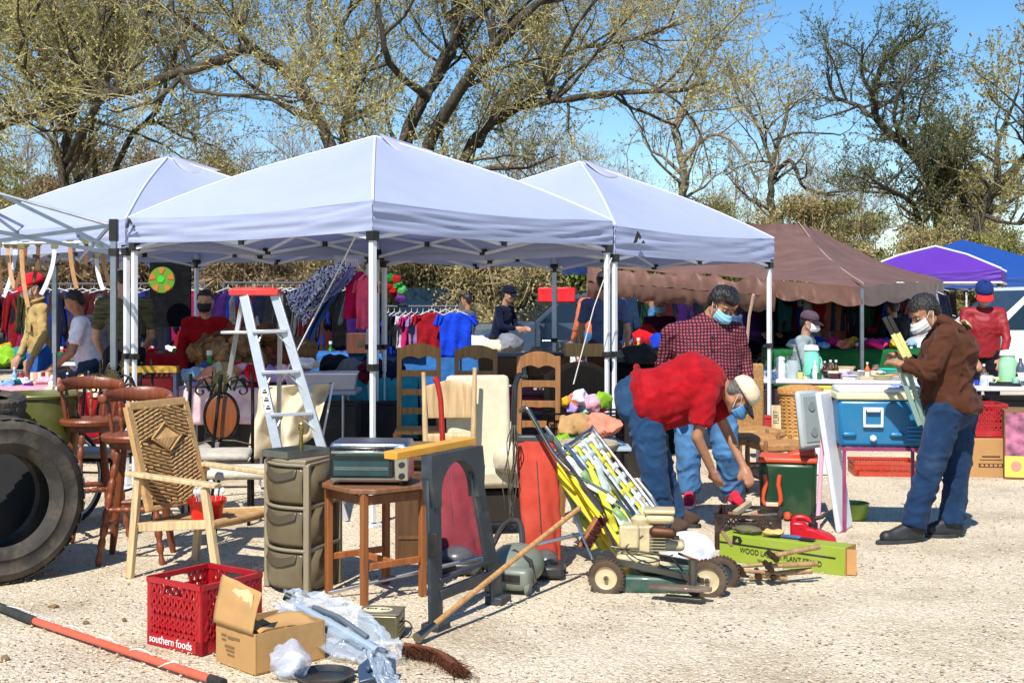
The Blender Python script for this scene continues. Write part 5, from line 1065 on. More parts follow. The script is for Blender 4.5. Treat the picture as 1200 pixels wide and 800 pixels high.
c_=W(846,672,7.2); wheel(c_,nW,.098,.05,hub='#2b3a44')
ec=W(752,628,7.15)
def mpart(name,m,fn,bev=0): t=MB(); fn(t); return t.build(name,m,mw,world=True,bev=bev)
ax=Vector((1,-.12,0)).normalized(); ay=Vector((.12,1,0)); Rm=math.atan2(ax.y,ax.x)
mpart('deck',MWG,lambda t:(t.box(W(762,680,7.15),(.50,.26,.10),Rm)),.02)
mpart('main_bar',MWD,lambda t:(t.bar(W(700,652,7.1),W(826,680,6.95),.035,.03),t.bar(W(722,644,7.2),W(838,664,7.2),.03,.03)))
mpart('engine_block',MWC,lambda t:t.box(ec+Vector((-.02,0,-.01)),(.17,.15,.16),Rm),.012)
def fins(t):
    for i in range(8): t.box(ec+Vector((.085,-.02,-.06+.017*i)),(.09,.17,.006),Rm)
mpart('cooling_fins',metal('#d0c6a8',.5,.4),fins)
mpart('engine_cowl',MWC,lambda t:t.box(ec+Vector((-.075,-.06,.01)),(.11,.07,.13),Rm),.014)
mpart('fuel_tank',MWC,lambda t:(t.box(ec+Vector((.13,0,-.045)),(.22,.15,.055),Rm)),.024)
mpart('air_filter',MWC,lambda t:(t.box(ec+Vector((.10,.0,.105)),(.16,.14,.05),Rm)),.02)
mpart('filter_lid',MWC,lambda t:(t.box(ec+Vector((.10,.0,.145)),(.17,.15,.022),Rm)),.008)
mpart('muffler',metal('#6a4a38',.6,.5),lambda t:(t.cap(ec+Vector((.06,-.11,.045)),ec+Vector((.15,-.12,.04)),.030,.030,16)))
mpart('fuel_cap',BLK,lambda t:t.lathe([(0,0),(.022,0),(.02,.02),(0,.02)],ec+Vector((.19,0,-.018)),16))
mpart('starter',MWC,lambda t:(t.lathe([(0,-.02),(.055,-.02),(.06,.01),(.035,.03),(0,.03)],ec+Vector((-.0,0,.09)),20)))
mpart('spark_plug',metal('#d8d8d0'),lambda t:t.cone(ec+Vector((.03,-.03,.10)),ec+Vector((.03,-.05,.15)),.008,.01,8))
mpart('lower_housing',MWC,lambda t:(t.box(ec+Vector((-.02,0,-.125)),(.24,.18,.07),Rm),),.02)
mpart('crank_case',MWD,lambda t:(t.cap(ec+Vector((.0,-.07,-.15)),ec+Vector((.12,-.06,-.19)),.045,.035,16)))
mpart('belt_cover',MWG,lambda t:(t.box(W(788,668,7.1),(.26,.05,.045),Rm)),.01)
mpart('axle',MWD,lambda t:(t.tube([W(711,676,Yw),W(711,676,Yw)+Vector((.06,.3,0))],.008,8)))
mpart('front_axle',MWD,lambda t:t.tube([W(829,679,6.95),c_],.009,8))
def post(t): p=W(812,690,6.85); t.cone((p.x,p.y,.06),(p.x,p.y,.22),.022,.022,14); 
mpart('depth_post',MWD,post)
mpart('blade_guard',paint('#5d4a40',.6,.6),lambda t:t.prism([(-.16,-.035),(.10,-.05),(.17,-.02),(.17,.02),(.10,.05),(-.16,.035)],.02,(0,0,R(-14)),Vector((W(800,700,6.85).x-.02,6.82,.075))),.004)
mpart('blade',MWD,lambda t:t.prism([(-.10,-.03),(.10,-.03),(.12,.0),(.10,.03),(-.10,.03)],.008,(0,0,R(-22)),Vector((W(800,700,6.85).x,6.80,.03))),.002)
mpart('handle_tube',metal('#a8a8a0',.3),lambda t:(t.tube([W(722,640,7.25),W(700,600,7.6),W(655,520,8.1),W(640,500,8.2)],.012,8)))
mpart('handle_tube',metal('#a8a8a0',.3),lambda t:(t.tube([W(760,640,7.35),W(742,600,7.7),W(700,545,8.2)],.012,8)))
mpart('control_rod',metal('#3a3a38',.4),lambda t:(t.tube([W(716,640,7.1),W(786,652,7.0),W(800,668,6.9)],.006,6)))
mpart('throttle_cable',BLK,lambda t:(t.tube(smooth_poly([ec+Vector((.0,-.08,.02)),ec+Vector((-.1,-.1,-.05)),ec+Vector((.02,-.13,-.12)),ec+Vector((.16,-.12,-.08))],5),.004,5)))
mpart('carburettor',metal('#b8b09a',.4,.5),lambda t:(t.box(ec+Vector((.12,-.07,.04)),(.05,.05,.04),.3),t.cone(ec+Vector((.12,-.09,.03)),ec+Vector((.12,-.13,.02)),.016,.012,12)),)
# --- white bag, behind the mower
wb=thing('white_bag','crumpled white plastic bag with red print, between the edger and the green box','bag',gx(808,7.6)); t=MB(); t.ball((0,0,.11),(.14,.09,.12),None,30); t.warp(lambda v: wob(wob(v,.03,10,3),.01,30,4)); t.warp(lambda v: Vector((v.x,v.y,max(.004,v.z)))); t.build('film',mat('white_film','#dfe4ea',rough=.35,var=.04,bump=.4,bs=14),wb,ang=30)
t=MB(); t.prism([(-.04,-.02),(.045,-.03),(.03,.02),(-.03,.025)],.003,(R(72),0,0),(.01,-.105,.075)); t.build('print',plastic('#d8785a'),wb)
# --- green ladder stand box
g0=G(843,656); g1=G(990,675); rz=math.atan2((g1-g0).y,(g1-g0).x); Lg=(g1-g0).length
gb=thing('long_carton','long lime green carton lettered for a wood ladder plant stand','carton',g0,rz); GC_=mat('green_card','#8b9d2a',rough=.7,var=.06,vs=5,bump=.06,bs=25,dirt=.3,dcol=(.30,.30,.12),ds=5); gh=.165; gd=.16
t=MB(); t.box((Lg/2,gd/2,gh/2),(Lg,gd,gh)); t.build('carton_body',GC_,gb,bev=.004)
t=MB(); t.box((Lg+.004,gd/2,gh/2),(.006,gd,gh*1.0)); t.build('end_flap',board('#a8743f'),gb)
t=MB(); t.box((Lg+.03,gd*.15,gh*.5),(.06,.004,gh*.9),(0,0,R(18))); t.build('end_flap',board('#b98a55'),gb)
t=MB(); t.bar((.0,-.002,gh*.70),(Lg*.93,-.002,gh*.60),.009,.003,(0,1,0)); t.build('black_band',BLK,gb)
text_mesh('WOOD LADDER PLANT STAND',.046,.0006,plastic('#1b1d12',.7,0),'lettering',gb,Matrix.Translation((Lg*.50,-.004,gh*.40))@Matrix.Rotation(PI/2,4,'X')@Matrix.Rotation(R(-3),4,'Z'),.80)
text_mesh('No',.026,.0006,plastic('#1b1d12',.7,0),'lettering',gb,Matrix.Translation((Lg*.34,-.004,gh*.17))@Matrix.Rotation(PI/2,4,'X'))
t=MB(); t.prism([(-.032,-.022),(.02,-.03),(.034,.0),(.02,.022),(-.028,.026)],.003,(PI/2,0,0),(Lg*.15,-.003,gh*.84)); t.build('emblem',BLK,gb); t=MB(); t.prism([(-.012,-.01),(.01,-.014),(.006,.012)],.003,(PI/2,0,0),(Lg*.15,-.0055,gh*.84)); t.build('emblem_leaf',GC_,gb)
# --- dark brown crate
k0=G(836,630); k1=G(900,642); 
bcr=milk_crate('dark brown plastic crate of junk under the hand of the bending man',gx(879,8.35)+Vector((0,.05,0)),R(-14),.40,.23,plastic('#2e1c18',.45,.3),cell=11)
for i in range(12):
    t=MB(); c=random.choice(['#d8d0b8','#8b5a34','#4a3626','#a89878','#5f5a50','#3a3f45']); t.bar((-random.uniform(.05,.15),0,0),(random.uniform(.05,.15),random.uniform(-.05,.05),random.uniform(-.02,.05)),random.uniform(.02,.045),random.uniform(.015,.04)); o=t.build('scrap',wood(c),None,bev=.004); o.location=bcr.location+Vector((random.uniform(-.08,.08),random.uniform(-.09,.09),.03+.017*i)); o.rotation_euler.z=random.uniform(-1,1); tag(o,'wooden scrap lying in the dark brown crate','scrap','wooden scraps in the dark crate')
# --- hammers and sticks in front of the carton
WH=wood('#9a7a52')
for i,(a_,b_,r_) in enumerate((((905,651),(960,640),.016),((900,663),(957,660),.016),((868,668),(915,672),.013),((888,672),(922,682),.016),((905,672),(952,668),.018),((860,664),(905,660),.012))):
    p=W(*a_,7.15+.03*i);q=W(*b_,7.25); p.z=max(p.z,.03);q.z=max(q.z,.03); r=thing('hammer',['hammer with a pale upper handle leaning on the green carton','hammer with a thick handle lying below the first one','hammer lying nearest the edger wheel','short handled hammer nearest the camera, with a worn yellow handle end','thick stubby mallet at the right of the tool heap','thin handled hammer at the back of the tool heap'][i],'hammer',Vector((p.x,p.y,0)),0,'hammers heaped before the green carton'); t=MB(); t.tube([p,p.lerp(q,.5),q],[r_*.75,r_*.95,r_],10); t.build('handle',WH,r,world=True)
    d=(q-p).normalized(); s_=d.cross(Vector((.1,-.3,1))).normalized(); t=MB(); t.cone(p-s_*.045,p+s_*.05,.016,.018,10); t.box(p,(.03,.03,.03)); t.build('head',metal('#5a4636',.6,.6),r,world=True)
for i,(a_,b_) in enumerate((((795,648),(835,664)),((820,660),(870,668)),((858,640),(846,622)),((878,676),(910,690)),((845,672),(880,684)))):
    t=MB(); p=W(*a_,7.3);q=W(*b_,7.35); p.z=max(p.z,.02);q.z=max(q.z,.02); t.bar(p,q,.02,.014); tag(t.build('stick',wood(['#7a5636','#5a4a3a','#8a6a48','#a08458','#4a4038'][i]),None,bev=.003),['reddish wooden stick on the white bag','dark stick behind the edger wheel','upright stick leaning on the green carton','pale stick nearest the camera before the green carton','dark stick under the hammers'][i],'stick')
# tools lying on top of the carton
tz=gh+.004
for i,(u,c,l,lab) in enumerate(((.18,'#5e5c44',.16,'crumpled olive glove on top of the green carton'),(.40,'#c8a868',.12,'tan scrap of cloth on top of the green carton'),(.55,'#3a5a90',.12,'blue handled paint scraper on top of the green carton'))):
    pos=wm(gb)@Vector((Lg*u,gd*.5,tz+.012)); 
    if i<2: t=MB(); t.ball((0,0,.012),(l*.6,.05,.022),None,20); t.warp(lambda v: wob(v,.02,22,i)); o=t.build('cloth_scrap',cloth(c),None); o.location=pos; o.rotation_euler.z=rz; tag(o,lab,'scrap')
    else:
        r=thing('scraper',lab,'scraper',pos,rz); t=MB(); t.box((0,0,0),(.12,.03,.018)); t.build('handle',plastic(c),r,bev=.006); t=MB(); t.box((.10,0,-.004),(.09,.07,.003)); t.build('blade',BLK,r)
# --- gas can
gc=thing('fuel_can','red plastic fuel can with a black spout behind the green carton','fuel can',gx(952,8.25),R(-12)); RC=plastic('#b81220',.35,.1)
t=MB(); pr=[(-.14,0),(.15,0),(.15,.075),(.11,.105),(.03,.135),(-.00,.15),(-.03,.15),(-.05,.185),(-.12,.19),(-.14,.17)]; t.prism(pr,.15,(PI/2,0,0)); t.build('tank',RC,gc,bev=.024)
t=MB(); t.tube(smooth_poly([(-.125,0,.15),(-.11,0,.20),(-.05,0,.205),(.00,0,.17)],4),.018,10); t.build('handle',RC,gc)
t=MB(); t.ball((-.075,0,.145),(.03,.078,.022),None,16); t.build('handle_gap_shade',mat('shade_red','#5a0a10',rough=.6),gc)  # darker red lump painted for the shade under the handle
t=MB(); t.lathe([(0,0),(.03,0),(.03,.03),(.018,.04),(.016,.09),(0,.09)],(.005,0,.145),18); t.build('cap',BLK,gc); t=MB(); t.tube([(.005,0,.20),(.06,-.01,.215),(.095,-.01,.25)],[.015,.013,.010],8); t.build('spout',BLK,gc)
# --- green bowl
bw=thing('baking_tin','round lime green baking tin on the gravel near the man in the brown jacket','tin',G(1003,611)); t=MB(); t.lathe([(0,.004),(.095,.004),(.105,.015),(.118,.115),(.125,.118),(.125,.122),(.116,.122),(.102,.02),(0,.012)],(0,0.1,0),40,cap=False); t.build('bowl_body',paint('#7d9c2c',.25),bw); t=MB(); t.tube([Vector((math.cos(a)*.121,.1+math.sin(a)*.121,.121)) for a in [i*2*PI/40 for i in range(40)]],.004,6,close=True); t.build('rim',metal('#d8dcdc',.2),bw)
# --- green cooler with orange trim
gcl=thing('green_cooler','dark green cooler with orange handles behind the fuel can','cooler',gx(930,9.35)+Vector((0,.18,0)),R(-14)); GR=plastic('#0f3a22',.35,.2); OR=plastic('#cc4c2a',.4,.15)
t=MB(); t.box((0,0,.215),(.42,.34,.41),None,.94); t.build('body',GR,gcl,bev=.035)
t=MB(); t.box((0,0,.435),(.43,.35,.04)); t.build('lid',OR,gcl,bev=.014); t=MB(); t.prism([(-.02,0),(.20,0),(.19,.06),(.04,.03)],.22,(PI/2,0,0),(0.0,.05,.45)); t.build('lid_handle',OR,gcl,bev=.012)
t=MB(); t.tube(smooth_poly([(-.165,-.175,.33),(-.155,-.185,.26),(-.175,-.19,.18),(-.165,-.19,.12),(-.06,-.19,.12),(-.05,-.19,.18),(-.065,-.185,.26),(-.055,-.175,.33)],2),.016,8); t.build('handle',OR,gcl)
t=MB(); t.bar((-.155,-.193,.115),(-.065,-.193,.115),.028,.03); t.build('grip',plastic('#c9b69c'),gcl,bev=.005)
t=MB(); t.lathe([(0,0),(.03,0),(.02,.045),(0,.05)],(.0,-.18,.035),14,(PI/2,0,0)); t.build('drain_plug',OR,gcl)
# --- grey lid and white panel
def slab(label,c,w,h,th,rx,rz,m,name,cat,inner=None,bev=.03):
    r=thing(name,label,cat,c,rz,rx=rx); t=MB(); t.box((0,0,h/2),(w,th,h)); t.build('panel',m,r,bev=bev)
    if inner:
        t=MB(); t.box((0,-th*.5,h*.5),(w*.68,.012,h*.8)); t.build('recess',inner,r,bev=.005)
        for z in(.28,.72): t=MB(); t.lathe([(0,0),(.035,0),(.035,.01),(0,.01)],(0,-th*.5-.004,h*z),18,(PI/2,0,0)); t.build('moulded_cup',plastic('#7d8786'),r)
    return r
LG=plastic('#aab2b2',.45,.2)
slab('light grey cooler lid standing on edge on the green cooler',W(952,525,9.3),.24,.42,.05,R(-8),R(35),LG,'cooler_cover','cooler cover',plastic('#8f9999'))
slab('tall white plastic board leaning on the pink stand under the blue cooler',gx(990,8.95),.30,.98,.04,R(-9),R(58),plastic('#d9dbe2',.5,.25),'white_board','board')
t=MB(); p=G(958,622); q=W(966,478,9.0); t.tube([p+Vector((0,0,.02)),q],.016,8); tag(t.build('pink_pole',plastic('#e3a3b4',.4),None),'pale pink tube leaning in front of the white board','pole')
# --- blue cooler on pink stand
bcs=thing('cooler_stand','spindly purple metal stand under the blue cooler','stand',gx(1030,9.0),R(-4)); PKM=paint('#8a2a5e',.45,.3)
cz=.58
for s_,q in((-1,-1),(1,-1),(-1,1),(1,1)): t=MB(); t.box((s_*.27,q*.16,cz/2),(.022,.022,cz)); t.build('leg',PKM,bcs)
t=MB(); t.bar((-.28,-.16,cz),(.28,-.16,cz),.025,.025); t.bar((-.28,.16,cz),(.28,.16,cz),.025,.025); t.bar((-.27,-.16,cz),(-.27,.16,cz),.024,.024); t.bar((.27,-.16,cz),(.27,.16,cz),.024,.024); t.each('top_rail',PKM,bcs)
bc=thing('blue_cooler','large blue and white cooler standing on the purple metal stand','cooler',gx(1028,9.0)+Vector((0,0,cz+.012)),R(-6)); BLC=plastic('#1b6f9c',.35,.15); BW=plastic('#dfe2e4',.4,.15)
Lc,Dc,Hc=.60,.36,.33
t=MB(); t.box((0,0,Hc/2),(Lc,Dc,Hc),None,.94); t.build('body',BLC,bc,bev=.03)
t=MB(); t.box((0,0,Hc+.022),(Lc+.015,Dc+.015,.05)); t.build('lid_edge',plastic('#d9cfa6'),bc,bev=.012)
t=MB(); t.box((0,0,Hc+.062),(Lc-.01,Dc-.01,.045)); lid=t.build('lid',BW,bc,bev=.022)
t=MB(); t.box((.13,-.02,Hc+.088),(.05,Dc*.6,.012)); t.build('lid_strap',plastic('#8f9fd0'),lid,bev=.004)
t=MB(); fx=-.06
for (x,z,w_,h_) in((fx-.06,.21,.018,.13),(fx+.06,.21,.018,.13),(fx,.268,.138,.02),(fx,.15,.138,.02)): t.box((x,-Dc/2-.012,z),(w_,.022,h_))
t.build('handle_frame',BW,bc,bev=.006)
t=MB(); t.box((fx,-Dc/2-.018,.255),(.09,.018,.018)); t.build('latch',BW,bc,bev=.004)
t=MB(); t.lathe([(0,0),(.022,0),(.022,.02),(.012,.03),(0,.03)],(fx,-Dc/2,.065),18,(PI/2,0,0)); t.build('drain_cap',BW,bc)
for s_ in(-1,1): t=MB(); t.cap((fx+s_*.16-.03,-Dc/2-.002,.09),(fx+s_*.16+.03,-Dc/2-.002,.09),.018,.018,12); t.build('foot_bump',BLC,bc)
for i in range(4): t=MB(); t.bar((.17,-Dc/2-.002,.06+.028*i),(.27,-Dc/2-.002,.06+.028*i),.010,.010); t.build('ridge',plastic('#3f93c4'),bc,bev=.003)
# --- woven stools with basket
def wstool(label,loc,rz,s=.40,h=.44):
    r=thing('woven_stool',label,'stool',loc,rz,'stools with woven tops'); t=MB()
    STW=mat('straw_weave','#a9794a',rough=.9,var=.25,vs=40,bump=.4,bs=90,stretch=(1,.2,1))
    t.box((0,0,h-.03),(s,s,.07)); t.warp(lambda v: wob(v,.004,20)); t.build('woven_top',STW,r,bev=.02)
    for a in(-1,1):
        for b in(-1,1): t=MB(); turned(t,(a*s*.48,b*s*.48,0),(a*s*.48,b*s*.48,h+.03),.022,5); t.build('leg',wood('#8a5c34'),r)
    t=MB()
    for a in(-1,1): t.bar((a*s*.48,-s*.48,.15),(a*s*.48,s*.48,.15),.02,.02); t.bar((-s*.48,a*s*.48,.2),(s*.48,a*s*.48,.2),.02,.02)
    t.each('stretcher',wood('#8a5c34'),r,bev=.003); return r
wstool('woven stool nearest the green cooler, a pale box behind it',gx(912,10.6),R(12)); wstool('woven stool half hidden behind the bending man, its leg stump showing',gx(882,10.9),R(4),.36,.46)
rt=thing('rattan_chair','worn tan rattan chair with an arched top behind the bending man','chair',gx(880,11.6),R(15))
t=MB(); t.box((0,.16,.72),(.40,.05,.62)); t.warp(lambda v: wob(v,.006,9)); t.build('backrest',mat('rattan','#a37a48',rough=.85,var=.25,vs=30,bump=.4,bs=60),rt,bev=.03); t=MB(); t.box((0,-.05,.42),(.44,.42,.07)); t.build('seat',mat('rattan','#a37a48',rough=.85,var=.25,vs=30,bump=.4,bs=60),rt,bev=.02)
for a in(-1,1):
    for b in(-1,1): t=MB(); turned(t,(a*.19,b*.17,0),(a*.19,b*.17,.40 if b<0 else .98),.022,5); t.build('leg',wood('#8a5c34'),rt)
# --- folding tables
def ftable(label,c,w,d,rz,h=.74,m=None,cat='table',legs=True):
    r=thing('folding_table',label,cat,c,rz); t=MB(); t.box((0,0,h-.02),(w,d,.045)); t.build('table_top',m or plastic('#d5d8dc',.4,.2),r,bev=.012)
    for s_ in(-1,1):
        t=MB(); t.tube([(s_*w*.36,-d*.4,.0),(s_*w*.36,-d*.38,h-.05)],.014,8); t.build('leg',GREYM,r); t=MB(); t.tube([(s_*w*.36,d*.4,.0),(s_*w*.36,d*.38,h-.05)],.014,8); t.build('leg',GREYM,r)
        t=MB(); t.tube([(s_*w*.36,-d*.38,.25),(s_*w*.36,d*.38,.25)],.01,6); t.build('crossbar',GREYM,r)
    return r
TB1=ftable('long white folding table covered with kitchen goods, behind the blue cooler',gx(985,14.3),2.3,.72,R(-8))
TB2=ftable('white folding table at the right edge, behind the man in the brown jacket',gx(1192,13.2),2.2,.74,R(-3))
def draped(label,c,w,d,rz,h,col,drop=.55,tl=None,front_only=False):
    tb=ftable(tl or ('folding table hidden under '+label),c,w,d,rz,h)
    m=MB(); W2,D2=w/2+.015,d/2+.015; z=h+.008
    per=[(-W2,-D2),(W2,-D2),(W2,D2),(-W2,D2)]
    m.grid(lambda u,v: Vector((-W2+2*W2*u,-D2+2*D2*v,z+.006*noise.noise(Vector((u*6,v*4,c.x))))),24,12)
    for k in range(4):
        a,b=Vector((*per[k],0)),Vector((*per[(k+1)%4],0)); L=(b-a).length; n=(b-a).normalized().cross(Vector((0,0,1)))
        m.grid(lambda u,v: a.lerp(b,u)+n*(.004+v*(.03*math.sin(u*L*16+k)+.02*noise.noise(Vector((u*L*4,v,k)))+.02)*1.0)+Vector((0,0,z-drop*v*(1+.12*noise.noise(Vector((u*L*2,0,k+c.x)))))),int(L*24)+4,9)
    o=m.build('tablecloth',cloth(col),None,sol=.004,ang=80); o.location=c; o.rotation_euler.z=rz; tag(o,label,'tablecloth'); return tb
def onT(T,u,v,h=.745):   # point on a folding table
    w=T['w_'] if 'w_' in T else 2.0; return wm(T)@Vector((u,v,h))
# goods --------------------------------------------------
def good(kind,col,loc,label,s=1,rz=0,cat=None,group=None):
    names=dict(mug=('mug','mug'),bottle=('bottle','bottle'),jar=('glass_jar','jar'),plates=('plate_stack','plates'),bowl=('bowl','bowl'),kettle=('kettle','kettle'),jug=('jug','jug'),box=('small_box','box'),toy=('toy','toy'),tray=('tray','tray'),book=('book','book'))
    r=thing(names[kind][0],label,cat or names[kind][1],loc,rz,group); m=plastic(col,.35,.08)
    def L(name,prof,mm=None,n=22,c=(0,0,0),parent=None,**k): t=MB(); t.lathe([(a*s,b*s) for a,b in prof],c,n,cap=False,**k); return t.build(name,mm or m,parent or r)
    if kind=='mug':
        L('cup',[(0,.003),(.035,.003),(.042,.02),(.042,.095),(.038,.095),(.036,.01),(0,.01)]); t=MB(); t.tube([Vector((.042+.028*math.sin(a),0,.05-.03*math.cos(a)))*s for a in [i*PI/8 for i in range(9)]],.006*s,6); t.build('handle',m,r)
    elif kind=='bottle': L('bottle_body',[(0,0),(.035,0),(.038,.01),(.038,.14),(.03,.17),(.014,.20),(.014,.235),(0,.235)]); L('cap',[(0,.23),(.018,.23),(.018,.26),(0,.26)],plastic('#d8d8d4')); L('label_band',[(.0388,.04),(.0388,.11)],plastic('#e9e4d2'))
    elif kind=='jar': L('jar_body',[(0,0),(.05,0),(.055,.02),(.055,.13),(.04,.155),(.04,.17),(0,.17)],mat('clear_glass',col,rough=.08,var=.03,bump=0,alpha=.55,spec=.8)); L('lid',[(0,.165),(.045,.165),(.045,.19),(0,.19)],metal())
    elif kind=='plates':
        for i in range(5): L('plate',[(0,.008*i),(.06,.008*i),(.11,.008*i+.012),(.112,.008*i+.016),(.06,.008*i+.005),(0,.008*i+.005)],plastic(col,.25,0))
    elif kind=='bowl': L('bowl_body',[(0,0),(.04,0),(.08,.03),(.10,.07),(.105,.075),(.095,.07),(.07,.03),(0,.012)])
    elif kind=='kettle':
        L('kettle_body',[(0,0),(.09,0),(.10,.02),(.095,.08),(.06,.115),(.03,.12),(0,.12)],metal('#c8ccd0',.18,.1)); t=MB(); t.tube([Vector((-.08*math.cos(a),0,.10+.11*math.sin(a)))*s for a in [i*PI/10 for i in range(11)]],.009*s,8); t.build('handle',BLK,r); t=MB(); t.tube([Vector(v)*s for v in((.08,0,.06),(.12,0,.09),(.14,0,.12))],[.018*s,.014*s,.01*s],8); t.build('spout',metal('#c8ccd0',.18,.1),r); L('knob',[(0,.12),(.012,.12),(.014,.14),(0,.145)],BLK)
    elif kind=='jug': L('jug_body',[(0,0),(.07,0),(.078,.02),(.075,.18),(.06,.23),(.062,.25),(0,.25)]); L('lid',[(0,.25),(.07,.25),(.06,.29),(0,.30)],plastic('#e8e8e6')); t=MB(); t.tube([Vector((.075+.035*math.sin(a),0,.13-.06*math.cos(a)))*s for a in [i*PI/8 for i in range(9)]],.009*s,6); t.build('handle',m,r)
    elif kind=='box': t=MB(); t.box((0,0,.04*s),(.16*s,.11*s,.08*s)); t.build('carton_body',m,r,bev=.004); t=MB(); t.box((0,-.0565*s,.042*s),(.10*s,.004,.04*s)); t.build('label_plate',plastic('#e6dfc8'),r)
    elif kind=='tray': t=MB(); t.box((0,0,.008),(.30*s,.2*s,.01)); t.build('tray_floor',m,r,bev=.003); t=MB(); t.box((0,-.1*s,.02),(.30*s,.006,.03)); t.box((0,.1*s,.02),(.30*s,.006,.03)); t.box((.15*s,0,.02),(.006,.2*s,.03)); t.box((-.15*s,0,.02),(.006,.2*s,.03)); t.each('tray_side',m,r)
    elif kind=='toy': t=MB(); t.ball((0,0,.05*s),(.05*s,.04*s,.05*s),None,14); t.build('toy_body',cloth(col),r); t=MB(); t.ball((0,-.01*s,.12*s),(.035*s,.033*s,.035*s),None,12); h=t.build('toy_head',cloth(col),r)
    elif kind=='book': t=MB(); t.box((0,0,.02*s),(.16*s,.22*s,.034*s)); t.build('pages',plastic('#e8e0c8'),r); t=MB(); t.box((0,0,.002),(.17*s,.23*s,.004)); t.box((0,0,.04*s),(.17*s,.23*s,.004)); t.each('cover',m,r)
    return r
def tpt(T,px,v):   # table surface point seen at photo column px, v metres across from its centre line
    Ti=wm(T); best=None
    for i in range(-60,61):
        p=Ti@Vector((i*.02,v,.7425)); x=600+FX*p.x/p.y
        if best is None or abs(x-px)<best[0]: best=(abs(x-px),p)
    return best[1]
K=[('kettle','#c8ccd0',893,-.1,'shiny kettle with a black handle at the left end of the white table',1.1),('jug','#e8eaee',915,.0,'white jug between the kettle and the glass jar',.8),('jar','#c8d4d8',928,-.15,'large glass jar right of the white jug',1.3),('jug','#7fd8b8',950,.0,'mint green drink dispenser with a white lid on the white table',1.25),('mug','#cfc070',938,-.22,'mustard mug in front of the large glass jar',.8),('bottle','#bfe0c8',955,-.24,'pale green bottle in front of the mint dispenser',.8),('bottle','#5a3a24',973,-.1,'left one of the two brown shakers on the white table',.8),('bottle','#4a2c1c',979,-.1,'right one of the two brown shakers on the white table',.8),('box','#b59a78',988,.1,'tan carton with a flat lid behind the brown shakers',1.6),('bowl','#eef0f2',1002,.05,'white bowl behind the plates in the middle of the white table',1.1),('plates','#f0eee8',997,-.2,'stack of white plates in the middle of the white table',.9),('tray','#b9a888',1012,-.15,'tan tray right of the white plates',.8),('plates','#e6d8a8',1034,-.2,'stack of cream plates at the right part of the white table',1.1),('mug','#e8e0c0',1023,.0,'cream mug behind the cream plates',.9),('mug','#d9dfe4',1030,.1,'pale mug behind the cream mug',.9),('bowl','#2fb89a',1040,.22,'teal bowl near the hand of the man in the brown jacket',1.3),('bowl','#7a1f8a',1022,.25,'purple bowl left of the teal bowl',1.1),('plates','#dcdcd4',1052,-.22,'stack of grey white plates beside the brown sleeve',.8),('box','#e9e9e0',965,.2,'white carton behind the mint dispenser',1.2)]
for k,c,px,v,lab,s in K: good(k,c,tpt(TB1,px,v),lab,s,random.uniform(-.5,.5))
K=[('jar','#d8dcd8',1152,-.2,'small glass jar at the left end of the right table',.7),('mug','#e8e8e4',1158,-.05,'white mug beside the small glass jar',1),('jug','#9fd0a8',1180,.05,'pale green and orange patterned jug on the right table',1.2),('tray','#1c1d22',1178,-.2,'black tray in front of the patterned jug',1.0),('bottle','#4a5260',1197,-.1,'dark bottle at the right edge of the photo',1.2),('box','#d8c8a8',1166,.1,'cream carton behind the white mug',.9)]
for k,c,px,v,lab,s in K: good(k,c,tpt(TB2,px,v),lab,s,random.uniform(-.5,.5))
# baskets and boxes below
bk=thing('wicker_basket','tall round wicker basket with a lid under the white table','basket',gx(938,12.2))
WK=mat('wicker','#b98648',rough=.85,var=.3,vs=40,bump=.5,bs=70)
t=MB()
def bk_(u,v): a=u*2*PI; r=.165+.035*v+.006*math.sin(a*18+int(v*24)*PI)+.004*math.sin(v*24*PI); return Vector((math.cos(a)*r,math.sin(a)*r*.8,.30+.42*v))
t.grid(bk_,108,50,cu=True); t.build('wicker_body',WK,bk); t=MB(); t.lathe([(.215,.0),(.222,.03),(.21,.06),(.1,.085),(0,.09)],(0,0,.72),30,sy=.82); t.build('lid',WK,bk); t=MB(); t.tube([Vector((math.cos(a)*.17,math.sin(a)*.14,.30)) for a in [i*2*PI/24 for i in range(24)]],.016,6,close=True); t.build('foot_ring',WK,bk)
t=MB(); t.box((0,0,.14),(.60,.40,.28)); o=t.build('white_box',plastic('#cfd4da',.5,.2),None,bev=.01); o.location=gx(928,12.0); tag(o,'low white box carrying the wicker basket','box')
t=MB(); t.box((0,0,.015),(.15,.004,.10)); 
sg=thing('wooden_sign','small weathered wooden sign with dark letters leaning on the basket','sign',gx(910,11.6)+Vector((0,0,.44)),R(-5),rx=R(-12)); t=MB(); t.box((0,0,.11),(.085,.02,.22)); t.build('sign_board',wood('#b8a078'),sg,bev=.003); 
text_mesh('FLIRT',.07,.0006,BLK,'lettering',sg,Matrix.Translation((0,-.012,.11))@Matrix.Rotation(PI/2,4,'X')@Matrix.Rotation(R(90),4,'Z'),.7)
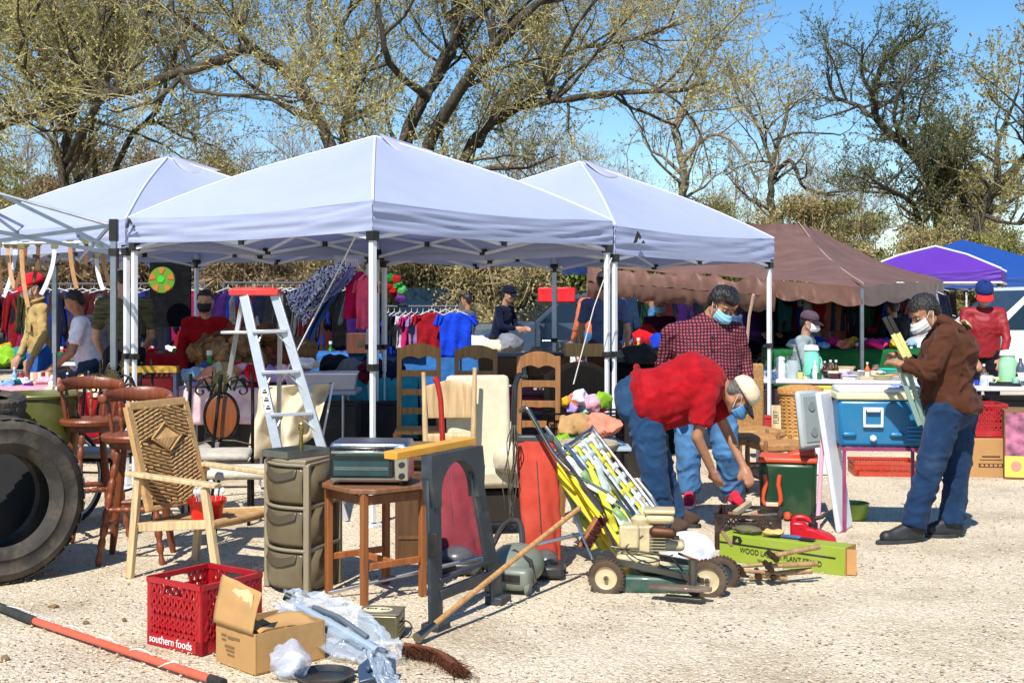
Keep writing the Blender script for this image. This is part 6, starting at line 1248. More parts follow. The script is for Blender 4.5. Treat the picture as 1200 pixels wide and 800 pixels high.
for lab,px,Y,col,d,z in (('red plastic tub under the left end of the white table',890,13.0,'#b01422',(.25,.25,.14),.28),('dark maroon cabinet under the left end of the white table',898,14.2,'#2a1418',(.34,.4,.62),0),('yellow cloth bundle on the wicker basket',962,12.3,'#d8c84a',(.22,.14,.07),.70),('red plastic crate lid below the white table edge',1020,13.8,'#c0202c',(.5,.3,.14),.48)):
    r=thing('storage_box' if 'cloth' not in lab else 'cloth_bundle',lab,'box' if 'cloth' not in lab else 'cloth',gx(px,Y)+Vector((0,0,z))); t=MB(); t.box((0,0,d[2]/2),d); t.build('box_body' if 'cloth' not in lab else 'folded_cloth',plastic(col,.5,.2),r,bev=.012); t=MB(); t.box((0,0,d[2]+.008),(d[0]*1.04,d[1]*1.04,.02)); t.build('lid',plastic(col,.5,.2),r,bev=.005)
milk_crate('orange-red plastic crate on the gravel behind the purple stand',gx(1034,11.9),R(-6),.56,.13,plastic('#b53c26',.4,.2),sy=.40,cell=10)
milk_crate('red plastic crate on top of the brown carton behind the man in the brown jacket',gx(1150,11.9)+Vector((0,0,.36)),R(-4),.36,.30,plastic('#a81a24',.4,.2),cell=8)
cbx=thing('cardboard_box','brown cardboard carton with dark print carrying the red crate','cardboard box',gx(1150,11.8),R(-4)); t=MB(); t.box((0,0,.175),(.36,.32,.35)); t.build('carton_body',board('#b08452'),cbx,bev=.004)
t=MB(); t.box((.04,-.162,.19),(.16,.002,.012)); t.box((.04,-.162,.16),(.20,.002,.006)); t.box((.04,-.162,.11),(.22,.002,.035)); t.each('printed_mark',plastic('#4a2c1a'),cbx)
t=MB(); 
for i in range(5): t.box((-.04+.04*i,-.1635,.11),(.026,.002,.022))
t.build('print_gap',board('#b08452'),cbx)
tb=thing('toy_box','purple and cream printed box standing on end at the right edge','box',gx(1190,11.7),R(-14)); t=MB(); t.box((0,0,.31),(.24,.40,.62)); t.build('carton_body',board('#7a5a38'),tb,bev=.004); t=MB(); t.box((.0,-.202,.40),(.22,.003,.40)); t.build('printed_panel',mat('print','#a4627c',rough=.6,var=.75,vs=11,bump=0),tb); t=MB(); t.box((0,-.203,.115),(.235,.004,.19)); t.build('yellow_panel',plastic('#d8c25a'),tb); t=MB(); t.lathe([(0,0),(.045,0),(.045,.004),(0,.004)],(-.02,-.205,.12),20,(PI/2,0,0)); t.build('round_print',plastic('#d88a78'),tb)
mb=thing('maroon_bin','dark maroon bin between the carton and the printed box','bin',gx(1172,12.3)); t=MB(); t.lathe([(.0,0),(.12,0),(.15,.35),(.155,.36),(.0,.36)],(0,0,0),24,cap=False); t.build('tub',plastic('#4a1420'),mb); t=MB(); t.lathe([(.14,.35),(.162,.355),(.162,.375),(.14,.38)],(0,0,0),24,cap=False); t.build('rim',plastic('#5a1a28'),mb)
# yellow low-ground marker near red vacuum
# ================= MIDDLE GROUND: stalls, goods, racks, cars
COLS={'red':'#b5151f','navy':'#131b3c','black':'#0c0c0f','white':'#dfe0e6','hot pink':'#d42a78','pale pink':'#e2a3b0','royal blue':'#1238b0','teal':'#1f7f86','forest green':'#1c5a34','purple':'#4a1f78','orange':'#d96a22','mustard':'#c79a2a','light blue':'#7fa8cf','grey':'#77797f','maroon':'#5a1420','cream':'#cfc3a4','denim blue':'#30527f','lilac':'#a48bc8','brown':'#5b3a24','mint green':'#9cd0b8','charcoal':'#26282c','lime green':'#7fae2a','salmon':'#d8836c','olive':'#55572c','camel':'#b08a5c'}
used=set()
def uniq(fmt,garms,cols):
    random.shuffle(cols)
    for g_ in garms:
        for c in cols:
            l=fmt%(c,g_)
            if l not in used: used.add(l); return l,COLS[c],g_
    return None
def garment(label,kind,c,loc,w,h,rz,group,seed=0,swing=0):
    """hanging garment on a hanger: shoulders, sleeves, folds"""
    r=thing(kind.replace(' ','_'),label,kind,loc,rz,group); ph=seed*1.7
    def prof(v): return (.14+.34*min(1,v/.10)**.6) if v<.10 else (.48-.02*math.sin((v-.1)*3)+(.16*(v-.3) if kind in('dress','skirt') and v>.3 else 0))
    t=MB()
    def f(u,v):
        x=(u-.5)*2*prof(v)*w; z=-v*h; y=.022*math.sin(u*17+ph+v*2)*v+.03*noise.noise(Vector((u*4,v*3,seed)))+swing*v*v; return Vector((x,y,z))
    t.grid(f,22,16)
    if kind not in('dress','trousers','skirt'):
        sl=.62 if kind in('jacket','shirt','hoodie','sweater') else .3
        for s_ in(-1,1):
            a=Vector((s_*w*.44,0,-h*.06)); b=Vector((s_*w*.60,swing*.2,-h*sl)); n_=(b-a).normalized(); q=Vector((0,1,0)).cross(n_)
            t.grid(lambda u,v: a.lerp(b,v)+q*(u-.5)*w*.20*(1-.25*v)+Vector((0,.018*math.sin(u*9+v*5+ph)-.01,0)),8,9)
    t.build('fabric',c,r,sol=.006,ang=80)
    t=MB(); t.tube([(-w*.36,0,-.03),(0,0,.035),(w*.36,0,-.03)],.006,5); t.tube([(0,0,.035),(0,0,.07),(.02,0,.085),(.01,0,.105)],.003,4); t.build('hanger',plastic('#d8d8dc'),r); return r
RKM=paint('#4a4d52',.6)
def rack(label,a,b,zt,garms,cols,place,n,hw=.42,hh=.62,edge=True,group=None,fmt=None,legs=True,facing=0):
    r=thing('clothes_rack',label,'clothes rack',Vector(((a.x+b.x)/2,(a.y+b.y)/2,0)))
    t=MB(); t.tube([Vector((a.x,a.y,zt)),Vector((b.x,b.y,zt))],.014,8); t.build('rail',RKM,r,world=True)
    if legs:
        for p in(a,b): t=MB(); t.tube([Vector((p.x,p.y,0)),Vector((p.x,p.y,zt))],.014,8); t.build('upright',GREYM,r,world=True); t=MB(); t.tube([Vector((p.x,p.y-.25,.03)),Vector((p.x,p.y+.25,.03))],.014,8); t.build('foot',BLK,r,world=True)
    d=(b-a); base=math.atan2(d.y,d.x)
    for i in range(n):
        u=uniq(fmt or ('%s %s hanging on '+place),list(garms),list(cols))
        if not u: break
        lab,c,g_=u; c='#%02x%02x%02x'%tuple(int(int(c[q:q+2],16)*(.62 if not edge else .85)) for q in(1,3,5)); p=a.lerp(b,(i+.5)/n); ww=hw*random.uniform(.85,1.15)  # garment colours scaled down to imitate shade, more on the facing racks
        garment(lab,g_,cloth(c),Vector((p.x,p.y,zt-.10)),ww,hh*random.uniform(.8,1.25)*(1.35 if g_=='dress' else 1),base+(R(70+random.uniform(-18,18)) if edge else R(facing+random.uniform(-14,14))),group or ('clothes on '+place),i)
AG=['T-shirt','jacket','dress','shirt','sweater']
DKC=['navy','black','charcoal','maroon','purple','forest green','grey','denim blue']
allc=list(COLS)
# under the brown tent
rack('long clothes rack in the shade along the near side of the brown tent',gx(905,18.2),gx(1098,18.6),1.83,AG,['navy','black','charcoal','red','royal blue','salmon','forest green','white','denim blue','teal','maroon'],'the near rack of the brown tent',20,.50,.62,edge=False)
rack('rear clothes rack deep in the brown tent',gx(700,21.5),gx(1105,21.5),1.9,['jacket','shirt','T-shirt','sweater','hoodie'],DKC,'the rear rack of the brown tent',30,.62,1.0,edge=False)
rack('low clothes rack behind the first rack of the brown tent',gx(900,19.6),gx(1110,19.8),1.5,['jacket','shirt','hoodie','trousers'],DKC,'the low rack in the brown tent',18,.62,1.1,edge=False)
# left: dark racks added to fill the black gaps under the canopies
rack('dark clothes rack added to fill the black gap behind the left stalls',gx(-30,18.5),gx(240,18.0),1.85,['jacket','shirt','T-shirt','dress'],['navy','black','charcoal','red','hot pink','maroon','royal blue','grey','olive','brown'],'the rack behind the left stalls',20,.55,.85,edge=False)
rack('dark clothes rack added to fill the black gap right of the ladder',gx(262,17.2),gx(428,17.4),1.85,['dress','jacket','T-shirt','trousers'],['navy','black','charcoal','maroon','purple','royal blue','grey','brown'],'the rack beyond the ladder',16,.52,.95,edge=False)
# small centre rack with coloured children's clothes
rack('short rack of bright children\'s clothes in the middle distance',gx(452,15.4),gx(540,15.2),1.54,['top','shirt','dress'],['mint green','pale pink','lilac','white','hot pink','red','navy','royal blue','charcoal'],'the short bright rack',13,.34,.42,edge=True)
garment('red football shirt facing the camera on the short bright rack','T-shirt',cloth('#8f1420'),gx(506,15.0)+Vector((0,0,1.47)),.38,.50,.1,'clothes on the short bright rack',3)
garment('royal blue football shirt with white cuffs on the short bright rack','T-shirt',cloth('#1440c8'),gx(534,14.9)+Vector((0,0,1.47)),.40,.52,.1,'clothes on the short bright rack',5)
garment('navy shirt between the red and blue football shirts','T-shirt',cloth('#101c50'),gx(522,15.1)+Vector((0,0,1.47)),.38,.50,.3,'clothes on the short bright rack',7)
# zebra dresses blown to the left under the middle canopy
ZB=bpy.data.materials.new('zebra_cloth'); ZB.use_nodes=True; n,l=ramp_tree(ZB); tc=n.new('ShaderNodeTexCoord'); wv=n.new('ShaderNodeTexWave'); wv.inputs['Scale'].default_value=7; wv.inputs['Distortion'].default_value=12; wv.inputs['Detail Scale'].default_value=3; l.new(tc.outputs['Object'],wv.inputs[0]); rp=n.new('ShaderNodeValToRGB'); e=rp.color_ramp.elements; e[0].position=.42; e[0].color=(.03,.03,.16,1); e[1].position=.5; e[1].color=(.62,.68,.86,1); l.new(wv.outputs[0],rp.inputs[0]); l.new(rp.outputs[0],n['Principled BSDF'].inputs['Base Color']); n['Principled BSDF'].inputs['Roughness'].default_value=.8
LIL=cloth('#8d93d6')
hk=W(408,300,12.2)
for i in range(7):
    t=MB(); r=thing('dress',['outermost zebra patterned dress streaming to the left in the wind','second zebra patterned dress streaming in the wind','zebra dress in the middle of the windblown bunch','lilac dress in the windblown bunch','lowest zebra dress of the windblown bunch','blue trousers at the bottom of the windblown bunch','sea green dress hanging straight below the windblown bunch'][i],'dress',W(414,312,12.2+.05*i),0,'dresses blown by the wind')
    A=W(405+i*2.5,313,12.2+.06*i); E_=[W(342,352,12),W(346,358,12.1),W(343,368,12.2),W(358,360,12.3),W(352,376,12.4),W(362,392,12.5),W(398,372,12.6)][i]; d=E_-A; q=Vector((.3,.5,.8)); q=(q-d.normalized()*q.dot(d.normalized())).normalized()
    def fz(u,v): w=.045+.075*v; return A+d*v+q*(u-.5)*w*2+Vector((0,.06*math.sin(u*10+v*6+i)*v,.05*math.sin(v*5+i)+.03*math.sin(u*14+i)*v))
    t.grid(fz,20,24); t.build('fabric',(LIL if i==3 else cloth('#2a4f8c') if i==5 else cloth('#7fa9a8') if i==6 else ZB),r,world=True,sol=.005,ang=80)
    t=MB(); h=A+Vector((0,0,0)); t.tube([h,W(405+i*2.2,303,12.2+.06*i),],.008,5); t.build('hanger',plastic('#d8d0ea'),r,world=True)
t=MB(); t.grid(lambda u,v: W(391+36*u,299+13*v,12.6)+Vector((0,.02*noise.noise(Vector((u*4,v*4,1))),0)),10,5); tag(t.build('display_card',mat('clear_plastic','#b8c4d2',rough=.2,var=.05,bump=0,alpha=.8),None,sol=.006),'clear plastic header card above the windblown dresses','card')
garment('hot pink dress with a ribbon under the middle canopy','dress',cloth('#c81a64'),W(420,318,12.5),.26,.46,.2,None,3)
garment('coral pink scarf-like top right of the hot pink dress','top',cloth('#e85a86'),W(428,325,12.4),.20,.50,.4,None,9)
t=MB(); p=W(441,272,9.0); q=W(332,440,11.6); q=W(328,450,10.3); t.tube([W(421,268,9.6),W(405,300,10),q],.006,5); tag(t.build('guy_rope',paint('#d9dce4'),None),'white rope running from the middle canopy down to the ladder','rope')
t=MB(); t.tube([W(717,302,11.0),W(696,360,11.0),W(672,450,10.9)],.005,5); tag(t.build('guy_rope',paint('#d8d0c4'),None),'thin rope slanting down left of the double canopy leg','rope')
# hanging belts at the left
bn=0
for i,(x,y0,y1,sw,c) in enumerate(((-2,287,345,4,'#6b4526'),(9,287,338,8,'#c79a70'),(18,288,348,-14,'#cfd2dc'),(25,288,360,8,'#b78a5e'),(30,286,340,-14,'#7a5232'),(45,285,330,-6,'#6b4a30'),(64,288,345,-16,'#d0cfe2'),(82,284,338,8,'#a97e54'),(88,284,320,4,'#5f4226'),(101,283,325,-2,'#6e4a2c'),(113,300,340,8,'#d8d8de'),(120,287,334,9,'#b98c60'),(137,282,315,0,'#5a2f1e'),(152,300,330,-2,'#c88a80'))):
    t=MB(); P=[W(x+sw*(k/5)**2*1.0,y0+(y1-y0)*k/5,11.3+.1*(i%3)) for k in range(6)]; t.tube(smooth_poly(P,3),.019,4,flat=.25); 
    nm=['first','second','third','fourth','fifth','sixth','seventh','eighth','ninth','tenth','eleventh','twelfth','thirteenth','fourteenth'][i]; cn={'#cfd2dc':'white','#d0cfe2':'white','#d8d8de':'white','#c88a80':'pink'}.get(c,'brown')
    r=thing('belt','%s belt hanging by the left canopy edge, %s from the left'%(cn,nm),'belt',P[0],0,'belts hanging at the left'); t.build('strap',mat('leather_strap',c,rough=.5,var=.15,vs=20,bump=.1),r,world=True); t=MB(); t.box(P[0]+Vector((0,0,.0)),(.06,.02,.045)); t.build('buckle',metal('#a89868'),r,world=True)
t=MB(); t.tube([W(-20,286,11.4),W(160,283,11.4)],.012,6); tag(t.build('hanging_rail',GREYM,None),'grey rail that the belts hang from','rail')
# green and orange ball-shaped disc, round sign
dsc=thing('round_target','round green disc with orange star pattern hanging behind the left stalls','disc',W(190,328,15.5)); t=MB(); t.lathe([(0,-.02),(.155,-.02),(.16,0),(.155,.02),(0,.02)],(0,0,0),36,(PI/2,0,0),cap=False); t.build('disc',plastic('#5e8a1e'),dsc); 
t=MB()
for k in range(5):
    a=PI/2+k*2*PI/5; t.prism([(math.cos(a+b)*r_,math.sin(a+b)*r_) for b,r_ in((-.30,.145),(-.12,.075),(.12,.075),(.30,.145),(.0,.15))],.006,(PI/2,0,0),(0,-.024,0))
t.each('orange_patch',plastic('#c06a26'),dsc); t=MB(); t.lathe([(0,0),(.045,0),(.045,.006),(0,.006)],(-.01,-.022,.01),6,(PI/2,0,0)); t.build('green_centre',plastic('#36c02a'),dsc)
t=MB(); t.box(W(200,338,15.9),(.5,.06,.95)); tag(t.build('shade_panel',cloth('#0b0c10'),None),'black panel added to deepen the shade behind the round green disc','backdrop')  # added black panel imitates the deep shade under the canopy
# draped tables, left
TP=draped('pink cloth over the left stall table',gx(15,12.9),1.35,.8,R(0),.76,'#d98a98',.6,'table under the pink cloth')
TC=draped('cream cloth over the table behind the iron chairs',gx(128,12.9),.95,.8,R(0),.76,'#cfc2a0',.10,'table under the cream cloth')
t=MB(); t.grid(lambda u,v: gx(62+92*u,12.45)+Vector((0,-.02*math.sin(u*20)*v,.72-.5*v)),30,6); tag(t.build('red_skirt',cloth('#9a1420'),None,sol=.004),'dark red cloth hanging below the cream table edge','cloth')
TD=draped('white and pink cloths over the table behind the ladder',gx(290,12.4),1.15,.8,R(0),.78,'#d8b8bc',.35,'table under the white and pink cloths')
TE=draped('teal cloth hanging in folds beside the middle canopy leg',gx(436,13.6),1.0,.7,R(0),.80,'#2f93a6',.62,'table under the teal cloth')
TF=draped('mid blue cloth over the long rear table',gx(470,17.0),2.3,.8,R(0),.92,'#2f64a0',.5,'table under the mid blue cloth')
for (x,lab,c,wd_) in ((30,'grey case','#55565c',.6),(165,'charcoal case','#2c2c3c',.5)):
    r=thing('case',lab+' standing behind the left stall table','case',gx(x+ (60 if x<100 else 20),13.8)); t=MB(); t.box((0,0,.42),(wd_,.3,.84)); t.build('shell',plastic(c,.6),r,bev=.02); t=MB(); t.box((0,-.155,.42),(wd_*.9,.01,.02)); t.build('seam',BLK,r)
# crumpled goods on tables
def heap(T,x0,x1,n,place,kinds,cols,z0=.0,sz=.12,h=1,v0=-.3,v1=.3,flat=.5,zs=.0):
    for i in range(n):
        u=uniq('%s %s '+place,list(kinds),list(cols))
        if not u: return
        lab,c,k=u; px=x0+(x1-x0)*(i+.5)/n+random.uniform(-3,3); p=tpt(T,px,random.uniform(v0,v1)) if not isinstance(T,float) else gx(px,T+random.uniform(v0,v1)); s=sz*random.uniform(.7,1.3)
        t=MB(); t.ball((0,0,s*flat*.8),(s,s*.8,s*flat),None,22); sd=random.random()*50; t.warp(lambda v: wob(wob(v,s*.45,6/s*.12*1.6,sd),s*.16,3/s,sd)); t.warp(lambda v: Vector((v.x,v.y,max(.0,v.z))))
        o=t.build(k.replace(' ','_'),cloth(c,.2,.5),None,ang=50); o.location=p+Vector((0,0,z0+random.random()*zs)); o.rotation_euler.z=random.random()*6; tag(o,lab,k,'goods '+place)
heap(TP,5,78,9,'on the pink table',['folded scarf','purse'],['light blue','teal','pale pink','purple','cream','grey','white','salmon'],sz=.075)
for i in range(9):
    c=['#d9a68c','#e8c8b0','#8a4a34','#f0e0d0','#d9a68c','#e6d0c0','#6a2a20','#d8c0a8','#9a6a50'][i]; t=MB(); t.lathe([(0,0),(.022,0),(.022,.13),(0,.13)],(0,0,0),12); o=t.build('perfume_box',plastic(c,.4,0),None,bev=.002); o.location=tpt(TP,26+i*4.2,.25); tag(o,'%s tube in the upright row on the pink table, %s from the left'%(['peach','cream','rust','ivory','peach','pale','dark red','tan','brown'][i],['first','second','third','fourth','fifth','sixth','seventh','eighth','ninth'][i]),'tube','row of upright tubes on the pink table')
heap(TC,88,178,12,'on the cream table',['jumper','towel'],['cream','light blue','camel','white','grey','mustard','purple','red'],sz=.11)
heap(TD,226,350,16,'piled high behind the ladder',['cardigan','sheet'],['white','salmon','pale pink','cream','light blue','denim blue','red','lilac','camel'],sz=.14,flat=.5,z0=.10,v0=-.36,v1=.0)
heap(TD,228,345,12,'on the table behind the ladder',['blouse','towel'],['white','salmon','pale pink','cream','red','light blue','lilac'],sz=.13,flat=.45)
# heap of brown furs
FUR=mat('fur','#8a6038',rough=.95,var=.55,vs=16,bump=1,bs=60,stretch=(1,1,.3),dirt=.7,dcol=(.05,.03,.015),ds=7)
FN=['leftmost','second','third','fourth','fifth','sixth','seventh','eighth','ninth','rightmost']
for i in range(10):
    x=246+10.5*i; y=402-18*math.sin(PI*i/9)+(i%3)*6; s_=.17+.05*(i%2); FURi=mat('fur',['#8a6038','#6a4426','#9a7448','#7a3a20','#8c6a44'][i%5],rough=.95,var=.6,vs=16,bump=1,bs=60,stretch=(1,1,.3),dirt=.8,dcol=(.035,.02,.012),ds=8)
    t=MB(); t.ball((0,0,0),(s_*1.25,s_,s_*.62),None,40); t.warp(lambda v: wob(wob(wob(v,.08,6,i),.05,13,i),.02,30,i)); o=t.build('fur_coat',FURi,None,ang=70); o.location=W(x,y+10,12.8+.25*(i%2)); o.rotation_euler=(.3*(i%3-1),.5*math.sin(i*2.1),i); tag(o,'brown fur coat, %s of the ten heaped behind the ladder'%FN[i],'fur coat','brown furs heaped behind the ladder')
for i in range(4):
    t=MB(); t.ball((0,0,0),(.24,.2,.14),None,30); t.warp(lambda v: wob(v,.08,6,i+40)); o=t.build('fur_coat',FUR,None,ang=70); o.location=W(258+27*i,424,12.9); tag(o,'dark fur coat at the bottom of the fur heap, %s from the left'%['first','second','third','fourth'][i],'fur coat','brown furs heaped behind the ladder')
fs=thing('display_bench','low wooden bench under the fur heap','bench',gx(282,12.95)); t=MB(); t.box((0,0,.86),(.95,.4,.04)); t.build('bench_top',wood('#5a3c22'),fs); 
for a in(-.42,.42): t=MB(); t.box((a,0,.42),(.05,.36,.84)); t.build('leg',wood('#5a3c22'),fs)
good('bottle','#2f8a1c',tpt(TD,246,-.2),'bright green bottle left of the ladder',1.5)
# clear tub and cloth-covered chair
tubm=mat('clear_plastic','#c9c4cc',rough=.15,var=.05,bump=0,alpha=.6)
ct=thing('clear_tub','clear plastic storage tub full of pale clothes right of the ladder','tub',gx(378,12.0)+Vector((0,0,.78)),R(4)); t=MB(); t.box((0,0,.075),(.66,.36,.15),None,.93); t.build('tub_shell',tubm,ct,bev=.01); t=MB(); t.tube([(-.33,-.18,.15),(.33,-.18,.15),(.33,.18,.15),(-.33,.18,.15)],.009,6,close=True); t.build('rim',plastic('#e6e4ea'),ct); t=MB(); t.ball((0,0,.09),(.29,.15,.08),None,24); t.warp(lambda v: wob(v,.04,9)); t.build('packed_clothes',cloth('#b9aeb8'),ct)
tt_=ftable('folding table carrying the clear storage tub',gx(365,12.1),.9,.5,R(0),.775,plastic('#8890a8'))
heap(12.0,352,372,2,'on the rim of the clear tub',['blouse'],['cream','white'],z0=.97,sz=.10,v0=-.05,v1=.05)
cc=thing('cloth_chair','folding chair hidden under a cream sheet behind the ladder','chair',gx(343,10.9)); 
t=MB(); t.tube([(-.28,0,0),(-.26,.1,.86),(.33,.1,.90),(.18,-.1,0)],.011,8); t.build('frame',plastic('#d8d8dc'),cc); 
t=MB(); t.grid(lambda u,v: Vector((-.30+.60*u+.10*v*(u-.6)-.12*v*u,.08-.16*v+.14*math.sin(u*13+v*3+2*math.sin(v*3))*(.2+v)+.07*noise.noise(Vector((u*5,v*4,2))),.87+.03*u-.62*v*(1-.25*u)+.03*noise.noise(Vector((u*5,0,5)))*v)),50,30); t.build('sheet',cloth('#cdbfa2',.08,.2),cc,sol=.006,ang=80)
# black heap on teal table, colourful bits
heap(TE,398,455,5,'on the teal table',['fleece'],['black','charcoal','navy','grey','maroon'],sz=.22,flat=.55)
heap(TE,385,405,5,'at the left end of the teal table',['small toy'],['mustard','lime green','red','orange','purple'],sz=.06,v0=-.32,v1=-.1)
heap(TF,370,470,12,'on the long blue table',['blouse','bag'],['navy','black','salmon','red','purple','white','brown','charcoal','camel'],sz=.13)
for i,(x,c) in enumerate(((424,'#5a3020'),(463,'#3b2418'),(480,'#2e1c14'))):
    r=thing('wooden_chest',['reddish wooden chest left of the double canopy legs','dark wooden chest right of the double canopy legs','darkest wooden chest beside the bright clothes rack'][i],'chest',gx(x,16.6)+Vector((0,0,.93)),0); t=MB(); t.box((0,0,.13),(.36,.3,.26)); t.build('chest_body',wood(c),r,bev=.005); t=MB(); t.box((0,-.153,.14),(.08,.006,.10)); t.build('lock_plate',metal('#a09070'),r)
# soft toys cluster above
for i,(x,y,c) in enumerate(((457,327,'#1f6a26'),(464,328,'#901818'),(456,336,'#801212'),(466,334,'#28802e'),(461,340,'#a01414'),(471,341,'#4a8f52'),(470,349,'#5a2a74'))):
    t=MB(); t.ball((0,0,0),.065,None,18); t.warp(lambda v: wob(v,.02,30,i)); o=t.build('pompom' if i<7 else 'toy',cloth(c,.3,.6),None); o.location=W(x,y,15.3); t_='%s plush ball %s'%({'#1f6a26':'green','#901818':'bright red','#801212':'deep red','#28802e':'bright green','#a01414':'dark red','#4a8f52':'pale green','#5a2a74':'purple','#e8a8b0':'pink','#e6b0a8':'salmon'}[c],'in the cluster above the bright rack' if i<7 else 'lying on top of the bright rack'); tag(o,t_,'plush ball','plush balls above the bright rack')
# grey lidded bins right of the ladder-back chairs
def bin_(label,px,Y,w,h,z,c,lc): 
    r=thing('storage_bin',label,'bin',gx(px,Y)+Vector((0,0,z))); t=MB(); t.box((0,0,h/2),(w,.4,h),None,.93); t.build('tub',plastic(c,.5),r,bev=.015); t=MB(); t.box((0,0,h+.015),(w*1.06,.43,.04)); t.build('lid',plastic(lc,.4),r,bev=.01)
TG=ftable('folding table behind the ladder-back chairs',gx(612,14.2),1.3,.7,0,.74,wood('#5a4028'))
bin_('brown bin with a grey lid behind the middle ladder-back chair',587,14.0,.50,.24,.765,'#5a3a1c','#5b6470'); bin_('brown bin with a black lid behind the right ladder-back chair',642,14.1,.48,.24,.765,'#5a3a1c','#20242a')
bin_('magenta bin below the brown bins',598,13.4,.46,.30,.36,'#a8124e','#7c0c3c'); bin_('dark red bin behind the right ladder-back chair',632,13.2,.42,.34,.30,'#7d1430','#4a0c1c')
heap(13.4,540,580,4,'on the dark bag behind the middle chair',['fleece'],['maroon','lilac','charcoal','brown'],z0=.62,sz=.18,v0=-.1,v1=.1)
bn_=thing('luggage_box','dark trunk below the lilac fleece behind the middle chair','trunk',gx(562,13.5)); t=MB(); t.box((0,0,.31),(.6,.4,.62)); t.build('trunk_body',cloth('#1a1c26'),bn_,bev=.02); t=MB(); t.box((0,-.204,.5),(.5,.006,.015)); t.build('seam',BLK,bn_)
# brown cabinet and goods by the double leg
r=thing('wooden_headboard','carved brown wooden cabinet top left of the double canopy leg','furniture',gx(680,12.6)); t=MB(); pts=[(-.36,0),(.36,0),(.36,.42)]+[(.36-.72*i/12,.42+.14*math.sin(PI*i/12)) for i in range(1,12)]+[(-.36,.42)]; t.prism(pts,.06,(PI/2,0,0),(0,0,.45)); t.build('carved_panel',wood('#5f4424'),r,bev=.008); t=MB(); t.prism([(x*.8,.06+z*.8) for x,z in pts],.02,(PI/2,0,0),(0,-.04,.46)); t.build('inner_panel',wood('#3e2c18'),r,bev=.004)
for a in(-.34,.34): t=MB(); t.box((a,0,.24),(.06,.07,.48)); t.build('leg',wood('#5f4424'),r)
t=MB(); t.box((0,0,0),(.40,.10,.13)); o=t.build('plank_box',wood('#b08a52'),None,bev=.004); o.location=W(684,410,13.2); o.rotation_euler.z=.1; tag(o,'pale pine plank lying on the carved cabinet','plank')
bkt=gx(683,10.9)
t=MB(); t.box((0,0,.0),(.66,.4,.02)); 
sb=thing('black_basket','black wire basket overflowing with bright soft goods beside the double leg','basket',bkt,R(5)); t=MB()
for z in(.42,.48,.54,.60,.66): t.tube([(-.32,-.19,z),(.32,-.19,z),(.32,.19,z),(-.32,.19,z)],.009,5,close=True)
for i in range(13): t.tube([(-.32+.053*i,-.19,.42),(-.32+.053*i,-.19,.66)],.006,4)
for i in range(7): t.tube([(.32,-.19+.063*i,.42),(.32,-.19+.063*i,.66)],.006,4); t.tube([(-.32,-.19+.063*i,.42),(-.32,-.19+.063*i,.66)],.006,4)
t.build('wire_sides',BLKM,sb); t=MB(); t.box((0,0,.415),(.64,.38,.02)); t.build('base_panel',BLK,sb)
for a in(-.28,.28): t=MB(); t.box((a,0,.2),(.03,.3,.41)); t.build('leg',BLK,sb)
heap(10.9,660,708,10,'in the black wire basket',['plush toy'],['orange','lime green','mustard','pale pink','lilac','salmon','white','light blue','hot pink','mint green'],z0=.62,sz=.075,v0=-.14,v1=.12,flat=.9,zs=.1)
heap(10.4,668,706,2,'in front of the black basket',['cushion'],['salmon','camel'],z0=.50,sz=.17,v0=-.05,v1=.05,flat=.55)
heap(10.3,648,722,5,'on the low bench by the double leg',['scarf'],['light blue','lime green','red','white','forest green'],z0=.44,sz=.12,v0=-.05,v1=.08,flat=.3)
r=thing('low_bench','low pale bench under the scarves by the double canopy leg','bench',gx(686,10.35)); t=MB(); t.box((0,0,.42),(.72,.3,.03)); t.build('bench_top',plastic('#a8b8c8'),r,bev=.005)
for a in(-.32,.32): t=MB(); t.box((a,0,.20),(.03,.26,.40)); t.build('leg',BLK,r)
# dark bundles right of the double leg
heap(13.5,735,775,3,'behind the red-shirted man',['blanket'],['grey','olive','charcoal'],z0=.95,sz=.24,v0=-.1,v1=.1,flat=.4)
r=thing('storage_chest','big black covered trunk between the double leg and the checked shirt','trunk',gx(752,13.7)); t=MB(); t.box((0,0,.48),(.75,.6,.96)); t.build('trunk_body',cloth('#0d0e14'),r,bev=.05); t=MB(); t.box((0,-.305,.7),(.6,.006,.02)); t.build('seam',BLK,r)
# red folding canopy scraps / chairs under the tarp
heap(18.0,752,800,3,'under the brown tent left part',['bag'],['red','orange','royal blue'],z0=.9,sz=.22,v0=-.2,v1=.2,flat=.9)
TH_=draped('dark green cloth on the table inside the brown tent',gx(1005,16.6),2.3,.7,0,.98,'#1c5a30',.5,'table under the dark green cloth')
heap(TH_,930,1070,14,'on the green table in the brown tent',['blouse','bag'],['light blue','salmon','black','denim blue','white','mustard','hot pink','royal blue'],sz=.12,z0=.25)
TI=draped('tan cloth on the low table under the brown tent',gx(820,17.5),2.2,.7,0,.75,'#6d6048',.6,'table under the tan cloth')
heap(TI,740,900,12,'on the tan table under the brown tent',['bag','blouse'],['mustard','white','grey','red','navy','black','camel','royal blue'],sz=.14)
TJ=draped('green cloth on the table behind the man in the brown jacket',gx(1080,17.6),1.2,.6,0,.9,'#107048',.4,'table under the bright green cloth')
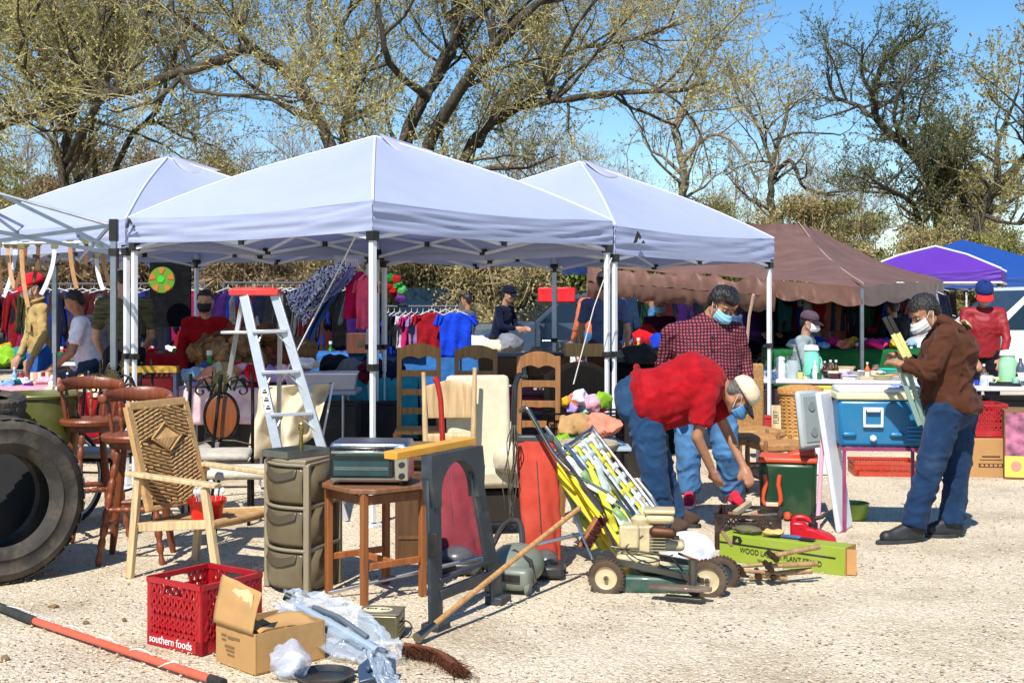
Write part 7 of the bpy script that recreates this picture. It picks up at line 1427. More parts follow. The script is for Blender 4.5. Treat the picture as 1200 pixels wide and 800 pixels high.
# far left toy vehicle, lime things
heap(14.6,-2,32,7,'at the far left stall',['toy'],['lime green','mustard','black','grey','teal'],z0=.85,sz=.14,v0=-.2,v1=.2,flat=.8)
TK=ftable('dark table at the far left stall edge',gx(5,14.6),1.2,.7,0,.84,plastic('#26262a')); TL_=ftable('white table behind the man in the tan jacket',gx(85,16.0),1.6,.7,0,.85)
heap(TL_,70,105,5,'on the white table behind the tan jacket',['toy'],['red','forest green','white','denim blue','teal'],sz=.12,z0=.1)
TM=draped('red cloth on the table left of the woman in red',gx(205,15.2),1.3,.7,0,.98,'#b01822',.3,'table under the red cloth')
heap(TM,165,232,6,'on the red table',['toy','bag'],['camel','lime green','olive','grey','white','red'],sz=.12,z0=.2)
bx_=thing('red_tray','shallow bright red box of glass ornaments behind the iron chairs','box',tpt(TC,180,-.25)); t=MB(); t.box((0,0,.05),(.42,.22,.10)); t.build('tray_body',plastic('#b8141c'),bx_,bev=.006); 
t=MB()
for i in range(8): t.ball((-.17+.05*i,0,.12),.022,None,8)
t.each('ornament',plastic('#e05040',.15,0),bx_)
yb=thing('yellow_plank','patterned yellow ledge beside the left canopy leg','ledge',gx(176,11.9)+Vector((0,0,.0))); t=MB(); t.box((0,0,.97),(.52,.12,.06)); t.build('ledge_top',mat('yellow_pattern','#9a7a24',rough=.7,var=.6,vs=25,bump=.2),yb); 
for a in(-.24,.24): t=MB(); t.box((a,0,.47),(.03,.1,.94)); t.build('leg',plastic('#3a3a52'),yb)
# ------------- vehicles
def wheelv(r,c,rad,par):
    t=MB(); t.lathe([(0,-.1),(rad*.95,-.1),(rad,-.06),(rad,.06),(rad*.95,.1),(0,.1)],c,28,(PI/2,0,0),cap=False); w=t.build('wheel',rubber(),par); t=MB(); t.lathe([(0,-.115),(rad*.6,-.11),(rad*.62,.11),(0,.115)],c,20,(PI/2,0,0),cap=False); t.build('rim',metal('#a0a4a8'),w)
def car(name,label,cat,loc,rz,L,Wd,prof,gl,col,wx,rad=.34,extra=None):
    r=thing(name,label,cat,loc,rz); t=MB(); n=10; h=Wd/2; mx=max(z for x,z in prof)
    def shp(y):
        k=abs(y)/h; return [(x*(1-.02*k**4),(z if z<.9 else .9+(z-.9)*(1-.0*k))) for x,z in prof]
    ys=[-h,-h*.96,-h*.5,0,h*.5,h*.96,h]; vs=[];fs=[];m_=len(prof)
    for y in ys:
        for x,z in prof:
            k=max(0,(z-.95)/(mx-.95)) if mx>.95 else 0; edge=.97 if abs(y)==h else 1; vs.append((x*(edge if edge<1 else 1),y*(1-.17*k),z if edge==1 else z-.02*(z>.6)))
    for i in range(len(ys)-1):
        for j in range(m_): a=i*m_+j;b=i*m_+(j+1)%m_; fs.append((a,b,b+m_,a+m_))
    fs.append(tuple(range(m_))); fs.append(tuple((len(ys)-1)*m_+j for j in reversed(range(m_)))); t.add(vs,fs); t.build('body',paint(col,.22,.1),r,bev=.03)
    GL=mat('car_glass',(.012,.018,.022),rough=.05,var=.05,bump=0,spec=.9)
    for g_ in gl:
        for s_ in(-1,1):
            t=MB(); zz=[z for x,z in g_]; pts=[]
            def yy(z): k=max(0,(z-.95)/(mx-.95)); return h*(1-.17*k)+.006
            t.add([(x,s_*yy(z),z) for x,z in g_]+[(x,s_*(yy(z)-.012),z) for x,z in g_],[tuple(range(len(g_))),tuple(range(2*len(g_)-1,len(g_)-1,-1))]+[(i,(i+1)%len(g_),len(g_)+(i+1)%len(g_),len(g_)+i) for i in range(len(g_))]); t.build('side_window',GL,r,smooth=False)
    for x in wx:
        for s_ in(-1,1): wheelv(r,(x,s_*(h-.09),rad),rad,r)
    if extra: extra(r,h,GL)
    return r
def quadp(r,name,m,P,th=.015):
    P=[Vector(p) for p in P]; n=(P[1]-P[0]).cross(P[2]-P[0]).normalized()*th; t=MB(); t.add(P+[p+n for p in P],[(0,1,2,3),(7,6,5,4),(0,4,5,1),(1,5,6,2),(2,6,7,3),(3,7,4,0)]); return t.build(name,m,r,smooth=False)
# white SUV at the right edge, nose to the left (local +x = nose)
def ex(r,h,GL):
    quadp(r,'windshield',GL,[(.98,-h*.9,1.18),(.98,h*.9,1.18),(.38,h*.76,1.74),(.38,-h*.76,1.74)])
    for s_ in(-1,1): t=MB(); t.ball((2.18,s_*h*.80,.88),(.10,.12,.10),None,14); t.build('headlight',plastic('#e8c060',.1,0),r); t=MB(); t.ball((.85,s_*(h+.12),1.18),(.08,.1,.07),None,12); t.build('wing_mirror',paint('#e8eaec',.2,0),r)
    t=MB(); t.box((2.27,0,.78),(.03,h*1.1,.18)); t.build('grille',BLK,r)
pr=[(-2.3,.45),(-2.3,1.1),(-2.15,1.72),(-1.9,1.80),(.30,1.80),(1.0,1.20),(1.9,1.10),(2.25,.95),(2.28,.45)]
car('white_suv','white sport utility car at the right edge, nose pointing left','car',gx(1235,17.3)+Vector((0,.6,0)),R(180),4.6,1.85,pr,[[(.85,1.22),(.34,1.70),(-.35,1.72),(-.35,1.22)],[(-.43,1.22),(-.43,1.72),(-1.2,1.70),(-1.25,1.22)],[(-1.33,1.22),(-1.3,1.69),(-1.85,1.66),(-2.0,1.24)]],'#dfe3e6',(-1.4,1.45),.36,ex)
# blue-grey SUV seen past the middle canopy
pr2=[(-2.25,.4),(-2.28,1.0),(-2.0,1.6),(-1.7,1.72),(.1,1.74),(.9,1.12),(1.9,1.0),(2.2,.85),(2.22,.4)]
def ex2(r,h,GL):
    quadp(r,'windshield',GL,[(.86,-h*.88,1.13),(.86,h*.88,1.13),(.16,h*.76,1.70),(.16,-h*.76,1.70)])
    quadp(r,'rear_window',GL,[(-2.26,h*.8,1.10),(-2.26,-h*.8,1.10),(-2.02,-h*.72,1.58),(-2.02,h*.72,1.58)])
    for s_ in(-1,1): t=MB(); t.box((-2.27,s_*h*.85,.95),(.06,.16,.22)); t.build('tail_light',plastic('#a01818',.15,0),r,bev=.02); t=MB(); t.ball((2.1,s_*h*.78,.8),(.1,.12,.08),None,12); t.build('headlight',plastic('#e8eaec',.1,0),r)
    t=MB(); t.bar((-1.6,-h*.7,1.78),(-.1,-h*.7,1.79),.03,.03); t.bar((-1.6,h*.7,1.78),(-.1,h*.7,1.79),.03,.03); t.each('roof_rail',BLK,r)
SU=car('blue_suv','blue-grey sport utility car parked under the trees beyond the bicycles','car',gx(648,27.5),R(205),4.5,1.85,pr2,[[(.75,1.16),(.1,1.66),(-.55,1.66),(-.55,1.16)],[(-.63,1.16),(-.63,1.66),(-1.35,1.64),(-1.4,1.16)],[(-1.48,1.16),(-1.44,1.62),(-1.8,1.58),(-2.0,1.2)]],'#3a4a5e',(-1.35,1.4),.34,ex2)
car('dark_car','dark car behind the blue-grey sport utility car, only its roof showing','car',gx(610,32),R(185),4.5,1.85,pr2,[[(.75,1.16),(.1,1.66),(-.55,1.66),(-.55,1.16)],[(-.63,1.16),(-.63,1.66),(-1.35,1.64),(-1.4,1.16)]],'#10141a',(-1.35,1.4),.34,ex2)
for i,x in enumerate((642,662)):
    t=MB(); t.box((0,0,.15),(.40,.35,.30)); o=t.build('red_tub',plastic('#cc1820',.4),None,bev=.02); p=gx(x,25.8); o.location=p+Vector((0,0,1.58)); tag(o,['left red tub raised in front of the blue-grey car roof','right red tub raised in front of the blue-grey car roof'][i],'tub')
r=thing('shelf_stand','tall thin stand carrying the two red tubs','stand',gx(652,25.8)); t=MB(); t.box((0,0,1.56),(.9,.4,.03)); t.build('shelf',BLK,r)
for a in(-.42,.42): t=MB(); t.box((a,0,.78),(.03,.3,1.54)); t.build('leg',BLK,r)
# pickup
def ex3(r,h,GL):
    quadp(r,'rear_window',GL,[(-.56,h*.80,1.32),(-.56,-h*.80,1.32),(-.44,-h*.70,1.84),(-.44,h*.70,1.84)])
    t=MB(); t.box((-2.62,0,.92),(.04,h*1.5,.42)); t.build('tailgate',paint('#6d7472',.4,.3),r,bev=.01)
    for s_ in(-1,1): t=MB(); t.box((-2.62,s_*h*.9,.95),(.06,.14,.36)); t.build('tail_light',plastic('#b01414',.15,0),r,bev=.02)
    t=MB(); t.box((-1.55,0,1.13),(1.9,h*1.6,.02)); t.build('bed_cover',BLK,r)
pr3=[(-2.6,.5),(-2.6,1.12),(-.6,1.15),(-.45,1.90),(.55,1.92),(1.2,1.22),(2.3,1.1),(2.6,.9),(2.6,.5)]
car('pickup_truck','dark green pickup truck seen from behind, beyond the bright clothes rack','truck',gx(508,29.0),R(105),5.2,1.95,pr3,[[(1.05,1.24),(.52,1.84),(-.38,1.84),(-.5,1.24)]],'#162224',(-1.7,1.7),.38,ex3)
# bicycles
def bike(label,loc,rz,c):
    r=thing('bicycle',label,'bicycle',loc,rz,'bicycles parked by the grey car'); Rw=.33
    for x in(-.5,.5):
        ro=r; M_=frame_for(Vector((0,1,0)),Vector((0,0,1))); cc=Vector((x,0,Rw)); t=MB(); t.tube([cc+Vector((math.cos(a)*Rw,0,math.sin(a)*Rw)) for a in [i*2*PI/32 for i in range(32)]],.018,6,close=True); w=t.build('wheel',rubber(),r); t=MB(); t.tube([cc+Vector((math.cos(a)*(Rw-.025),0,math.sin(a)*(Rw-.025))) for a in [i*2*PI/32 for i in range(32)]],.010,6,close=True); t.build('rim',metal('#dcdcdc'),w)
        t=MB()
        for i in range(16): a=i*2*PI/16; t.tube([cc,cc+Vector((math.cos(a)*(Rw-.02),0,math.sin(a)*(Rw-.02)))],.002,3)
        t.build('spokes',metal('#dcdcdc'),w)
    t=MB(); A,B,C_,D_=Vector((-.5,0,Rw)),Vector((-.08,0,.30)),Vector((-.2,0,.78)),Vector((.36,0,.82)); t.tube([A,B,D_,C_,B],.016,7); t.tube([A,C_],.011,6); t.tube([D_,Vector((.5,0,Rw))],.014,6); t.build('frame',paint(c,.3),r)
    t=MB(); t.tube([D_,D_+Vector((-.02,0,.14))],.012,6); t.tube([D_+Vector((-.08,-.28,.17)),D_+Vector((.02,-.12,.17)),D_+Vector((.02,.12,.17)),D_+Vector((-.08,.28,.17))],.011,6); t.build('handlebar',metal(),r); t=MB(); t.ball((-.24,0,.90),(.12,.07,.03),None,12); t.build('saddle',BLK,r); t=MB(); t.tube([C_,Vector((-.23,0,.88))],.011,6); t.build('seat_post',metal(),r)
    return r
for i,(x,Y_,rz_,c) in enumerate(((648,18.2,.3,'#d8dade'),(668,18.8,-.4,'#2a2e38'),(690,17.9,.5,'#c01c28'),(640,19.4,.9,'#8d949c'),(678,19.8,.1,'#e4e4e4'))):
    bike(['white bicycle nearest the camera beside the brown tent','dark bicycle behind the white one','red bicycle at the right of the bicycle group','grey bicycle turned end-on at the left of the group','pale bicycle at the back of the group'][i],gx(x,Y_),rz_,c)
pk=thing('picnic_table','weathered grey picnic table left of the bicycles','picnic table',gx(572,20.5)); PT=wood('#8a806a')
t=MB()
for i in range(5): t.box((0,-.32+.16*i,.76),(1.5,.14,.04))
t.each('top_plank',PT,pk,bev=.003)
for s_ in(-1,1): t=MB(); t.bar((s_*.5,-.6,0),(s_*.5,.25,.74),.08,.04); t.bar((s_*.5,.6,0),(s_*.5,-.25,.74),.08,.04); t.each('leg',PT,pk); t=MB(); t.box((0,s_*.68,.44),(1.5,.24,.04)); t.build('bench_plank',PT,pk)
heap(20.3,560,600,5,'on the picnic table',['bag','folded tarp'],['royal blue','light blue','white','cream','grey'],z0=.80,sz=.2,v0=-.2,v1=.2)
tp_=thing('tarp_cover','pale grey tarpaulin draped over a low table behind the bicycles','tarp',gx(650,20.8)); t=MB(); t.grid(lambda u,v: Vector((-1.1+2.2*u,-.45+.9*v,.75+.06*noise.noise(Vector((u*5,v*3,1)))-.6*max(0,.25-v)*3*(1))),40,16); t.build('tarp_sheet',cloth('#a4aa9e'),tp_,sol=.006,ang=80)

rg2=random.Random(21)
def small_goods(T,x0,x1,n,place,v0=-.3,v1=.3,sc=.8):
    kinds=['mug','bottle','jar','bowl','box','book','toy']
    for i in range(n):
        cs=list(COLS); rg2.shuffle(cs); k=kinds[i%len(kinds)]; lab=None
        for c in cs:
            lab='small %s %s standing %s'%(c,{'jar':'jar','book':'book'}.get(k,k),place)
            if lab not in used: break
        used.add(lab); px=x0+(x1-x0)*(i+.5)/n+rg2.uniform(-3,3); good(k,COLS[c],tpt(T,px,rg2.uniform(v0,v1)),lab,sc*rg2.uniform(.7,1.1),rg2.uniform(-1,1),group='small goods '+place)
small_goods(TB1,900,1070,22,'on the white table'); small_goods(TB2,1140,1198,9,'on the right table'); small_goods(TP,2,80,9,'on the pink table'); small_goods(TC,90,190,12,'on the cream table')
small_goods(TF,372,540,16,'on the long blue table',-.3,.2,1.2); small_goods(TH_,925,1075,16,'on the dark green table',-.3,.1,1.3); small_goods(TI,735,900,16,'on the tan table',-.3,.1,1.3); small_goods(TM,165,235,8,'on the red-covered table',-.3,.0,1.2); small_goods(TL_,60,115,6,'on the far white table',-.3,.1,1.2); small_goods(TG,565,665,5,'on the table behind the ladder-back chairs',-.3,-.15,.9)

for i,(px,Y_,w,d_,h,c,lab) in enumerate(((60,13.2,.7,.5,.5,'#26140f','added dark brown box under the cream table'),(190,12.9,.6,.5,.55,'#14151c','added black box under the red skirted table end'),(270,12.6,.6,.5,.5,'#1b1c22','added black box under the table behind the ladder, left one'),(318,12.5,.5,.5,.55,'#241a18','added dark brown box under the table behind the ladder'),(372,12.3,.8,.4,.62,'#0e0f14','added black trunk under the clear tub table'),(425,13.2,.7,.4,.55,'#101018','added black trunk under the teal table'),(480,13.6,.7,.4,.5,'#161218','added dark case behind the left ladder-back chair'),(540,13.5,.7,.4,.5,'#12131a','added dark case behind the middle ladder-back chair'),(905,14.6,.5,.4,.6,'#121014','added black crate under the white table, left one'),(985,14.3,.6,.4,.55,'#181214','added black crate under the white table, right one'),(1130,13.6,.5,.4,.55,'#101214','added black crate behind the red plastic crate'),(1185,13.4,.6,.4,.58,'#0e1012','added black crate under the right table'),(700,11.8,.8,.4,.55,'#17110c','added dark wooden box behind the black basket'),(640,12.4,.6,.4,.5,'#1a1014','added dark box behind the right ladder-back chair'))):
    r=thing('storage_box',lab,'box',gx(px,Y_)); t=MB(); t.box((0,0,h/2),(w,d_,h)); t.build('box_body',plastic(c,.6),r,bev=.012); t=MB(); t.box((0,0,h+.012),(w*1.03,d_*1.03,.03)); t.build('lid',plastic(c,.6),r,bev=.005)  # dark boxes added to deepen the black gaps under and behind tables
# ================= PEOPLE
def blob(mb,vox,sm=8,dec=0):
    me=bpy.data.meshes.new('tmp'); me.from_pydata(mb.v,[],mb.f); o=bpy.data.objects.new('tmp',me); COL.objects.link(o)
    md=o.modifiers.new('r','REMESH'); md.mode='VOXEL'; md.voxel_size=vox; md.adaptivity=0
    if sm: m2=o.modifiers.new('s','SMOOTH'); m2.factor=.5; m2.iterations=sm
    dg=bpy.context.evaluated_depsgraph_get(); r=bpy.data.meshes.new_from_object(o.evaluated_get(dg)); bpy.data.objects.remove(o); return r
def blob_obj(name,mb,vox,mt,parent,sm=8,wr=0,wsc=9,wst=(1,1,1),seed=0,mats=None):
    me=blob(mb,vox,sm); mi=wm(parent).inverted()
    n=len(me.vertices); co=np.empty(n*3,np.float32); me.vertices.foreach_get('co',co); co=co.reshape(-1,3)
    if wr:
        nr=np.empty(n*3,np.float32); me.vertices.foreach_get('normal',nr); nr=nr.reshape(-1,3)
        for i in range(n):
            p=Vector(co[i]); a=p+noise.noise_vector(p*5+Vector((seed,0,0)))*.12
            q=Vector((a.x*wsc*wst[0],a.y*wsc*wst[1],a.z*wsc*wst[2]+seed))
            d=1-2*abs(noise.noise(q)); d2=noise.noise(q*2.3); co[i]+=nr[i]*wr*((d*d*d*.8-.3)+d2*.4)
    me.vertices.foreach_set('co',co.ravel()); me.transform(mi); me.materials.clear(); me.materials.append(mt)
    me.polygons.foreach_set('use_smooth',[True]*len(me.polygons)); me.update()
    o=bpy.data.objects.new(name,me); COL.objects.link(o); o.parent=parent; return o
def skin_m(c=(.36,.17,.095)): return mat('skin',c,rough=.5,var=.10,vs=14,bump=.06,bs=90,sss=.12,spec=.4)
HAIRM=mat('hair',(.012,.009,.008),rough=.45,var=.3,vs=60,bump=.8,bs=60,stretch=(1,1,.35))
def denim(c='#2a4f78'): return mat('denim',c,rough=.9,var=.34,vs=5,bump=.3,bs=22,sheen=.05,dirt=.3,dcol=(.075,.135,.21),ds=3.5,spec=.2)
def hand(b,wr,d,nrm,side=1,sz=1.0,curl=.5,thumb=True,palm=None):
    # palm plus five separate bent fingers; nrm points out of the back of the hand
    d=Vector(d).normalized(); nrm=Vector(nrm); nrm=(nrm-d*nrm.dot(d)).normalized(); s=d.cross(nrm)*side
    L=.085*sz; b.box(wr+d*L*.55,(.078*sz,L*1.05,.028*sz),Matrix((s,d,nrm)).transposed()); b.cap(wr-d*.02,wr+d*.05*sz,.027*sz,.03*sz,10)
    for i,(off_,ln,r) in enumerate(((-.032,.060,.0095),(-.011,.078,.010),(.011,.085,.0105),(.032,.075,.0100))):
        p=wr+d*L+s*off_*sz; dd=d.copy(); 
        for k in range(3):
            ang=curl*(.5+.35*k); dd=(d*math.cos(ang*(k+.6))-nrm*math.sin(ang*(k+.6))).normalized(); q=p+dd*ln*sz*(.44,.32,.24)[k]; b.cap(p,q,r*sz*(1-.07*k),r*sz*(.93-.07*k),8); p=q
    p=wr+d*.02*sz+s*.034*sz-nrm*.004; q=p+(s*.75+d*.7-nrm*.15).normalized()*.042*sz; b.cap(p,q,.0155*sz,.013*sz,8); r_=q+(d*.85-nrm*.35-s*.12).normalized()*.034*sz; b.cap(q,r_,.012*sz,.0095*sz,8)
def head(b,c,f,up,sc=1.0):
    """skull, jaw, nose, ears, brow, lips around centre c; f = where the face looks"""
    f=Vector(f).normalized(); up=Vector(up); up=(up-f*up.dot(f)).normalized(); s=f.cross(up); m=Matrix((s,f,up)).transposed()
    P=lambda x,y,z: c+(s*x+f*y+up*z)*sc
    b.ball(P(0,-.012,.030),(.077*sc,.096*sc,.088*sc),m,18); b.ball(P(0,.022,-.030),(.062*sc,.068*sc,.075*sc),m,16)
    b.ball(P(0,.045,-.085),(.034*sc,.03*sc,.024*sc),m,12); b.cap(P(-.055,0,-.055),P(-.02,.05,-.09),.026*sc,.024*sc,10); b.cap(P(.055,0,-.055),P(.02,.05,-.09),.026*sc,.024*sc,10)
    b.cap(P(0,.086,.022),P(0,.108,-.014),.009*sc,.015*sc,10); b.ball(P(-.012,.095,-.02),(.009*sc,.010*sc,.008*sc),m,8); b.ball(P(.012,.095,-.02),(.009*sc,.010*sc,.008*sc),m,8)
    b.cap(P(-.045,.072,.034),P(.045,.072,.034),.012*sc,.012*sc,8); b.cap(P(-.024,.078,-.052),P(.024,.078,-.052),.008*sc,.008*sc,8); b.cap(P(-.02,.078,-.062),P(.02,.078,-.062),.009*sc,.009*sc,8)
    for k in(-1,1):
        b.ball(P(k*.078,-.008,-.002),(.010*sc,.022*sc,.033*sc),m,10); b.ball(P(k*.05,.052,-.018),(.026*sc,.026*sc,.022*sc),m,10)
    return P,m
def person(label,J,f,look,Y,up=(0,0,1),group=None,vox=.012,name='person'):
    """J: joints as photo pixels plus depth offset; every figure is one continuous body with clothes as children"""
    p={k:(v if isinstance(v,Vector) else W(v[0],v[1],Y+(v[2] if len(v)>2 else 0))) for k,v in J.items()}
    g_=lambda k,d=None: p.get(k,d)
    base=p.get('base') or Vector((p['pelvis'].x,p['pelvis'].y,0)); root=thing(name,label,'person',Vector((base.x,base.y,base.z if 'base' in p else 0)),0,group)
    sk=look.get('skin',skin_m()); bulk=look.get('bulk',1.0); hs=look.get('hs',1.0)
    b=MB(); hd=p['head']; f=Vector(f); P,m=head(b,hd,f,up,hs); upv=(m@Vector((0,0,1)))
    ch=p['chest']; pe=p['pelvis']; nk=p.get('neck') or (ch.lerp(hd,.55))
    b.cap(nk,P(0,-.02,-.05),.056*hs,.052*hs,14); b.cap(ch.lerp(nk,.2),nk,.055,.054,14); b.cap(pe,ch,.085*bulk,.085*bulk,14)
    for s_ in 'LR':
        if 'sh'+s_ in p:
            sh,el,wr=p['sh'+s_],p['el'+s_],p['wr'+s_]; b.cap(ch,sh,.055,.042,10); b.cap(sh,el,.046,.041,12); b.cap(el,wr,.042,.028,12)
            hdv=p.get('hd'+s_); hdv=(hdv-wr) if hdv else (wr-el); nr=look.get('nr'+s_,(0,-1,.3)); hand(b,wr,hdv,nr,look.get('side'+s_,1),look.get('hsz',1.0),look.get('curl',.5))
        if 'hp'+s_ in p:
            b.cap(pe,p['hp'+s_],.08,.07,10); b.cap(p['hp'+s_],p['kn'+s_],.07,.05,12); b.cap(p['kn'+s_],p['an'+s_],.052,.036,12)
            if 'to'+s_ in p: b.cap(p['an'+s_]-Vector((0,0,.04)),(p['an'+s_].lerp(p['to'+s_],.6))+Vector((0,0,.0)),.026,.02,10)
    blob_obj('body',b,vox if vox<.012 else vox*.75,sk,root,sm=4)
    # eyes
    for k in(-1,1):
        e=MB(); e.ball(P(k*.030,.073,.012),(.0125*hs,.010*hs,.0075*hs),m,10); eo=e.build('eye',mat('eye',(.55,.52,.48),rough=.2,var=.02,bump=0),root,world=True)
        e=MB(); e.ball(P(k*.030,.081,.012),(.006*hs,.004*hs,.006*hs),m,8); e.build('iris',mat('iris',(.02,.01,.006),rough=.2,var=.02,bump=0),eo,world=True)
        if vox<=.013: e=MB(); e.tube([P(k*.012,.087,.030),P(k*.03,.088,.036),P(k*.05,.075,.030)],.004*hs,6,flat=.7); e.build('eyebrow',HAIRM,root,world=True)
    # shirt
    wv=look.get('wr',.012)
    if look.get('shirt'):
        t=MB(); B=look.get('belly',.0); tb=look.get('tw',.155)*bulk; side=(m@Vector((1,0,0))); 
        shv=(p['shL']-p['shR']).normalized() if 'shL' in p and 'shR' in p else side
        ax=(ch-pe).normalized(); fw=ax.cross(shv).normalized(); mm=Matrix((shv,fw,ax)).transposed(); Lt=(ch-pe).length
        tor=[(.98,look.get('z0',-.10)),(1.0,max(.0,look.get('z0',-.1)+.04)),(1.0,.25),(1.02,.55),(1.08,.8),(1.0,1.0),(.72,1.18),(.38,1.30)]
        bel=look.get('bellydir'); 
        vs=[]
        for i,(r_,z) in enumerate(tor):
            c_=pe+ax*Lt*z
            if bel is not None: c_=c_+Vector(bel)*math.sin(PI*min(1,max(0,(z+.15)/1.0)))
            vs.append((c_,r_*tb))
        for i in range(len(vs)-1): 
            a_,ra=vs[i]; b_,rb=vs[i+1]; dp=look.get('depth',.72); t.lathe([(ra,0),(rb,(b_-a_).length)],a_,18,Matrix((shv,fw,(b_-a_).normalized())).transposed() ,sy=dp)
            t.ball(b_,(rb,rb*dp,rb*.35),mm,16)
        for s_ in 'LR':
            if 'sh'+s_ in p:
                sh,el,wr=p['sh'+s_],p['el'+s_],p['wr'+s_]; sr=look.get('sr',.068)
                t.cap(ch+ax*.06,sh,.09*bulk,sr,12)
                if look.get('long',True):
                    t.cap(sh,el,sr,sr*.82,14); e_=el.lerp(wr,.93); t.cap(el,el.lerp(wr,.7),sr*.82,sr*.66,12); t.cone(el,e_,sr*.80,sr*.62)
                else:
                    e_=sh.lerp(el,look.get('sl',.75)); t.ball(sh,sr); t.cone(sh,e_,sr,sr*.98)
        if look.get('collar'): t.cap(nk-upv*.02,nk+upv*.02,.07,.068,12)
        if 1:
            h=look.get('hem',.07); t.lathe([(tb*1.02,-h),(tb*1.02,.05)],pe,20,mm,sy=look.get('depth',.72))
        blob_obj('shirt',t,vox,look['shirt'],root,sm=look.get('ssm',6),wr=wv,wsc=look.get('wsc',7),wst=look.get('wst',(1,1,1.6)),seed=len(label))
    if look.get('details') is not None:
        fwd=fw if fw.dot(f)>0 else -fw; dp_=look.get('depth',.72)*tb; dk=look['details']
        t=MB(); t.tube([nk+(shv*math.cos(a)*.075+fwd*math.sin(a)*.07)-ax*.02*math.sin(a) for a in [i*2*PI/16 for i in range(16)]],.018,6,close=True); t.build('collar',look['shirt'],root,world=True)
        t=MB(); 
        for i in range(5): t.ball(pe+ax*Lt*(.15+.22*i)+fwd*(dp_*1.10),.009,None,8)
        t.each('button',dk,root,world=True)
        t=MB(); q=pe+ax*Lt*.72+shv*.085+fwd*dp_*1.05; t.box(q,(.10,.012,.11),mm); t.build('chest_pocket',look['shirt'],root,world=True,bev=.004)
        t=MB(); t.bar(pe+fwd*dp_*1.02-ax*.02,pe+ax*Lt*.98+fwd*dp_*1.08,.03,.010,tuple(shv.cross(ax))); t.build('placket',look['shirt'],root,world=True)
    if look.get('pants') and 'hpL' in p:
        t=MB(); lr=look.get('lr',.105)*bulk**.5; side=(p['hpL']-p['hpR']).normalized(); 
        tb=look.get('tw',.155)*bulk; dp=look.get('depth',.72); t.cap(p['hpL'].lerp(pe,.5),p['hpR'].lerp(pe,.5),tb*dp*.80,tb*dp*.80,16)
        t.cap(p['hpL'],p['hpR'],lr*1.1,lr*1.1,16)
        if 'waist' in p: t.cap(pe,pe.lerp(p['waist'],.35),tb*dp*.78,tb*dp*.72,18)
        for s_ in 'LR':
            hp,kn,an=p['hp'+s_],p['kn'+s_],p['an'+s_]; t.cap(hp,kn,lr*1.08,lr*.82,16)
            if look.get('shorts'): pass
            else: t.cap(kn,kn.lerp(an,.75),lr*.80,lr*.70,14); t.cone(kn,an.lerp(kn,-.04),lr*.76,lr*.74)
        blob_obj('trousers',t,vox,look['pants'],root,sm=5,wr=look.get('pwr',.014),wsc=6,wst=(1,1,1.5),seed=len(label)+3)
    if look.get('shoe') and 'toL' in p:
        for s_ in 'LR':
            t=MB(); an,to=p['an'+s_],p['to'+s_]; d=to-an; d.z=0; d.normalize(); h=Vector((an.x,an.y,.05+max(0,an.z-.12)))-d*.035
            t.cap(h,Vector((to.x,to.y,.045))-d*.03,.048,.046,12); t.cap(h+Vector((0,0,.005)),Vector((an.x,an.y,.11)),.048,.05,12); t.cap(h+d*.08+Vector((0,0,.045)),h+d*.19+Vector((0,0,.01)),.044,.036,10); so=blob_obj('shoe',t,.009,look['shoe'],root,sm=3)
            t=MB(); sd_=Vector((-d.y,d.x,0)); 
            L_=(Vector((to.x,to.y,0))-Vector((h.x,h.y,0))).length+.03
            t.prism([(math.cos(a)*(L_/2+.02),math.sin(a)*.05) for a in [i*2*PI/18 for i in range(18)]],.024,Matrix((d,sd_,Vector((0,0,1)))).transposed(),Vector((h.x,h.y,.014))+d*(L_/2)); t.build('sole',look.get('sole',rubber('#202020')),so,world=True,bev=.004)
    if look.get('hair'):
        t=MB(); k=look.get('hairk',1.0); t.ball(P(0,-.022,.040),(.087*hs*k,.102*hs*k,.092*hs*k),m,22); t.ball(P(0,-.06,.0),(.072*hs*k,.060*hs*k,.08*hs*k),m,16)
        if look.get('thick'): t.ball(P(0,.035,.095),(.075*hs,.055*hs,.035*hs),m,14); t.ball(P(-.03,-.02,.11),(.06*hs,.07*hs,.035*hs),m,14); t.ball(P(.035,.0,.105),(.05*hs,.06*hs,.035*hs),m,14)
        me_cut=MB(); 
        o=blob_obj('hair',t,.008 if vox<.013 else .014,look.get('hairm',HAIRM),root,sm=2,wr=.008,wsc=30,wst=(1,1,.5))
        # keep the face and ears free: drop hair in front of the hairline
        mi=wm(root); fr_=Vector(m@Vector((0,1,0))); bm=bmesh.new(); bm.from_mesh(o.data); rem=[]
        for v in bm.verts:
            q=(mi@v.co)-hd; y=q.dot(fr_)/hs; z=q.dot(upv)/hs; x=abs(q.dot(m@Vector((1,0,0))))/hs
            if (y>.02 and z<.062-.25*max(0,.05-y)) or (y>-.035 and z<-.005) : rem.append(v)
        bmesh.ops.delete(bm,geom=rem,context='VERTS'); bm.to_mesh(o.data); bm.free()
    if look.get('mask'):
        t=MB()
        def mk(u,v):
            a=(u-.5)*2.35; z=-.005-.088*v; bul=.022*math.sin(PI*v)+.010*math.sin(PI*v*1)*math.cos(a); pl=.0025*math.sin(v*PI*7)
            r=.088+.012*math.cos(a)*(1-v*.3)+bul*math.cos(a*.9)+pl; return P(math.sin(a)*r*.82*(1-.22*v*abs(math.sin(a))),math.cos(a)*r*1.06+.006,z)
        t.grid(mk,18,16); mo=t.build('face_mask',look['mask'],root,world=True,sol=.003)
        for k in(-1,1):
            t=MB(); t.tube([P(k*.074,.035,-.012),P(k*.086,.0,.018),P(k*.088,-.022,.0),P(k*.076,.03,-.07)],.0018,5); t.build('ear_loop',paint('#dfe6ea'),mo,world=True)
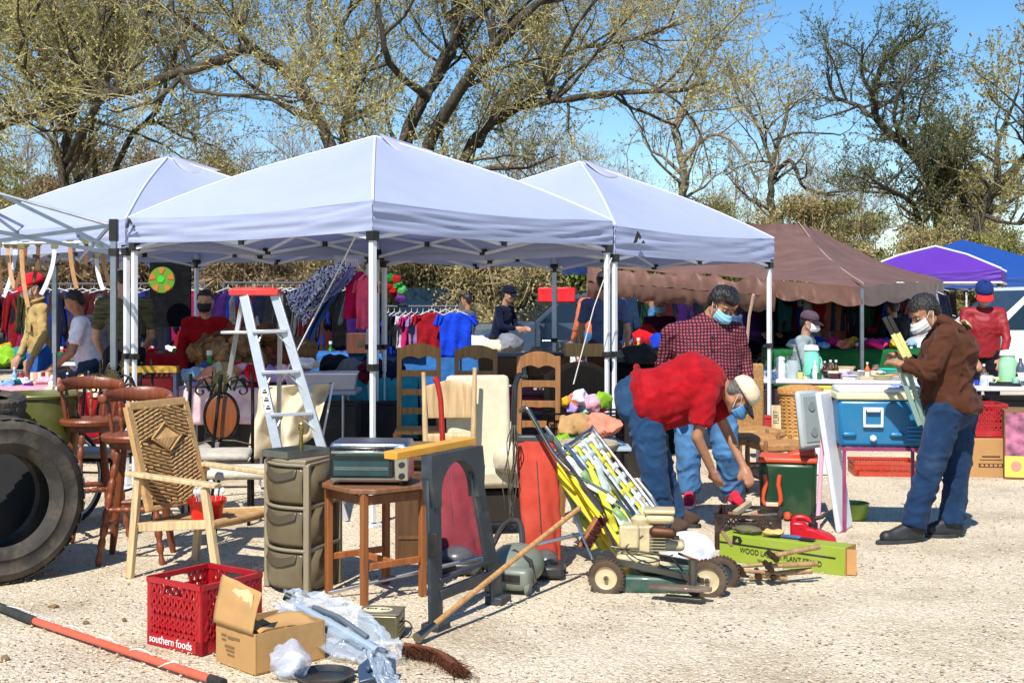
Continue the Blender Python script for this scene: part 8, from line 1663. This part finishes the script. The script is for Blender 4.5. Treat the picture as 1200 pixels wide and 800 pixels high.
    if look.get('cap'):
        t=MB(); c1=look['cap']; 
        prof=[(.098,-.0),(.100,.02),(.095,.055),(.075,.085),(.045,.102),(.01,.108)]
        t.lathe([(r*hs,z*hs) for r,z in prof],P(0,-.012,.035),22,m@Matrix.Rotation(look.get('captilt',0),3,'X'),cap=False,sy=1.12)
        co=t.build('cap',c1,root,world=True,sol=.004,ang=80)
        t=MB()
        def br(u,v):
            a=(u-.5)*2.0; ln=.085*math.cos(a*.72)**.6*v; return P(math.sin(a)*(.094+ln*.25),math.cos(a)*.104+ln-.012,.040-.012*v-.020*(math.sin(a)**2)-.02*v*v)
        if look.get('brim',True): t.grid(br,14,6); t.build('brim',look.get('brimm',c1),co,world=True,sol=.005)
    return root,P,m,p
# ---- three main men
PLAID=bpy.data.materials.new('checked_cloth'); PLAID.use_nodes=True
def mk_plaid(m):
    n,l=ramp_tree(m); b=n['Principled BSDF']; b.inputs['Roughness'].default_value=.9; b.inputs['Specular IOR Level'].default_value=.2; tc=n.new('ShaderNodeTexCoord'); sp=n.new('ShaderNodeSeparateXYZ')
    nz=n.new('ShaderNodeTexNoise'); nz.inputs['Scale'].default_value=3; l.new(tc.outputs['Object'],nz.inputs['Vector']); mx=n.new('ShaderNodeMixRGB'); mx.blend_type='LINEAR_LIGHT'; mx.inputs[0].default_value=.035
    l.new(tc.outputs['Object'],mx.inputs[1]); l.new(nz.outputs[1],mx.inputs[2]); l.new(mx.outputs[0],sp.inputs[0])
    def stripe(src,per,w):
        a=n.new('ShaderNodeMath'); a.operation='DIVIDE'; a.inputs[1].default_value=per; l.new(src,a.inputs[0]); f=n.new('ShaderNodeMath'); f.operation='FRACT'; l.new(a.outputs[0],f.inputs[0])
        c=n.new('ShaderNodeMath'); c.operation='LESS_THAN'; c.inputs[1].default_value=w; l.new(f.outputs[0],c.inputs[0]); return c.outputs[0]
    sx=stripe(sp.outputs[0],.026,.42); sz=stripe(sp.outputs[2],.026,.42)
    ad=n.new('ShaderNodeMath'); ad.operation='MAXIMUM'; l.new(sx,ad.inputs[0]); l.new(sz,ad.inputs[1])
    mc=n.new('ShaderNodeMixRGB'); mc.inputs[1].default_value=(.34,.065,.08,1); mc.inputs[2].default_value=(.028,.012,.022,1); l.new(ad.outputs[0],mc.inputs[0]); l.new(mc.outputs[0],b.inputs['Base Color'])
mk_plaid(PLAID)
SURG=mat('mask_blue',(.25,.55,.72),rough=.8,var=.05,bump=.1)
# checked-shirt man, standing, looking down
rP,PP,mP,jP=person('standing man in a dark red checked shirt, jeans and light blue mask, looking down',dict(
  head=(846,357,-.06),neck=(826,378),chest=(826,396),pelvis=(828,470),shL=(862,388,.05),shR=(786,390,-.02),elL=(874,430,.08),wrL=(876,455,-.16),hdL=(880,474,-.30),elR=(776,436,.10),wrR=(792,466,-.18),hdR=(800,480,-.3),
  hpL=(844,478),hpR=(808,478),knL=(851,530,-.08),knR=(806,530,-.06),anL=(858,574,.02),anR=(808,574,-.02),toL=(866,586,-.2),toR=(806,587,-.24),waist=(828,452)),
  (.42,-.56,-.72),dict(details=BLK,shirt=PLAID,pants=denim('#4a77a3'),mask=SURG,hair=1,hairk=1.10,thick=1,shoe=cloth('#c8263a'),sole=paint('#e8e4e0'),bulk=1.30,tw=.195,depth=.74,sr=.078,hs=1.06,lr=.112,wr=.014,hem=.10,collar=1,bellydir=(.03,-.05,0)),10.1,up=(.1,0,1),vox=.011)
t=MB(); t.prism([(-.055,.06),(.055,.06),(.02,-.04),(0,-.10),(-.02,-.04)],.012,Matrix((Vector((1,0,0)),Vector((0,.25,.97)),Vector((0,-.97,.25)))).transposed(),jP['neck']+Vector((.035,-.118,-.075)))
t.build('undershirt',cloth('#c9c9cf'),rP,world=True,bev=.003)
# red-shirt man, bent double over the crate
YR=8.95
rR,PR,mR,jR=person('man in a red T-shirt and cream cap bending over the dark crate',dict(
  base=Vector((1.05,8.9,0)),head=(866,465,-.02),neck=(846,450),chest=(822,448),pelvis=(748,466),shR=(828,464,-.20),shL=(826,452,.20),elR=(817,512,-.22),wrR=(835,552,-.17),hdR=(846,574,-.15),elL=(852,505,.22),wrL=(872,548,.12),hdL=(880,568,.05),
  hpR=(754,478,-.085),hpL=(752,476,.09),knR=(766,548,-.13),knL=(772,545,.15),anR=(776,612,-.08),anL=(790,606,.18),toR=(800,626,-.14),toL=(814,617,.12),waist=(764,460)),
  (.5,-.06,-.86),dict(shirt=cloth('#9a0f19'),pants=denim('#1f3f62'),mask=mat('mask_blue',(.08,.25,.5),rough=.8,var=.05,bump=.1),hair=1,hairm=mat('hair',(.10,.09,.085),rough=.6,var=.3,vs=60,bump=.6,bs=60),cap=cloth('#d8c8a8'),brimm=cloth('#20242c'),shoe=cloth('#4a3a30'),long=False,sl=.72,sr=.085,bulk=1.38,tw=.185,depth=.88,hs=1.04,lr=.112,wr=.013,wst=(1.6,1,1),wsc=6,bellydir=(0,0,-.05),nrR=(-.7,-.6,0),curl=.75,upr=True,hem=-.02,z0=.02),YR,up=(.88,-.1,.45),vox=.011)
# brown-hoodie man, walking pose, holding strips
YB=8.6
rB,PB,mB,jB=person('man in a brown hooded jacket beside the blue cooler, holding yellow strips',dict(
  head=(1083,368,-.02),neck=(1103,382),chest=(1112,402),pelvis=(1118,474),shR=(1108,396,-.19),shL=(1106,398,.19),elR=(1088,436,-.24),wrR=(1058,427,-.14),hdR=(1045,423,-.08),elL=(1080,432,.22),wrL=(1058,420,.06),hdL=(1046,414,.02),
  hpR=(1108,484,-.10),hpL=(1124,484,.10),knR=(1090,548,-.12),knL=(1121,550,.12),anR=(1070,614,-.10),anL=(1116,611,.10),toR=(1034,628,-.16),toL=(1090,622,.08),waist=(1117,462)),
  (-.80,-.22,-.60),dict(shirt=cloth('#4c2c1e'),pants=denim('#162f4e'),mask=mat('mask_white',(.62,.62,.62),rough=.8,var=.05,bump=.1),hair=1,hairk=1.05,hairm=mat('hair',(.014,.012,.011),rough=.5,var=.4,vs=60,bump=.8,bs=60),shoe=plastic('#1d1f22',.55),sole=rubber('#2a2d30'),bulk=1.22,tw=.18,depth=.82,sr=.078,hs=1.0,lr=.106,wr=.020,wsc=7,nrR=(0,-.4,1),nrL=(0,.4,1),curl=.85,hem=.06,bellydir=(-.045,0,0)),YB,up=(-.35,0,.9),vox=.011)
t=MB(); c_=jB['neck']+Vector((.06,0,.0))
def hood(u,v):
    a=u*2*PI; r=.105+.035*math.cos(v*2*PI); q=Vector((math.cos(a)*r*.95,math.sin(a)*r*1.15,.035*math.sin(v*2*PI)+.02*math.cos(a)*-1)); return c_+Matrix.Rotation(R(28),3,'Y')@q+Vector((.015*math.cos(a),0,-.01))
t.grid(hood,26,12,cu=True); t.warp(lambda v: wob(v,.012,14,3)); t.build('hood',cloth('#4c2c1e'),rB,world=True,ang=80)
t=MB(); t.grid(lambda u,v: c_+Matrix.Rotation(R(28),3,'Y')@Vector((math.cos(-1.2+2.4*u)*(.06+.07*v),math.sin(-1.2+2.4*u)*(.08+.07*v),.045+.02*math.sin(v*PI))),16,6); t.build('hood_lining',cloth('#cdb58e'),rB,world=True,sol=.006,ang=80)
t=MB(); t.lathe([(.165,-.02),(.165,.06)],jB['pelvis']+Vector((0,0,.0)),24,sy=.82); t.warp(lambda v: wob(v,.012,9,5)); t.build('undershirt_hem',cloth('#16284e'),rB,world=True,sol=.004)
strips=thing('slat_bundle','yellow and black plastic strips held upright by the man in the brown jacket','strips',W(1060,440,8.5))
for i,(a,b_,c) in enumerate((((1036,372),(1060,418),'y'),((1042,370),(1066,418),'y'),((1049,420),(1078,498),'g'),((1060,420),(1086,505),'g'))):
    pa=W(*a,8.42+i*.03); pb=W(*b_,8.45+i*.03)
    if c=='y':
        t=MB(); mid=pa.lerp(pb,.42); t.bar(pa,mid,.026,.012,(0,-1,0)); t.build('black_tip',plastic('#1c2422'),strips,world=True); t=MB(); t.bar(mid,pb,.03,.014,(0,-1,0)); t.build('yellow_strip',plastic('#d8cf86'),strips,world=True)
    else: t=MB(); t.bar(pa,pb,.032,.012,(0,-1,0)); t.build('lower_strip',plastic('#7f968a'),strips,world=True)
t=MB(); t.lathe([(.158,.0),(.163,.015),(.163,.035),(.158,.05)],jB['pelvis']+Vector((0,0,-.055)),30,sy=.84,cap=False); t.build('belt',plastic('#141210',.4),rB,world=True,sol=.004)
# ---- people further back
def bgp(label,x,yh,Y,f,look,pose='stand',lean=0,armf=.2,vox=.02,hip=True,turn=0):
    """figure from head pixel; metres scaled so its head top sits at yh"""
    zt=CH-(yh-HY)*Y/FX; h=zt if pose=='stand' else look.get('h',1.68); zb=zt-h; X=(x-600)*Y/FX; k=h/1.72
    f=Vector(f).normalized(); fh=Vector((f.x,f.y,0)).normalized(); s=fh.cross(Vector((0,0,1)))   # s = their right... mirrored is fine
    o=Vector((X,Y,zb))
    Q=lambda a,b_,z: o+(s*a+fh*b_)*k+Vector((0,0,z*k))
    ln=lean
    J=dict(base=Vector((X,Y,max(0,zb))),head=Q(0,ln+.03,1.60),neck=Q(0,ln*.8,1.47),chest=Q(0,ln*.6,1.30),pelvis=Q(0,0,.95),shR=Q(.19,ln*.7,1.38),shL=Q(-.19,ln*.7,1.38),waist=Q(0,0.01,1.02))
    al=look.get('arms','down')
    if al=='down': J.update(elR=Q(.25,ln*.5+.02,1.10),wrR=Q(.24,.14,.88),elL=Q(-.25,ln*.5+.02,1.10),wrL=Q(-.24,.14,.88))
    if al=='front': J.update(elR=Q(.24,ln*.5+.10,1.12),wrR=Q(.12,.38,1.10),elL=Q(-.24,ln*.5+.10,1.12),wrL=Q(-.12,.38,1.10))
    if al=='low': J.update(elR=Q(.24,ln*.6+.10,1.08),wrR=Q(.14,ln+.30,.86),elL=Q(-.24,ln*.6+.10,1.08),wrL=Q(-.14,ln+.30,.86))
    if pose=='sit': J.update(pelvis=Q(0,0,.95),hpR=Q(.09,.03,.93),hpL=Q(-.09,.03,.93),knR=Q(.12,.45,.93),knL=Q(-.12,.45,.93),anR=Vector((*Q(.12,.45,0).xy,.10)),anL=Vector((*Q(-.12,.45,0).xy,.10)),toR=Vector((*Q(.12,.62,0).xy,.03)),toL=Vector((*Q(-.12,.62,0).xy,.03)))
    else: J.update(hpR=Q(.09,0,.92),hpL=Q(-.09,0,.92),knR=Q(.10,.04,.5),knL=Q(-.11,-.02,.5),anR=Q(.10,.02,.10),anL=Q(-.11,-.04,.10),toR=Q(.11,.17,.03),toL=Q(-.12,.11,.03))
    return person(label,J,f,dict(hs=k,hsz=k,wr=.010,**look),Y,vox=vox)
WJ=cloth('#a8905c'); DK=cloth('#15161c')
bgp('man in a tan jacket and red cap standing behind the pink table',46,322,14.2,(-.7,-.5,-.25),dict(shirt=WJ,details=BLK,pants=denim('#2658a0'),cap=cloth('#d8202e'),hair=1,mask=mat('mask_grey',(.45,.4,.38),rough=.8),shoe=DK,skin=skin_m((.42,.22,.14)),hem=.02),lean=.03)
bgp('short-haired man in a plain white T-shirt looking down',104,341,13.6,(-.8,-.3,-.45),dict(shirt=cloth('#e6e8f4'),pants=denim('#26374f'),hair=1,shoe=DK,long=False,bulk=1.2,arms='low'),lean=.12)
bgp('person in a black mask half hidden behind the man in the white T-shirt',119,344,16.5,(.1,-1,-.1),dict(shirt=cloth('#2a2a34'),pants=DK,hair=1,mask=mat('mask_dark',(.01,.01,.01),rough=.8),shoe=DK))
bgp('person in a striped olive T-shirt behind the left canopy leg',146,310,12.9,(-.3,.8,-.3),dict(shirt=mat('camo_stripe','#4a4a34',rough=.9,var=.75,vs=9,stretch=(1,1,5),bump=.2),pants=DK,hair=1,shoe=DK,long=False,cap=cloth('#b9bcc4'),skin=skin_m((.45,.27,.19)),arms='low'),lean=.05)
bgp('person in a red top and black mask left of the ladder',242,340,13.4,(.05,-1,-.15),dict(shirt=cloth('#8f0e18'),pants=DK,hair=1,mask=mat('mask_dark',(.01,.01,.012),rough=.8),shoe=DK,skin=skin_m((.48,.27,.18)),arms='low'),lean=.05)
bgp('bearded man in navy clothes and a dark cap sitting by the parked cars',584,336,20.5,(.85,-.45,-.25),dict(shirt=cloth('#10162e'),pants=DK,cap=cloth('#0e1326'),hair=1,shoe=DK,bulk=1.15,arms='front',skin=skin_m((.42,.22,.15))),lean=.15)
bgp('man in a blue-grey T-shirt and brown shorts standing with his back to the camera',708,318,15.5,(.1,1,0),dict(shirt=cloth('#56648c'),pants=cloth('#5c3428'),shorts=1,hair=1,shoe=DK,long=False,skin=skin_m((.55,.28,.18)),arms='down'))
bgp('man in a pale orange shirt beside the left end of the brown tent',697,322,18.5,(-.5,.8,0),dict(shirt=cloth('#c66b46'),pants=denim(),hair=1,shoe=DK,arms='down'))
bgp('child in an orange vest and blue mask behind the checked-shirt man',773,349,19,(-.2,-1,-.2),dict(shirt=cloth('#36142a'),pants=DK,hair=1,mask=SURG,shoe=DK,arms='front'))
bgp('man in a white cap and blue shirt bending behind the child in the orange vest',776,338,21,(-.8,.1,-.4),dict(shirt=cloth('#3f6a98'),pants=denim(),hair=1,cap=cloth('#e0e0e0'),shoe=DK,arms='low'),lean=.2)
bgp('person in a purple top and open blue shirt under the brown tent',889,339,18.5,(.3,-1,-.2),dict(shirt=cloth('#4c2a72'),pants=DK,hair=1,mask=mat('mask_pale',(.4,.6,.5),rough=.8),shoe=DK,arms='front'))
bgp('man in a grey sweater and purple cap sitting behind the white table',938,366,14.6,(.85,-.45,-.25),dict(h=1.62,shirt=cloth('#8d9a9c'),pants=DK,cap=cloth('#54414f'),brimm=cloth('#2a2430'),hair=1,mask=mat('mask_white',(.72,.72,.72),rough=.8),shoe=DK,bulk=1.0,skin=skin_m((.42,.22,.15)),arms='low'),pose='sit',lean=.08,vox=.016)
bgp('man in a red vest and blue cap with red brim behind the right table',1151,331,15.4,(-.15,-.8,-.65),dict(shirt=mat('padded_vest','#8a0f1a',rough=.6,var=.12,vs=6,bump=.5,bs=9),pants=DK,cap=cloth('#1a2f66'),brimm=cloth('#d02a2e'),hair=1,mask=mat('mask_grey2',(.22,.3,.34),rough=.8),shoe=DK,bulk=1.2,arms='low',tw=.17),lean=.08,vox=.016)
bgp('shopper in a dark hoodie deep in the shade of the brown tent',960,345,19,(.2,-1,0),dict(shirt=cloth('#1c2238'),pants=DK,hair=1,shoe=DK))
bgp('shopper in a black coat behind the man in the brown jacket',1047,350,17.5,(-.4,1,0),dict(shirt=cloth('#0d0e12'),pants=DK,hair=1,shoe=DK,bulk=1.2))

for a in (('woman in a hot pink top bending over goods left of the double leg',300,352,18.6,(-.5,-.8,-.3),dict(shirt=cloth('#a81a58'),pants=DK,hair=1,shoe=DK,arms='low')),
 ('shopper in a white shirt far behind the ladder',270,349,20.5,(.6,-.7,-.2),dict(shirt=cloth('#c8ccd4'),pants=denim(),hair=1,shoe=DK)),
 ('child in a pale blue shirt far behind the left stalls',165,352,18.9,(.4,-.9,-.2),dict(shirt=cloth('#7f9fc8'),pants=DK,hair=1,shoe=DK)),
 ('shopper in a teal jacket between the belts and the white T-shirt man',75,348,19.6,(.3,-.9,-.2),dict(shirt=cloth('#1c5a68'),pants=DK,hair=1,shoe=DK)),
 ('man in a grey hoodie walking beyond the bright clothes rack',548,344,23,(-.8,.4,-.1),dict(shirt=cloth('#5c6068'),pants=denim(),hair=1,shoe=DK)),
 ('person in a red jacket deep under the brown tent, right of the grey sweater',985,348,19.3,(-.3,-.9,-.2),dict(shirt=cloth('#7a1218'),pants=DK,hair=1,shoe=DK)),
 ('person in a denim jacket under the brown tent, left of the thin guy pole',858,349,20.3,(.5,-.8,-.2),dict(shirt=cloth('#3a5578'),pants=DK,hair=1,shoe=DK)),
 ('person in a mustard top near the right end of the brown tent',1092,350,19.8,(-.5,-.8,-.2),dict(shirt=cloth('#8a6a20'),pants=DK,hair=1,shoe=DK))):
    bgp(*a,vox=.024)
